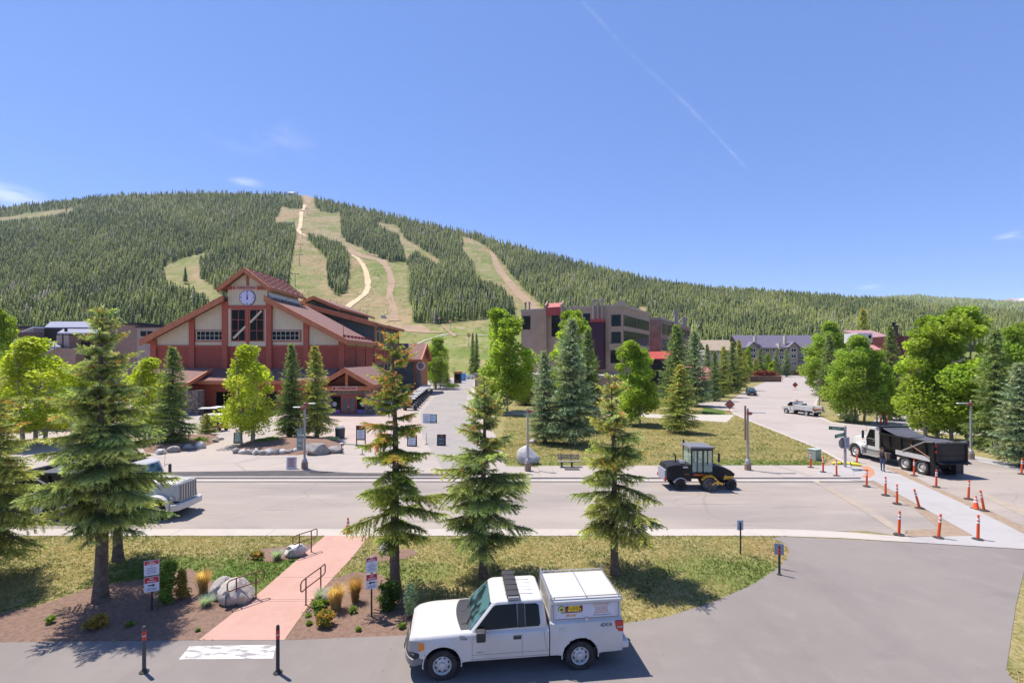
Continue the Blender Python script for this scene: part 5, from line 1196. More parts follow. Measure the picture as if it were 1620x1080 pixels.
# maroon building on the right
mb = thing('townhouse', 'maroon ribbed building with a pink roof and dark chimney behind the right aspens', 'building', (WX(1430, 96), 96, 0))
def MX(px): return WX(px, 96)
def MZ(py): return WZ(py, 96)
M_mar2 = banded('maroon_ribs', (0.13, 0.038, 0.042), (0.07, 0.02, 0.022), 0.5, 0.09, 'XY', 0.6, 0.7)
b = nb(mb); b._add([(MX(1415), 97, -0.1), (MX(1437), 94, -0.1), (MX(1448), 101, -0.1), (MX(1426), 105, -0.1), (MX(1415), 97, MZ(531)), (MX(1437), 94, MZ(532)), (MX(1448), 101, MZ(537)), (MX(1426), 105, MZ(531))], [(0, 1, 5, 4), (1, 2, 6, 5), (2, 3, 7, 6), (3, 0, 4, 7), (4, 5, 6, 7)]); b.build('ribbed_wall', M_mar2, mb)
b = nb(mb); b.box(WX(1425, 104), WX(1480, 104), 104, 112, -0.1, MZ(530)); b.build('wall', mat('dusty_rose_wall', (0.30, 0.16, 0.15), 0.85), mb)
b = nb(mb); b.prism([(103.5, MZ(534)), (112, MZ(515)), (112, MZ(517)), (103.5, MZ(536))], 'X', MX(1420), MX(1472)); b.build('roof', banded('pink_seam', (0.42, 0.24, 0.24), (0.32, 0.17, 0.17), 0.5, 0.07, 'X', 0.6, 0.4), mb)
b = nb(mb); b.box(MX(1438.5), MX(1446.5), 100, 101, MZ(536), MZ(513)); ch = b.build('chimney', mat('chimney_maroon', (0.11, 0.045, 0.04), 0.8), mb)
b = nb(mb); b.box(MX(1437.8), MX(1447.2), 99.9, 101.1, MZ(514), MZ(512.3)); b.lathe([(0.3, MZ(512)), (0.3, MZ(508.5)), (0.45, MZ(508.5)), (0.45, MZ(507))], 'Z', (MX(1442.5), 100.5, 0), 10); b.build('chimney_pot', M_black, ch)
b = nb(mb); b.box(MX(1379), MX(1404), 100, 104, MZ(541), MZ(525)); b.build('dormer', M_white, mb)
for px in (1384, 1396): window(mb, Vector((MX(px), 99.97, MZ(535))), (1, 0), 0.8, 0.9, 1, 1, fr=M_white)
b = nb(mb); b.prism([(97, MZ(553)), (101, MZ(539)), (101, MZ(541)), (97, MZ(555))], 'X', MX(1383), MX(1402)); b.build('lower_roof', mat('pink_roof2', (0.45, 0.2, 0.18), 0.8), mb)
b = nb(mb); b.box(MX(1552), MX(1567), 104, 110, -0.1, MZ(517)); b.box(MX(1567), MX(1592), 105, 110, -0.1, MZ(523)); b.build('rear_wing', M_tan2, mb)
# lane kiosk and blue bin
k = thing('kiosk', 'dark wooden kiosk with an orange board at the far end of the lane', 'kiosk', (*G(724, 606)[:2], 0))
x, y = k.location[:2]; b = nb(k); b.box(x - 1.2, x + 1.2, y, y + 1.2, 0, 3.3); b.build('body', mat('kiosk_brown', (0.07, 0.045, 0.035), 0.8), k)
b = nb(k); b.box(x - 1.4, x + 1.4, y - 0.2, y + 1.4, 3.3, 3.9); b.build('board', M_timber, k)
b = nb(k); b.box(x - 0.8, x + 0.8, y - 0.04, y, 1.2, 2.9); b.build('window', M_glass, k)
p = G(732.5, 602); b = MB(); b.box(-0.95, 0.95, -0.7, 0.7, 0, 2.6); b.box(-1.0, 1.0, -0.75, 0.75, 2.6, 2.75); t = thing('portable_booth', 'bright blue booth beside the dark kiosk on the lane', 'booth', p); b.build('body', mat('booth_blue', (0.06, 0.27, 0.60), 0.5), t, bevel=0.05); b = MB(); b.box(-0.5, 0.5, -0.74, -0.70, 0.1, 2.2); b.build('door', mat('booth_door', (0.08, 0.33, 0.68), 0.5), t)
# ------------------------------------------------------------------ vehicles
def paint(name, c, rough=0.32, coat=0.5, c2=None): return mat(name, c, rough, spec=0.45, coat=coat, c2=c2, scale=1.3)
V_white = paint('white_vehicle_paint', (0.57, 0.55, 0.52), c2=(0.52, 0.495, 0.465))
V_tyre = mat('tyre_rubber', (0.022, 0.021, 0.021), 0.85, c2=(0.045, 0.042, 0.04), scale=6, bump=0.3, bscale=30)
V_rim = mat('painted_rim', (0.52, 0.51, 0.50), 0.4, metal=0.15)
V_dark = mat('dark_cavity', (0.008, 0.008, 0.009), 0.8)
V_plastic = mat('black_plastic', (0.03, 0.03, 0.033), 0.55)
V_grey = mat('grey_plastic', (0.16, 0.16, 0.165), 0.5)
V_alu = mat('aluminium', (0.55, 0.55, 0.56), 0.35, metal=0.8)
V_glass = mat('car_glass', (0.006, 0.008, 0.009), 0.03, spec=0.2)
V_shield = mat('windscreen_glass', (0.07, 0.15, 0.155), 0.04, spec=0.5, c2=(0.012, 0.024, 0.03), scale=2.6, lo=0.45, hi=0.55)
V_lamp = mat('lamp_lens', (0.30, 0.30, 0.295), 0.12, spec=0.8, coat=0.5)
V_amber = mat('amber_lens', (0.75, 0.20, 0.015), 0.2, spec=0.7)
V_redlens = mat('red_lens', (0.50, 0.02, 0.02), 0.2, spec=0.7)

def wheel(t, x, y, z, r, w, rr, side, rimc=None, holes=8):
    """tyre with tread and sidewall; the rim is a sub-part"""
    b = MB(); b.lathe([(rr, -w * 0.36), (r * 0.80, -w / 2), (r * 0.95, -w * 0.48), (r, -w * 0.36), (r * 1.0, 0), (r, w * 0.36), (r * 0.95, w * 0.48), (r * 0.80, w / 2), (rr, w * 0.36)], 'Y', (x, y, z), 36, cap=False)
    for k in range(30):
        a = k * math.pi / 15; b.cbox((x + r * 0.995 * math.cos(a), y + side * w * 0.30, z + r * 0.995 * math.sin(a)), (0.03, w * 0.30, 0.05), 0, Matrix.Rotation(-a, 3, 'Y'))
    tyre = b.build('wheel', V_tyre, t, smooth=40)
    s = side; yo = y + s * w * 0.30
    b = MB(); b.lathe([(rr * 1.03, y + s * w * 0.40), (rr * 0.98, y + s * w * 0.43), (rr * 0.90, y + s * w * 0.36), (rr * 0.84, yo - s * 0.05), (rr * 0.60, yo - s * 0.01), (rr * 0.42, yo + s * 0.0), (rr * 0.34, yo + s * 0.05), (rr * 0.20, yo + s * 0.06), (0.005, yo + s * 0.065)], 'Y', (x, 0, z), 36, cap=False)
    for k in range(holes):
        a = 2 * math.pi * (k + 0.5) / holes; b.lathe([(rr * 0.115, 0), (rr * 0.115, s * 0.006)], 'Y', (x + rr * 0.72 * math.cos(a), yo - s * 0.026, z + rr * 0.72 * math.sin(a)), 10, 1)
    b.build('rim', [rimc or V_rim, V_dark], tyre, smooth=35)
    return tyre

# ---- the white pickup with a service topper (the big one in front)

pk = thing('pickup_truck', 'white extended cab pickup with a dark roof light bar and a white topper', 'pickup truck', (-0.10, 13.84, 0), math.atan2(-0.115, -0.9934))
RA, AX, AZ = 0.50, 1.84, 0.41
def side_y(x, z, zt):
    w = 0.985
    if x > 1.9: w -= 0.19 * ((x - 1.9) / 0.82) ** 3
    if x < -2.7: w -= 0.04 * ((-2.7 - x) / 0.35) ** 2
    w -= 0.035 * ((z - 0.86) / 0.5) ** 2
    w += 0.012 * math.exp(-((z - 0.98) / 0.05) ** 2)
    for ax in (AX, -AX):
        d = math.hypot(x - ax, z - AZ)
        if d > RA - 0.02 and z > 0.3: w += 0.035 * math.exp(-((d - RA) / 0.09) ** 2)
    k = max(0, (z - (zt - 0.09)) / 0.09)
    return w - 0.07 * k * k
def body_shell(name, xs, ztop, crown, nz=15, ntop=7):
    """lofted body: sill, side and top for each station, wheel arches cut out of the sides"""
    rows = []
    for x in xs:
        zt = ztop(x); zb = 0.46 if x < 2.3 else 0.60 + 0.08 * ((x - 2.3) / 0.42) ** 1.5
        sec = []
        for j in range(nz + 1):
            z = zb + (zt - zb) * j / nz; sec.append((x, side_y(x, z, zt), z))
        yt = sec[-1][1]
        for j in range(1, ntop):
            q = j / ntop; sec.append((x, yt * (1 - q), zt + crown(x) * math.sin(q * math.pi / 2)))
        sec.append((x, 0, zt + crown(x)))
        rows.append(sec)
    m = len(rows[0]); bm = bmesh.new()
    for sg in (1, -1):
        V = []
        for sec in rows:
            R_ = []
            for k, (x, y, z) in enumerate(sec):
                if k <= nz:
                    for ax in (AX, -AX):
                        dx, dz = x - ax, z - AZ; d = math.hypot(dx, dz)
                        if abs(d - RA) < 0.038 and d > 0.01: x, z = ax + dx * RA / d, AZ + dz * RA / d
                R_.append(bm.verts.new((x, sg * y, z)))
            V.append(R_)
        for i in range(len(V) - 1):
            for k in range(m - 1):
                q = [V[i][k], V[i + 1][k], V[i + 1][k + 1], V[i][k + 1]]
                c = sum((v.co for v in q), Vector()) / 4
                if k < nz and any(math.hypot(c.x - ax, c.z - AZ) < RA - 0.004 for ax in (AX, -AX)): continue
                bm.faces.new(q if sg > 0 else q[::-1])
        for e in (0, -1):
            q = V[e]; bm.faces.new(q[:nz + 1] + [bm.verts.new((q[0].co.x, 0, q[nz].co.z)), bm.verts.new((q[0].co.x, 0, q[0].co.z))])
    bmesh.ops.remove_doubles(bm, verts=bm.verts, dist=0.0008)
    bmesh.ops.recalc_face_normals(bm, faces=bm.faces)
    me = bpy.data.meshes.new(name); bm.to_mesh(me); bm.free(); me.materials.append(V_white)
    me.polygons.foreach_set('use_smooth', [True] * len(me.polygons)); me.set_sharp_from_angle(angle=R(32))
    o = bpy.data.objects.new(name, me); COL.objects.link(o); o.parent = pk; return o
def zt_front(x):
    if x < 1.0: return 1.205
    return 1.205 - 0.02 * (x - 1.0) - 0.045 * max(0, (x - 1.9) / 0.8) ** 2 - 0.10 * max(0, (x - 2.52) / 0.2) ** 2
def cr_front(x): return 0.02 if x < 1.1 else 0.085 * max(0.15, 1 - max(0, (x - 2.35) / 0.37) ** 2)
fx = sorted(set(list(np.linspace(-0.985, 2.70, 66)) + [AX - RA, AX + RA]))
body = body_shell('body', fx, zt_front, cr_front)
bx_ = sorted(set(list(np.linspace(-3.02, -1.015, 40)) + [-AX - RA, -AX + RA]))
bed = body_shell('bed', bx_, lambda x: 1.335, lambda x: 0.0)
# inner bodywork, dark: wheel wells and floor
b = MB(); b.box(-2.95, 2.5, -0.66, 0.66, 0.42, 0.98); b.box(-0.95, 1.0, -0.93, 0.93, 0.45, 1.15); b.box(-2.95, -2.45, -0.9, 0.9, 0.5, 1.2); b.box(-1.3, -1.02, -0.9, 0.9, 0.5, 1.2); b.box(2.38, 2.55, -0.8, 0.8, 0.5, 0.95); b.build('chassis', V_dark, pk)
for sx in (1, -1):
    for sy in (1, -1): wheel(pk, sx * AX, sy * 0.845, 0.385, 0.385, 0.265, 0.235, sy)
# cab: rounded greenhouse
def gh(t):
    """outline of the cab at relative height t"""
    xf = 1.15 + (0.50 - 1.15) * t; xr = -0.965 + 0.10 * t; hw = 0.925 - 0.185 * t ** 1.15; z = 1.19 + 0.69 * t
    if t > 0.93: k = (t - 0.93) / 0.07; xf -= 0.10 * k * k; xr += 0.05 * k; hw -= 0.07 * k * k; z = 1.19 + 0.69 * (0.93 + 0.07 * math.sin(k * math.pi / 2))
    return xf, xr, hw, z
def ring(t, n=7):
    xf, xr, hw, z = gh(t); r = 0.13; pts = []
    for cx_, cy_, a0 in ((xf - r * 1.2, hw - r, 0), (xr + r, hw - r, 90), (xr + r, -hw + r, 180), (xf - r * 1.2, -hw + r, 270)):
        for k in range(n):
            a = R(a0 + 90 * k / (n - 1)); pts.append((cx_ + r * (1.2 if cx_ > 0 else 1) * math.cos(a), cy_ + r * math.sin(a), z))
    return pts
ts = [0, .12, .3, .5, .7, .86, .93, .945, .96, .975, .99, 1.0]
b = MB(); vs = [p for t in ts for p in ring(t)]; n_ = 28
b._add(vs, [(i * n_ + k, i * n_ + (k + 1) % n_, (i + 1) * n_ + (k + 1) % n_, (i + 1) * n_ + k) for i in range(len(ts) - 1) for k in range(n_)])
xf, xr, hw, zz_ = gh(1.0)
b.grid(lambda u, v: (xr + 0.04 + (xf - xr - 0.10) * u, (hw - 0.03) * (2 * v - 1), zz_ - 0.006 + 0.035 * (1 - (2 * u - 1) ** 2) ** 0.5 * (1 - (2 * v - 1) ** 2) ** 0.5), 10, 10)
last = [p for p in ring(1.0)]; b._add(last, [tuple(range(28))])
for y in (-0.42, -0.21, 0, 0.21, 0.42): b.box(xr + 0.2, xf - 0.25, y - 0.02, y + 0.02, zz_ + 0.018, zz_ + 0.031)
cab = b.build('cab', V_white, pk, smooth=35)
def on_side(x, z, sg, off=0.012):
    t = (z - 1.19) / 0.69; hw = 0.925 - 0.185 * max(0, t) ** 1.15
    return (x, sg * (hw + off), z)
def side_glass(name, pts, m, off=0.012, parent=None):
    for sg in (1, -1):
        b = MB(); P = [on_side(x, z, sg, off) for x, z in pts]; Q = [on_side(x, z, sg, off - 0.02) for x, z in pts]; n = len(P)
        b._add(P + Q, [tuple(range(n)), tuple(range(2 * n - 1, n - 1, -1))] + [(i, i + n, (i + 1) % n + n, (i + 1) % n) for i in range(n)]); b.build(name, m, parent or pk)
side_glass('side_window', [(0.98, 1.245), (0.93, 1.30), (0.50, 1.76), (0.43, 1.79), (-0.13, 1.80), (-0.15, 1.25), (0.55, 1.23)], V_glass)
side_glass('rear_side_window', [(-0.36, 1.25), (-0.36, 1.79), (-0.66, 1.785), (-0.73, 1.74), (-0.76, 1.32), (-0.72, 1.25)], V_glass)
side_glass('pillar_trim', [(-0.155, 1.245), (-0.15, 1.80), (-0.345, 1.80), (-0.35, 1.245)], V_plastic, 0.013)
b = MB()
def shield(u, v):
    xf, _, hw, z = gh(0.03 + 0.89 * v); y = (2 * u - 1) * (hw - 0.055); k = max(0, abs(y) - (hw - 0.13)) / 0.13
    return xf + 0.012 - 0.156 * (1 - math.sqrt(max(0, 1 - k * k))), y, z + 0.004
b.grid(shield, 28, 10); b.build('windscreen', V_shield, pk, smooth=60)
b = MB(); b.grid(lambda u, v: (gh(0.3 + 0.55 * v)[1] - 0.008, (2 * u - 1) * 0.55, gh(0.3 + 0.55 * v)[3]), 6, 4); b.build('rear_window', V_glass, pk)
b = MB(); b.grid(lambda u, v: (1.08 + v * (0.28 + 0.12 * (1 - (2 * u - 1) ** 2)), (2 * u - 1) * 0.82, 1.300 - 0.006 * v - 0.075 * abs(2 * u - 1) ** 3), 14, 4)
for k in range(9): b.bar((1.34, -0.60 + 0.15 * k, 1.299 - 0.03 * abs(k - 4) / 4), (1.22, -0.60 + 0.15 * k, 1.302 - 0.03 * abs(k - 4) / 4), 0.05, 0.008)
b.build('cowl', mat('cowl_grey', (0.035, 0.035, 0.042), 0.6), pk)
for y0, y1 in ((0.65, 0.05), (-0.05, -0.62)):
    b = MB(); b.tube([(1.20, y0, 1.29), (1.10, (y0 + y1) / 2, 1.33), (1.02, y1, 1.37)], 0.012, 5); b.build('wiper', V_plastic, pk)
# panel gaps, handles, mouldings
def groove(pts, w=0.007, name='door_gap'):
    for sg in (1, -1):
        b = MB()
        for (x0, z0), (x1, z1) in zip(pts[:-1], pts[1:]):
            n = 6
            for k in range(n):
                a, c = k / n, (k + 1) / n; pa = (x0 + (x1 - x0) * a, z0 + (z1 - z0) * a); pc = (x0 + (x1 - x0) * c, z0 + (z1 - z0) * c)
                b.bar((pa[0], sg * (side_y(pa[0], pa[1], 1.205) + 0.001), pa[1]), (pc[0], sg * (side_y(pc[0], pc[1], 1.205) + 0.001), pc[1]), 0.006, w)
        b.build(name, mat('gap_grey', (0.10, 0.10, 0.105), 0.8), pk)
groove([(1.06, 1.17), (1.06, 0.50)]); groove([(-0.26, 1.17), (-0.26, 0.50)]); groove([(-0.97, 0.50), (1.10, 0.50)]); groove([(1.08, 0.62), (-0.97, 0.62)], 0.005, 'door_crease'); groove([(-0.84, 1.17), (-0.90, 0.75), (-0.97, 0.60)])
for sg in (1, -1):
    b = MB(); b.cbox((-0.13, sg * 0.995, 1.02), (0.21, 0.03, 0.10)); h_ = b.build('door_handle', V_plastic, pk, bevel=0.015)
    b = MB(); b.bar((0.80, sg * 0.93, 1.20), (0.80, sg * 1.02, 1.19), 0.10, 0.06); b.cbox((0.84, sg * 1.12, 1.20), (0.24, 0.24, 0.25)); b.build('mirror', V_plastic, pk, bevel=0.04, seg=2)
    # lamps
    b = MB(); hpt = lambda u: (2.716, 0.56 + 0.6 * u) if u < 0.36 else (2.716 - 0.42 * (u - 0.36), side_y(2.70 - 0.42 * (u - 0.36), 0.9, 1.2) + 0.014); b.grid(lambda u, v: (hpt(u)[0], sg * hpt(u)[1], 0.76 + 0.03 * u + 0.26 * v), 20, 5); hl = b.build('headlight', V_lamp, pk, smooth=60)
    b = MB(); b.grid(lambda u, v: (2.445 - 0.14 * u, sg * (side_y(2.445 - 0.14 * u, 0.86 + 0.16 * v, 1.2) + 0.013), 0.79 + 0.05 * u + (0.23 - 0.06 * u) * v), 4, 4); b.build('turn_signal', V_amber, hl)
    b = MB(); b.prism([(-2.80, 1.28), (-3.035, 1.28), (-3.035, 0.98), (-2.90, 1.0), (-2.82, 1.09)], 'Y', sg * 0.93, sg * 0.985); tl = b.build('tail_light', V_redlens, pk, bevel=0.012)
    b = MB(); b.prism([(-2.85, 1.145), (-3.038, 1.145), (-3.038, 1.10), (-2.86, 1.10)], 'Y', sg * 0.93, sg * 0.988); b.build('reverse_lens', V_lamp, tl)
    for ax in (AX, -AX):
        b = MB(); q = [R(a) for a in range(-8, 189, 7)]
        b.tube([(ax + (RA + 0.0) * math.cos(a), sg * (0.985 - 0.03), AZ + (RA + 0.0) * math.sin(a)) for a in q], 0.020, 6); b.build('arch_lip', V_white, pk, smooth=60)
        b = MB(); b.box(ax - RA - 0.03, ax - RA - 0.01, sg * 0.72, sg * 0.95, 0.20, 0.55); b.build('mud_flap', V_plastic, pk)
# grille and bumpers
b = MB(); b.grid(lambda u, v: (2.735 - 0.07 * abs(2 * u - 1) ** 2.5, (2 * u - 1) * 0.63, 0.70 + 0.37 * v), 12, 6); b.box(2.60, 2.71, -0.60, 0.60, 0.66, 1.06); gr = b.build('grille', V_plastic, pk)
for z in (0.78, 0.87, 0.96):
    b = MB(); b.tube([(2.75 - 0.07 * abs(y / 0.6) ** 2.5, y, z) for y in np.linspace(-0.58, 0.58, 9)], 0.020, 6); b.build('grille_bar', V_grey, gr)
def bump(z0, z1, xo, hw, m, name):
    b = MB(); prof = []
    for k in range(17):
        u = 2 * k / 16 - 1; prof.append((2.86 + xo - 0.10 * u * u - 0.16 * abs(u) ** 6, u * hw))
    prof2 = [(x - 0.22 - 0.05 * (abs(y) / hw) ** 4, y * 0.93) for x, y in prof]
    b.prism(prof + prof2[::-1], 'Z', z0, z1); return b.build(name, m, pk, bevel=0.025, seg=2)
bump(0.43, 0.62, 0.0, 0.985, mat('bumper_grey', (0.20, 0.195, 0.195), 0.4, metal=0.2), 'front_bumper'); bump(0.62, 0.735, -0.02, 0.97, V_plastic, 'bumper_cover')
b = MB(); b.cbox((2.885, 0.0, 0.53), (0.02, 0.34, 0.15)); b.build('number_plate', V_grey, pk)
b = MB(); b.box(-3.20, -2.98, -0.97, 0.97, 0.52, 0.72); b.build('rear_bumper', V_white, pk, bevel=0.05, seg=2)
b = MB(); b.box(-3.045, -3.02, -0.80, 0.80, 0.70, 1.30); b.build('tailgate', V_white, pk)
b = MB(); b.lathe([(0.10, 0), (0.10, 0.004)], 'Y', (-1.35, side_y(-1.35, 1.09, 1.335), 1.09), 24); b.build('fuel_flap', mat('flap_line', (0.52, 0.51, 0.50), 0.4), pk)
b = MB(); b.tube([(1.45, -0.88, 1.20), (1.42, -0.9, 1.75)], 0.006, 5); b.build('antenna', V_plastic, pk)
# roof light bar
b = MB(); b.prism([(-0.26, 0), (-0.22, 0.075), (0.06, 0.085), (0.12, 0.03), (0.10, 0)], 'Y', -0.80, 0.80); lbr = b.build('light_bar', mat('bar_grey', (0.055, 0.05, 0.05), 0.35), pk, bevel=0.015); lbr.location = (0.02, 0, 1.955)
for k in range(6):
    b = MB(); y = -0.78 + 1.56 * k / 5; b.box(-0.24, 0.09, y - 0.008, y + 0.008, 0.072, 0.092); b.build('light_bar_rib', V_plastic, lbr)
for sg in (1, -1):
    b = MB(); b.box(-0.22, 0.08, sg * 0.805, sg * 0.86, 0.0, 0.06); b.build('light_bar_lens', V_lamp, lbr); b = MB(); b.bar((-0.08, sg * 0.68, -0.09), (-0.08, sg * 0.74, 0.01), 0.1, 0.03); b.build('light_bar_foot', V_plastic, lbr)
# topper over the bed, its side panel with the printed advert, and the ladder rack
b = MB(); b.prism([(-0.90, 1.335), (-0.90, 1.345), (-0.845, 1.80), (-0.78, 1.88), (0.78, 1.88), (0.845, 1.80), (0.90, 1.345), (0.90, 1.335)], 'X', -3.0, -1.05)
tp = b.build('topper', V_white, pk, bevel=0.02, seg=2)
def tpy(z): return 0.90 - 0.055 * (z - 1.345) / 0.455
for sg in (1, -1):
    b = MB(); b.prism([(sg * 0.86, 1.76), (sg * 0.90, 1.775), (sg * 0.89, 1.84), (sg * 0.80, 1.895)], 'X', -3.03, -1.04); b.build('drip_rail', V_white, tp, bevel=0.01)
    b = MB(); 
    for z0, z1 in ((1.355, 1.375), (1.745, 1.765)): b.bar((-2.93, sg * (tpy((z0 + z1) / 2) + 0.004), (z0 + z1) / 2), (-1.12, sg * (tpy((z0 + z1) / 2) + 0.004), (z0 + z1) / 2), 0.014, 0.018)
    for x in (-2.93, -1.12): b.bar((x, sg * (tpy(1.36) + 0.003), 1.36), (x, sg * (tpy(1.76) + 0.003), 1.76), 0.02, 0.014)
    b.build('hatch_frame', mat('hatch_grey', (0.28, 0.27, 0.32), 0.5), tp)
    b = MB(); b._add([(-2.84, sg * (tpy(1.39) + 0.006), 1.39), (-1.20, sg * (tpy(1.39) + 0.006), 1.39), (-1.20, sg * (tpy(1.72) + 0.006), 1.72), (-2.84, sg * (tpy(1.72) + 0.006), 1.72)], [(0, 1, 2, 3)])
    ad = b.build('advert_panel', mat('advert_white', (0.60, 0.59, 0.63), 0.4), tp)
    b = MB(); b.cbox((-2.02, sg * (tpy(1.36) + 0.02), 1.35), (0.09, 0.03, 0.07)); b.build('hatch_latch', V_alu, tp)
tilt = math.atan2(0.055, 0.455)
M_yel = mat('advert_yellow', (0.85, 0.62, 0.02), 0.5); M_maro = mat('advert_maroon', (0.22, 0.02, 0.02), 0.5); M_oran = mat('advert_orange', (0.72, 0.25, 0.02), 0.5); M_olv = mat('advert_olive', (0.10, 0.11, 0.07), 0.5); M_ygr = mat('advert_yellowgreen', (0.60, 0.62, 0.15), 0.5); M_txt = mat('advert_grey', (0.10, 0.10, 0.11), 0.5)
def ad_text(s, x, z, size, m, sx=1.0, d=0.001, bold=0.0): return text('lettering', s, size, m, ad_near, (x, tpy(z) + 0.009 + d, z), (R(90) - tilt, 0, R(180)), 0.001, sx=sx, bold=bold)
ad_near = [c for c in tp.children if c.name.startswith('advert_panel')][0]
def ad_box(x0, x1, z0, z1, m, d, name='panel_stripe'):
    b = MB(); b._add([(x0, tpy(z0) + d, z0), (x1, tpy(z0) + d, z0), (x1, tpy(z1) + d, z1), (x0, tpy(z1) + d, z1)], [(0, 1, 2, 3)]); b.build(name, m, ad_near)
ad_box(-1.93, -1.45, 1.555, 1.70, M_maro, 0.008); ad_box(-1.90, -1.33, 1.525, 1.55, M_maro, 0.008)
ad_text('SERVICE', -1.69, 1.662, 0.085, M_yel, 1.0, 0.002, 0.004); ad_text('MONKEY', -1.70, 1.588, 0.09, M_yel, 1.0, 0.002, 0.004)
ad_text('389-1207', -1.60, 1.455, 0.075, M_oran, 1.0, 0.0, 0.003)
for r_, m_, d in ((0.098, M_olv, 0.010), (0.082, M_ygr, 0.013), (0.042, M_olv, 0.016)):
    b = MB(); b.lathe([(r_, 0), (r_, 0.002)], 'Y', (-1.345, tpy(1.62) + d, 1.62), 24); b.build('roundel', m_, ad_near)
ad_text('HEATING SERVICE & REPAIR', -2.45, 1.70, 0.042, M_oran, 0.85); ad_box(-2.72, -2.18, 1.668, 1.672, M_oran, 0.008)
for k, s in enumerate(('FIREPLACE CLEANING', 'CHIMNEY SWEEPING', 'GAS & WOOD STOVES', 'SERVICE & INSTALLATION')): ad_text(s, -2.45, 1.63 - 0.045 * k, 0.042, M_oran, 0.85)
ad_text('SERVICEMONKEYFIREPLACE.COM', -2.47, 1.435, 0.036, M_txt, 0.95)
b = MB()
for sg in (1, -1):
    b.bar((-3.02, sg * 0.83, 1.93), (-1.10, sg * 0.83, 1.93), 0.022, 0.022)
    for x in (-2.95, -2.05, -1.15): b.bar((x, sg * 0.83, 1.86), (x, sg * 0.83, 1.925), 0.03, 0.03)
for x in (-2.95, -2.05): b.bar((x, -0.83, 1.917), (x, 0.83, 1.917), 0.022, 0.02)
b.build('ladder_rack', V_alu, pk)
b = MB()
for sg in (1, -1):
    b.bar((-1.02, sg * 0.93, 1.36), (-1.06, sg * 0.84, 2.02), 0.04, 0.03); b.bar((-2.95, sg * 0.83, 1.95), (-2.95, sg * 0.83, 2.06), 0.02, 0.02)
for z in (1.93, 2.00): b.bar((-1.055, -0.84, z), (-1.055, 0.84, z), 0.025, 0.025)
for y in np.linspace(-0.6, 0.6, 7): b.bar((-1.055, y, 1.93), (-1.055, y, 2.0), 0.018, 0.018)
b.build('rack_guard', V_alu, pk)
def side_text(s, x, z, size, m, sx=1, bold=0.0): return text('lettering', s, size, m, pk, (x, side_y(x, z, 1.34) + 0.006, z), (R(90), 0, R(180)), 0.002, sx=sx, bold=bold)
side_text('4X4', -2.55, 1.19, 0.13, V_grey, 1.5, 0.004); side_text('3563', 1.33, 1.125, 0.075, V_grey, 1.0, 0.002); side_text('F-150', 1.28, 1.06, 0.075, V_grey, 1.0, 0.004); side_text('ECOBOOST', 0.86, 0.69, 0.03, V_grey, 1.2)

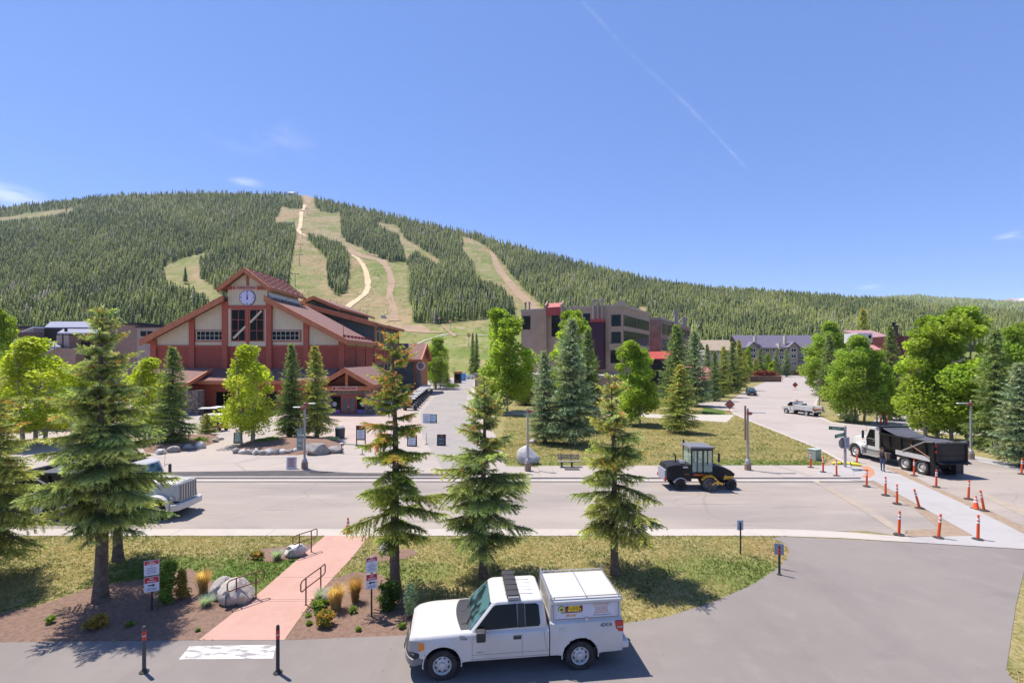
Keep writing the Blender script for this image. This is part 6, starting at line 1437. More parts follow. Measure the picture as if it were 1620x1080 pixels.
# ---- six-wheeled dump trucks
T_black = mat('dump_body_black', (0.011, 0.011, 0.012), 0.42, c2=(0.03, 0.028, 0.027), scale=1.2, lo=0.45, hi=0.75, spec=0.3)
T_tarp = mat('mesh_tarp', (0.06, 0.062, 0.075), 0.75, c2=(0.085, 0.085, 0.10), scale=0.8)
T_hub = mat('truck_rim', (0.52, 0.50, 0.46), 0.4, metal=0.3)
def dump_truck(label, loc, rz, square=False):
    t = thing('dump_truck', label, 'dump truck', loc, rz)
    for sy in (1, -1):
        wheel(t, 2.55, sy * 1.03, 0.53, 0.53, 0.30, 0.32, sy, T_hub, 10)
        for x in (-2.24, -3.60): wheel(t, x, sy * 0.98, 0.53, 0.53, 0.58, 0.32, sy, T_hub, 10)
    b = MB()
    for y in (-0.42, 0.42): b.box(-4.3, 3.3, y - 0.05, y + 0.05, 0.80, 1.08)
    b.box(-3.9, -1.9, -0.6, 0.6, 0.45, 0.75); b.box(2.4, 2.7, -0.9, 0.9, 0.45, 0.65); b.box(1.5, 3.35, -0.42, 0.42, 0.6, 1.2); b.build('chassis', V_dark, t)
    # hood and fenders
    b = MB(); st = [(1.45, 0.88, 1.02, 1.98), (2.2, 0.78, 0.98, 1.92), (3.0, 0.64, 0.95, 1.80), (3.40, 0.60, 0.92, 1.70), (3.52, 0.56, 0.95, 1.58)]; vs = []
    if square: st = [(1.45, 0.88, 1.02, 2.02), (2.2, 0.84, 0.98, 1.97), (3.0, 0.77, 0.95, 1.90), (3.44, 0.73, 0.90, 1.86), (3.50, 0.70, 0.92, 1.80)]
    for x, w, z0, z1 in st: vs += [(x, -w, z0), (x, -w, z1 - 0.14), (x, -w * 0.86, z1 - 0.03), (x, -w * 0.4, z1 + 0.03), (x, w * 0.4, z1 + 0.03), (x, w * 0.86, z1 - 0.03), (x, w, z1 - 0.14), (x, w, z0)]
    b._add(vs, [(i * 8 + k, i * 8 + (k + 1) % 8, (i + 1) * 8 + (k + 1) % 8, (i + 1) * 8 + k) for i in range(4) for k in range(8)] + [tuple(range(8)), tuple(range(39, 31, -1))]); b.build('hood', V_white, t, smooth=50)
    for sy in (1, -1):
        b = MB(); arc = [(2.55 + 0.66 * math.cos(a), 0.56 + 0.62 * math.sin(a)) for a in np.linspace(R(-12), R(190), 15)]; arc2 = [(2.55 + 0.76 * math.cos(a), 0.58 + 0.73 * math.sin(a)) for a in np.linspace(R(190), R(-12), 15)]
        b.prism(arc + arc2, 'Y', sy * 0.60, sy * 1.2); b.prism([(1.55, 1.0), (2.0, 1.0), (2.0, 1.2), (1.5, 1.3)], 'Y', sy * 0.6, sy * 1.1); b.build('fender', V_white, t, bevel=0.04, seg=2)
        b = MB(); b.cbox((3.30, sy * 0.80, 1.05), (0.16, 0.34, 0.24)); b.build('headlight', V_lamp, t, bevel=0.04)
        b = MB(); b.cbox((2.05, sy * 0.90, 1.62), (0.10, 0.02, 0.06)); b.build('marker_light', V_amber, t)
        b = MB(); b.box(0.1, 1.45, sy * 0.72, sy * 1.12, 0.42, 0.92); b.build('fuel_tank', V_alu, t, bevel=0.09, seg=3)
        b = MB(); b.box(0.2, 1.45, sy * 1.12, sy * 1.2, 0.44, 0.50); b.box(0.2, 1.45, sy * 0.9, sy * 1.14, 0.95, 1.0); b.build('step', V_alu, t)
        b = MB(); b.tube([(1.55, sy * 1.02, 1.75), (1.62, sy * 1.25, 1.72), (1.62, sy * 1.25, 2.45), (1.5, sy * 1.02, 2.42)], 0.02, 6); b.cbox((1.62, sy * 1.25, 2.1), (0.06, 0.18, 0.62)); b.build('mirror', V_plastic, t)
    b = MB(); b.box(3.46, 3.56, *((-0.64, 0.64, 0.85, 1.80) if square else (-0.46, 0.46, 0.85, 1.60))); gr = b.build('grille', V_alu, t)
    for k in range(7):
        b = MB(); y = (-0.42 + 0.14 * k) * (1.35 if square else 1); b.box(3.555, 3.575, y - 0.045, y + 0.045, 0.9, 1.74 if square else 1.55); b.build('grille_slot', V_grey, gr)
    b = MB(); b.prism([(3.45, -1.15), (3.72, -0.9), (3.78, 0), (3.72, 0.9), (3.45, 1.15), (3.35, 1.1), (3.4, 0), (3.35, -1.1)], 'Z', 0.48, 0.82); b.build('front_bumper', V_white, t, bevel=0.03)
    # cab
    b = MB(); b.prism([(0.20, 0.98), (1.55, 0.98), (1.58, 1.88), (1.22, 2.68), (1.05, 2.80), (0.30, 2.84), (0.20, 2.72)], 'Y', -1.04, 1.04); cab = b.build('cab', V_white, t, bevel=0.07, seg=2)
    b = MB(); b._add([(1.585, -0.9, 1.93), (1.585, 0.9, 1.93), (1.265, 0.84, 2.62), (1.265, -0.84, 2.62)], [(0, 1, 2, 3)]); b.build('windscreen', V_shield, t)
    for sy in (1, -1):
        b = MB(); b.prism([(0.66, 1.86), (1.46, 1.86), (1.17, 2.58), (0.66, 2.60)], 'Y', sy * 1.03, sy * 1.048); b.build('side_window', V_glass, t)
        b = MB(); b.box(0.64, 1.48, sy * 1.036, sy * 1.046, 1.25, 1.82); d_ = b.build('door', V_dark if (sy > 0 and rz > 1) else V_white, t, bevel=0.005); b = MB(); b.cbox((0.74, sy * 1.06, 1.7), (0.16, 0.03, 0.05)); b.build('door_handle', V_alu, d_)  # corner truck's near door: dark panel painting the shaded inside of an open doorway
        b = MB(); b.box(0.15, 0.20, sy * 0.8, sy * 1.03, 1.0, 2.4); b.build('cab_edge', mat('yellow_reflector', (0.55, 0.42, 0.08), 0.5), t)
    b = MB(); b.tube([(0.12, -1.0, 0.9), (0.12, -1.0, 3.05), (0.05, -1.0, 3.2)], 0.07, 8); b.build('exhaust_stack', V_alu, t)
    b = MB(); b.tube([(1.5, 1.0, 2.3), (1.52, 1.05, 3.4)], 0.008, 4); b.build('antenna', V_plastic, t)
    b = MB(); b.box(-0.9, 0.1, 0.55, 1.15, 0.5, 1.0); b.build('side_box', V_plastic, t, bevel=0.03)
    # tipping body
    b = MB(); zs = [(1.16, 0.92), (1.45, 1.12), (2.42, 1.22)]
    for sy in (1, -1):
        b._add([(-4.55, sy * 0.92, 1.2), (0.0, sy * 0.92, 1.2), (0.0, sy * 1.12, 1.5), (-4.55, sy * 1.12, 1.5), (0.0, sy * 1.22, 2.42), (-4.55, sy * 1.22, 2.42), (0.0, sy * 1.10, 2.42), (-4.55, sy * 1.10, 2.42), (0, sy * 1.0, 1.5), (-4.55, sy * 1.0, 1.5)], [(0, 1, 2, 3), (3, 2, 4, 5), (5, 4, 6, 7), (7, 6, 8, 9), (0, 3, 5, 7, 9), (1, 8, 6, 4, 2)])
        b.box(-4.55, 0.02, sy * 1.16, sy * 1.27, 2.36, 2.48)
    b.box(-4.55, 0, -0.95, 0.95, 1.12, 1.3); b.box(-0.12, 0.05, -1.2, 1.2, 1.2, 2.92); bd = b.build('dump_body', T_black, t)
    b = MB(); b.box(-0.1, 0.62, -1.15, 1.15, 2.90, 2.97); b.build('cab_shield', T_black, bd)
    b = MB(); b.box(-4.66, -4.55, -1.22, 1.22, 1.12, 2.36); b.box(-4.72, -4.66, -1.22, -1.08, 1.12, 2.4); b.box(-4.72, -4.66, 1.08, 1.22, 1.12, 2.4); b.box(-4.70, -4.66, -1.08, 1.08, 1.5, 1.56); tg = b.build('tailgate', T_black, bd, bevel=0.02)
    b = MB(); b.prism([(-4.6, 1.16), (-5.0, 1.0), (-5.0, 1.04), (-4.6, 1.22)], 'Y', -1.2, 1.2); b.build('spreader_apron', T_black, tg)
    b = MB(); b.box(-4.68, -4.5, -1.2, 1.2, 2.38, 2.5); b.build('tailgate_rail', mat('worn_steel', (0.20, 0.18, 0.16), 0.6, metal=0.3, c2=(0.06, 0.055, 0.05), scale=3), tg)
    b = MB(); b.grid(lambda u, v: (0.0 - 1.75 * u, (2 * v - 1) * 1.12, 2.95 - 0.55 * u ** 0.7 - 0.05 * math.sin(v * math.pi) * u), 8, 6); b.grid(lambda u, v: (-1.75 - 2.7 * u, (2 * v - 1) * 1.13, 2.40 - 0.10 * math.sin(v * math.pi) - 0.03 * math.sin(u * 9)), 10, 6); b.build('tarp', T_tarp, bd, smooth=60)
    for sy in (1, -1):
        b = MB(); b.box(-4.45, -1.5, sy * 1.0, sy * 1.27, 1.16, 1.20); b.bar((-1.5, sy * 1.27, 1.24), (-4.4, sy * 1.27, 1.24), 0.02, 0.34); b.build('rear_fender', mat('dusty_white', (0.50, 0.48, 0.45), 0.6), t)
        b = MB(); b.bar((-2.1, sy * 1.30, 1.45), (-3.9, sy * 1.30, 2.42), 0.05, 0.09); b.bar((-3.9, sy * 1.30, 2.42), (-4.5, sy * 1.25, 2.5), 0.05, 0.09); b.build('tarp_arm', V_alu, bd)
        b = MB(); b.bar((-2.8, sy * 1.31, 2.0), (-4.3, sy * 1.31, 1.35), 0.04, 0.05); b.build('tarp_spring', mat('rusty_steel', (0.30, 0.17, 0.10), 0.7), bd)
        b = MB(); b.box(-4.62, -4.30, sy * 1.18, sy * 1.30, 0.85, 2.3); b.build('corner_post', T_black, bd)
        b = MB(); b.box(-4.72, -4.62, sy * 1.16, sy * 1.24, 1.75, 1.9); b.box(-4.72, -4.62, sy * 1.16, sy * 1.24, 2.2, 2.28); b.build('tail_light', V_redlens, t)
        b = MB(); b.box(-4.35, -4.33, sy * 0.68, sy * 1.26, 0.15, 0.85); b.build('mud_flap', V_plastic, t)
        for x in (-0.9, -1.9, -2.9, -3.9):
            b = MB(); b.bar((x, sy * 1.14, 1.48), (x, sy * 1.245, 2.36), 0.05, 0.10); b.build('side_rib', T_black, bd)
    return t
dump_truck('white cab dump truck with a black tarped bed stopped at the street corner', (30.42, 38.77, 0), math.atan2(0.996, -0.088))
dump_truck('white nosed dump truck parked on the road behind the broad left spruce', (-20.95, 26.25, 0), R(-1.5), True)

# ---- broom sweeper
sw = thing('road_sweeper', 'black and yellow broom sweeper with a boxy glazed cab on the road', 'road sweeper', (12.06, 31.75, 0))
S_char = mat('sweeper_charcoal', (0.013, 0.013, 0.014), 0.5, c2=(0.026, 0.025, 0.025), scale=2, spec=0.22)
S_yel = paint('sweeper_yellow', (0.72, 0.36, 0.012), 0.4)
S_glass = bpy.data.materials.new('cab_glass'); S_glass.use_nodes = True; S_glass.node_tree.nodes['Principled BSDF'].inputs['Base Color'].default_value = (0.6, 0.75, 0.62, 1)
S_glass.node_tree.nodes['Principled BSDF'].inputs['Roughness'].default_value = 0.02; S_glass.node_tree.nodes['Principled BSDF'].inputs['Alpha'].default_value = 0.28
b = MB(); b.prism([(-2.2, 0.62), (-0.62, 0.55), (-0.62, 1.60), (-1.6, 1.60), (-2.12, 1.52), (-2.22, 1.35)], 'Y', -0.78, 0.78); eng = b.build('engine_hood', S_char, sw, bevel=0.05, seg=2)
for sy in (1, -1):
    for k in range(5):
        b = MB(); x = -2.05 + 0.19 * k; b.box(x, x + 0.07, sy * 0.77, sy * 0.79, 1.05 - 0.02 * k, 1.40); b.build('vent_slot', V_dark, eng)
    b = MB(); b.box(-1.18, -0.86, sy * 0.77, sy * 0.788, 1.40, 1.50); b.build('label_plate', V_white, eng)
b = MB(); b.tube([(-1.3, 0.3, 1.6), (-1.3, 0.3, 2.0), (-1.42, 0.3, 2.12)], 0.05, 8); b.build('exhaust_pipe', V_plastic, sw)
b = MB(); b.box(-1.25, -0.95, -0.5, -0.1, 1.60, 1.82); b.build('air_cleaner', V_alu, sw, bevel=0.03)
b = MB()
for x, y in ((-0.62, -0.78), (0.10, -0.78), (0.72, -0.74), (-0.62, 0.78), (0.10, 0.78), (0.72, 0.74)): b.box(x - 0.04, x + 0.04, *sorted((y, y * 0.92)), 1.05, 2.62)
for sy in (1, -1):
    b.box(-0.62, 0.74, *sorted((sy * 0.72, sy * 0.79)), 1.02, 1.14); b.box(-0.62, 0.74, *sorted((sy * 0.72, sy * 0.79)), 2.5, 2.62); b.box(-0.3, -0.24, *sorted((sy * 0.73, sy * 0.78)), 1.1, 2.6); b.box(0.36, 0.42, *sorted((sy * 0.73, sy * 0.78)), 1.6, 2.5)
b.box(0.68, 0.76, -0.74, 0.74, 1.02, 1.5); b.box(-0.66, -0.58, -0.74, 0.74, 1.02, 1.6); b.box(-0.6, 0.7, -0.72, 0.72, 0.9, 1.06); b.build('cab_frame', S_char, sw)
b = MB(); b.prism([(-0.78, 2.62), (0.86, 2.62), (0.80, 2.74), (-0.70, 2.78)], 'Y', -0.86, 0.86); b.build('cab_roof', mat('roof_grey', (0.16, 0.155, 0.17), 0.55), sw, bevel=0.03)
for sy in (1, -1):
    b = MB(); b.box(-0.58, 0.70, sy * 0.755, sy * 0.765, 1.14, 2.5); b.build('side_glass', S_glass, sw)
    b = MB(); b.box(-0.52, 0.66, sy * 0.74, sy * 0.752, 1.12, 1.46); b.build('lower_door', mat('dusty_panel', (0.12, 0.115, 0.11), 0.7), sw)
b = MB(); b.box(0.725, 0.735, -0.7, 0.7, 1.5, 2.5); b.build('windscreen', S_glass, sw); b = MB(); b.box(-0.635, -0.625, -0.7, 0.7, 1.6, 2.5); b.build('rear_glass', S_glass, sw)
b = MB(); b.box(-0.35, 0.1, -0.25, 0.25, 1.1, 1.5); b.box(-0.42, -0.30, -0.25, 0.25, 1.4, 2.0); b.build('seat', V_plastic, sw, bevel=0.04); b = MB(); b.tube([(0.55, 0, 1.1), (0.4, 0, 1.75)], 0.03, 6); b.lathe([(0.17, 1.74), (0.19, 1.76), (0.17, 1.78)], 'Z', (0.38, 0, 0), 14); b.build('steering_wheel', V_plastic, sw)
b = MB(); b.tube([(0.8, -0.8, 2.55), (1.0, -0.95, 2.5), (1.02, -0.98, 2.35)], 0.02, 6); b.cbox((1.02, -0.98, 2.1), (0.07, 0.2, 0.55)); b.build('mirror', V_plastic, sw)
b = MB(); b.lathe([(0.06, 2.76), (0.07, 2.9), (0.05, 3.0)], 'Z', (-0.66, 0.6, 0), 10); b.build('beacon', V_plastic, sw)
b = MB(); b.prism([(0.76, 0.95), (1.5, 0.9), (2.18, 0.84), (2.22, 0.98), (1.95, 1.2), (1.4, 1.42), (0.76, 1.52)], 'Y', -0.62, 0.62); b.build('front_hood', S_char, sw, bevel=0.06, seg=2)
for sy in (1, -1):
    b = MB(); b.bar((0.75, sy * 0.55, 1.15), (1.75, sy * 0.55, 0.5), 0.16, 0.26); b.build('frame_arm', S_char, sw)
    b = MB(); b.prism([(1.45, 0.62), (2.15, 0.72), (2.1, 0.86), (1.5, 0.86)], 'Y', sy * 0.5, sy * 0.66); b.build('nose_panel', S_yel, sw)
    wheel(sw, 1.88, sy * 0.72, 0.34, 0.34, 0.22, 0.15, sy, V_plastic, 5); wheel(sw, -1.35, sy * 0.74, 0.34, 0.34, 0.24, 0.16, sy, V_plastic, 5)
    b = MB(); arc = [(-1.35 + 0.40 * math.cos(a), 0.36 + 0.40 * math.sin(a)) for a in np.linspace(R(20), R(165), 10)]; arc2 = [(-1.35 + 0.45 * math.cos(a), 0.36 + 0.45 * math.sin(a)) for a in np.linspace(R(165), R(20), 10)]; b.prism(arc + arc2, 'Y', sy * 0.62, sy * 0.9); b.build('fender', mat('fender_silver', (0.42, 0.42, 0.44), 0.5), sw)
    b = MB(); b.bar((-0.62, sy * 0.60, 0.85), (1.2, sy * 0.5, 0.75), 0.2, 0.22); b.build('main_frame', V_dark, sw)
b = MB(); b.lathe([(0.40, -1.15), (0.43, -1.0), (0.42, 0), (0.43, 1.0), (0.40, 1.15)], 'Y', (0, 0, 0), 28)
for k in range(28):
    a = k * math.pi / 14
    for y in np.linspace(-1.1, 1.1, 12): b.cbox((0.42 * math.cos(a), y, 0.42 * math.sin(a)), (0.05, 0.08, 0.03), 0, Matrix.Rotation(-a + 0.3 * (y > 0), 3, 'Y'))
br = b.build('brush', mat('brush_bristle', (0.04, 0.038, 0.036), 0.9, c2=(0.14, 0.13, 0.12), scale=9), sw); br.location = (0.62, -0.05, 0.43); br.rotation_euler = (0, 0, R(-12))
b = MB(); arc = [(0.50 * math.cos(a), 0.50 * math.sin(a)) for a in np.linspace(R(20), R(150), 10)]; arc2 = [(0.55 * math.cos(a), 0.57 * math.sin(a)) for a in np.linspace(R(150), R(20), 10)]
b.prism(arc + arc2, 'Y', -1.2, 1.1); b.bar((0.45, -1.22, 0.2), (0.75, -1.22, 0.1), 0.05, 0.14); b.bar((0.1, -1.22, 0.02), (0.5, -1.22, 0.28), 0.06, 0.1); hood = b.build('brush_hood', S_yel, sw, bevel=0.015); hood.location = (0.62, -0.05, 0.43); hood.rotation_euler = (0, 0, R(-12))
b = MB(); b.bar((2.2, -0.5, 0.62), (2.2, 0.5, 0.62), 0.12, 0.12); b.lathe([(0.06, -0.62), (0.06, -0.5)], 'Y', (2.26, 0, 0.55), 8); b.build('tow_hitch', V_alu, sw)
b = MB(); b.box(-2.32, -2.2, -0.7, 0.7, 0.55, 1.25); b.build('radiator_screen', mat('screen_grey', (0.30, 0.31, 0.35), 0.6), sw); 
for sy in (1, -1):
    b = MB(); b.box(-2.36, -2.24, sy * 0.70, sy * 0.82, 0.6, 0.78); b.build('tail_light', V_redlens, sw)
M_orlet = mat('orange_lettering', (0.62, 0.13, 0.02), 0.5)
b = MB(); b.box(-0.62, 0.66, -0.80, -0.79, 0.90, 1.02); b.build('letter_band', mat('band_dark', (0.05, 0.03, 0.025), 0.6), sw)
text('lettering', 'SUPERIOR BROOM', 0.16, M_orlet, sw, (-0.1, -0.803, 0.96), (R(90), 0, 0), sx=0.62, bold=0.006); text('lettering', 'DT80', 0.11, M_white, sw, (0.56, -0.803, 0.96), (R(90), 0, 0), sx=0.8)
text('lettering', 'DT80', 0.10, M_orlet, sw, (-0.95, -0.79, 1.0), (R(90), 0, 0), sx=1.2)

# ---- smaller vehicles
def car_body(t, prof, hw, m, glass, name='body', arches=(), tumble=0.16, belt=0.9, bevel=0.05):
    b = MB(); n = len(prof); vs = []
    for sg in (-1, 1): vs += [(x, sg * (hw - (tumble * max(0, z - belt) / 0.6 if z > belt else 0.03 * (belt - z))), z) for x, z in prof]
    b._add(vs, [tuple(range(n)), tuple(range(2 * n - 1, n - 1, -1))] + [(i, i + n, (i + 1) % n + n, (i + 1) % n) for i in range(n)])
    return b.build(name, m, t, bevel=bevel, seg=2)
def suv(name, label, loc, rz, col):
    t = thing(name, label, 'car', loc, rz)
    car_body(t, [(-2.25, 0.35), (2.25, 0.35), (2.32, 0.6), (2.25, 0.95), (1.25, 1.08), (0.5, 1.62), (-1.6, 1.68), (-2.25, 1.1)], 0.93, col, None)
    for sg in (1, -1):
        b = MB(); y = lambda z: sg * (0.94 - 0.16 * max(0, z - 0.9) / 0.6)
        b._add([(1.0, y(1.08), 1.08), (0.45, y(1.54), 1.54), (-1.55, y(1.58), 1.58), (-2.0, y(1.1), 1.1)], [(0, 1, 2, 3)]); b.build('side_window', V_glass, t)
        for x in (1.4, -1.4): wheel(t, x, sg * 0.82, 0.34, 0.34, 0.22, 0.2, sg)
        b = MB(); b.box(2.2, 2.33, sg * 0.55, sg * 0.88, 0.72, 0.88); b.build('headlight', V_lamp, t)
        b = MB(); b.box(-2.3, -2.2, sg * 0.6, sg * 0.9, 0.8, 1.1); b.build('tail_light', V_redlens, t)
        b = MB(); b.cbox((0.75, sg * 1.02, 1.1), (0.1, 0.18, 0.14)); b.build('mirror', V_plastic, t)
    b = MB(); b._add([(1.27, -0.78, 1.10), (1.27, 0.78, 1.10), (0.53, 0.70, 1.60), (0.53, -0.70, 1.60)], [(0, 1, 2, 3)]); b.build('windscreen', V_shield, t)
    b = MB(); b.box(2.27, 2.335, -0.5, 0.5, 0.55, 0.82); b.build('grille', V_plastic, t); b = MB(); b.box(2.33, 2.345, -0.25, 0.25, 0.45, 0.55); b.build('number_plate', V_white, t)
    return t
V_navy = paint('navy_paint', (0.012, 0.016, 0.035), 0.25)
p = G(1188, 625); d_ = suv('parked_car', 'dark blue car facing us by the kerb of the side street', p, R(250), V_navy)
p = G(1285, 608); dup(d_, p, R(205), 'dark car half hidden under the leafy aspen at the street bend')
V_crim = paint('red_paint', (0.42, 0.02, 0.02), 0.3)
rc = None
for i, (px, py, a, lb_) in enumerate([(1212, 598, 195, 'red car nearest the timber planter by the condominiums'), (1224, 597.5, 190, 'red car at the right end by the orange barricades')]):
    p = G(px, py)
    if rc is None: rc = suv('parked_car', lb_, p, R(a), V_crim); rc['group'] = 'red cars by the condominiums'
    else: dup(rc, p, R(a), lb_)
# white utility truck with a service body
p = G(1277, 657); ut = thing('utility_truck', 'white utility truck with open service boxes on the side street', 'utility truck', (p.x, p.y + 1.0, 0), R(107))
b = MB(); b.prism([(0.75, 0.5), (2.95, 0.5), (2.98, 0.95), (2.9, 1.15), (1.95, 1.25), (1.5, 1.9), (0.85, 1.95), (0.75, 1.2)], 'Y', -0.95, 0.95); b.build('cab', V_white, ut, bevel=0.06, seg=2)
for sg in (1, -1):
    b = MB(); b.prism([(0.95, 1.27), (1.85, 1.27), (1.45, 1.82), (0.95, 1.85)], 'Y', sg * 0.955, sg * 0.965); b.build('side_window', V_glass, ut)
    b = MB(); b.box(-2.5, 0.6, sg * 0.62, sg * 1.05, 0.75, 1.45); sb = b.build('service_box', V_white, ut, bevel=0.03)
    for x in (-2.3, -1.3, -0.4): 
        b = MB(); b.box(x, x + 0.75, sg * 1.05, sg * 1.06, 0.85, 1.38); b.build('box_door', mat('box_grey', (0.45, 0.45, 0.46), 0.5), sb)
    for x in (2.1, -1.4): wheel(ut, x, sg * 0.88, 0.40, 0.40, 0.28, 0.24, sg)
    b = MB(); b.box(-2.62, -2.5, sg * 0.8, sg * 1.0, 0.8, 1.0); b.build('tail_light', V_redlens, ut); b = MB(); b.cbox((1.55, sg * 1.12, 1.4), (0.1, 0.2, 0.3)); b.build('mirror', V_plastic, ut)
b = MB(); b.box(-2.5, 0.6, -0.62, 0.62, 0.75, 0.9); b.box(-2.75, -2.5, -1.05, 1.05, 0.6, 0.82); b.build('flat_bed', V_white, ut); b = MB(); b.box(-2.4, 2.8, -0.5, 0.5, 0.4, 0.75); b.build('chassis', V_dark, ut)
b = MB(); b.box(-0.2, 0.5, -0.5, 0.5, 0.9, 1.7); b.box(-1.5, -0.6, -0.4, 0.4, 0.9, 1.35); b.build('compressor', mat('load_grey', (0.35, 0.34, 0.33), 0.6), ut); b = MB(); b.box(-2.4, -1.7, -0.6, 0.6, 0.92, 1.1); b.build('timber_load', mat('load_brown', (0.34, 0.15, 0.09), 0.8), ut)
b = MB(); b.lathe([(0.2, 1.95), (0.2, 2.1)], 'Z', (1.1, 0, 0), 10); b.build('beacon', mat('beacon_orange', (0.75, 0.18, 0.05), 0.4), ut)
b = MB(); b._add([(1.97, -0.8, 1.28), (1.97, 0.8, 1.28), (1.54, 0.75, 1.86), (1.54, -0.75, 1.86)], [(0, 1, 2, 3)]); b.build('windscreen', V_shield, ut)

# golf carts
def golf_cart(label, loc, rz, col, group=None):
    t = thing('golf_cart', label, 'golf cart', loc, rz, group)
    b = MB(); b.prism([(-1.15, 0.35), (1.1, 0.35), (1.2, 0.55), (1.0, 0.85), (0.72, 0.92), (0.6, 0.45), (0.0, 0.45), (-0.1, 0.75), (-1.15, 0.8)], 'Y', -0.55, 0.55); b.build('body', col, t, bevel=0.05, seg=2)
    b = MB(); b.prism([(-1.25, 1.80), (0.75, 1.80), (0.82, 1.86), (0.6, 1.93), (-1.1, 1.95), (-1.3, 1.87)], 'Y', -0.62, 0.62); b.build('roof', M_white, t, bevel=0.03)
    b = MB()
    for sy in (1, -1): b.tube([(0.72, sy * 0.5, 0.9), (0.5, sy * 0.52, 1.82)], 0.025, 5); b.tube([(-1.0, sy * 0.52, 0.7), (-0.95, sy * 0.52, 1.82)], 0.025, 5)
    b.build('roof_post', V_plastic, t)
    b = MB(); b.box(-0.75, -0.1, -0.52, 0.52, 0.72, 0.86); b.box(-0.86, -0.72, -0.52, 0.52, 0.85, 1.3); b.build('seat', mat('seat_black', (0.03, 0.03, 0.032), 0.6), t, bevel=0.04)
    for x in (0.82, -0.82):
        for sy in (1, -1):
            b = MB(); b.lathe([(0.12, -0.09), (0.22, -0.09), (0.23, 0), (0.22, 0.09), (0.12, 0.09)], 'Y', (x, sy * 0.5, 0.23), 16); w_ = b.build('wheel', V_tyre, t, smooth=40)
            b = MB(); b.lathe([(0.13, sy * 0.07), (0.05, sy * 0.10)], 'Y', (x, sy * 0.5, 0.23), 12); b.build('rim', V_alu, w_)
    b = MB(); b.tube([(0.55, 0.25, 0.8), (0.35, 0.25, 1.15)], 0.02, 5); b.lathe([(0.15, 1.14), (0.17, 1.16), (0.15, 1.18)], 'Z', (0.34, 0.25, 0), 12); b.build('steering_wheel', V_plastic, t)
    return t
gc = golf_cart('white roofed golf cart in the long row beside the lodge', (0, 0, 0), 0, mat('cart_charcoal', (0.045, 0.048, 0.055), 0.4), 'golf carts parked in a row by the lodge')
a_, c_ = G(649, 648.5), G(677, 621.5)
for i in range(11):
    o = gc if i == 0 else dup(gc, (0, 0, 0), 0)
    o.location = a_ + (c_ - a_) * (i / 10); o.rotation_euler = (0, 0, R(4 + (i * 37 % 7) - 3))
p = G(343, 681); gr_ = golf_cart('red golf cart with a white roof in front of the lodge stone pier', p, R(-15), paint('cart_red', (0.30, 0.02, 0.02), 0.35))
p = G(333, 668); golf_cart('cream golf cart with a white roof behind the red one', p, R(20), paint('cart_cream', (0.45, 0.42, 0.36), 0.4))
p = G(352, 666); dup(gr_, p, R(-5), 'golf cart with a white roof nearest the lime aspen trunk')
V_small = None
for i in range(5):
    p = G(738 + i * 6, 599.2 - i * 0.1)
    if V_small is None: V_small = suv('parked_car', 'white car parked nose out in the row at the end of the lane', p, R(265), V_white); V_small['group'] = 'cars parked at the end of the lane'
    else: dup(V_small, p, R(262 + 3 * i))
# ------------------------------------------------------------------ street furniture and small things
O_orange = mat('safety_orange', (0.72, 0.085, 0.015), 0.5); O_white = mat('reflective_white', (0.75, 0.74, 0.72), 0.4); O_rub = mat('black_rubber', (0.03, 0.028, 0.027), 0.85, c2=(0.07, 0.06, 0.055), scale=6)
M_galv = mat('galvanised_steel', (0.40, 0.40, 0.41), 0.5, metal=0.5, c2=(0.33, 0.33, 0.34), scale=4); M_pole = mat('grey_pole', (0.36, 0.335, 0.32), 0.55, metal=0.3)
M_bconc = mat('brown_concrete', (0.30, 0.215, 0.16), 0.9, c2=(0.25, 0.18, 0.135), scale=5, bump=0.3)
M_rust = mat('rust_brown_rail', (0.17, 0.062, 0.042), 0.6, c2=(0.13, 0.045, 0.032), scale=8)

# orange delineator tubes
dl = thing('delineator_post', 'x', 'delineator post')
b = MB(); b.lathe([(0.23, 0.0), (0.23, 0.03), (0.17, 0.05), (0.08, 0.06)], 'Z', (0, 0, 0), 8); b.build('rubber_base', O_rub, dl)
b = MB(); b.lathe([(0.062, 0.06), (0.055, 0.98), (0.035, 1.0), (0.035, 1.06), (0.055, 1.07), (0.055, 1.12), (0.02, 1.13)], 'Z', (0, 0, 0), 14); b.build('tube', O_orange, dl, smooth=35)
for z in (0.74, 0.89):
    b = MB(); b.lathe([(0.0605, z), (0.0595, z + 0.085)], 'Z', (0, 0, 0), 14, cap=False); b.build('reflective_band', O_white, dl, smooth=60)
DL = [(1282.5, 739, 0, 0, 'first orange post from the left beside the green utility box'), (1302, 746.5, 0, 0, 'second orange post from the left on the new pavement'), (1323.5, 752.5, 0, 0, 'third orange post from the left at the kerb of the corner pad'),
      (1355, 731.5, 0.12, 0, 'leaning orange post between the stop sign and the dump truck wheel'), (1371, 769, 0, 0, 'orange post at the corner where the new crossing starts'), (1401, 783, 0.02, 0, 'first orange post along the near edge of the crossing'),
      (1419, 796.5, 0, 0, 'second orange post along the near edge of the crossing'), (1455, 803.5, -0.30, 0, 'orange post tipped to the left beside the crossing'), (1446, 752, 0.03, 0, 'orange post before the dump truck rear wheels'), (1481, 770, 0.02, 0, 'orange post behind the dump truck tailgate'),
      (1532, 789, 0.02, 0, 'orange post on the far side of the crossing left of the cone'), (1557, 807.5, -0.16, 0, 'leaning orange post next to the traffic cone'), (1422, 845.5, 0.04, 0, 'left one of three orange posts at the near gutter patch'), (1484.5, 850.5, 0.08, 0, 'middle one of three orange posts at the near gutter patch'),
      (1547, 853, 0.05, 0, 'right one of three orange posts at the near gutter patch'), (1616, 749.5, 0.05, 0, 'orange post by the new kerb at the right photo edge')]
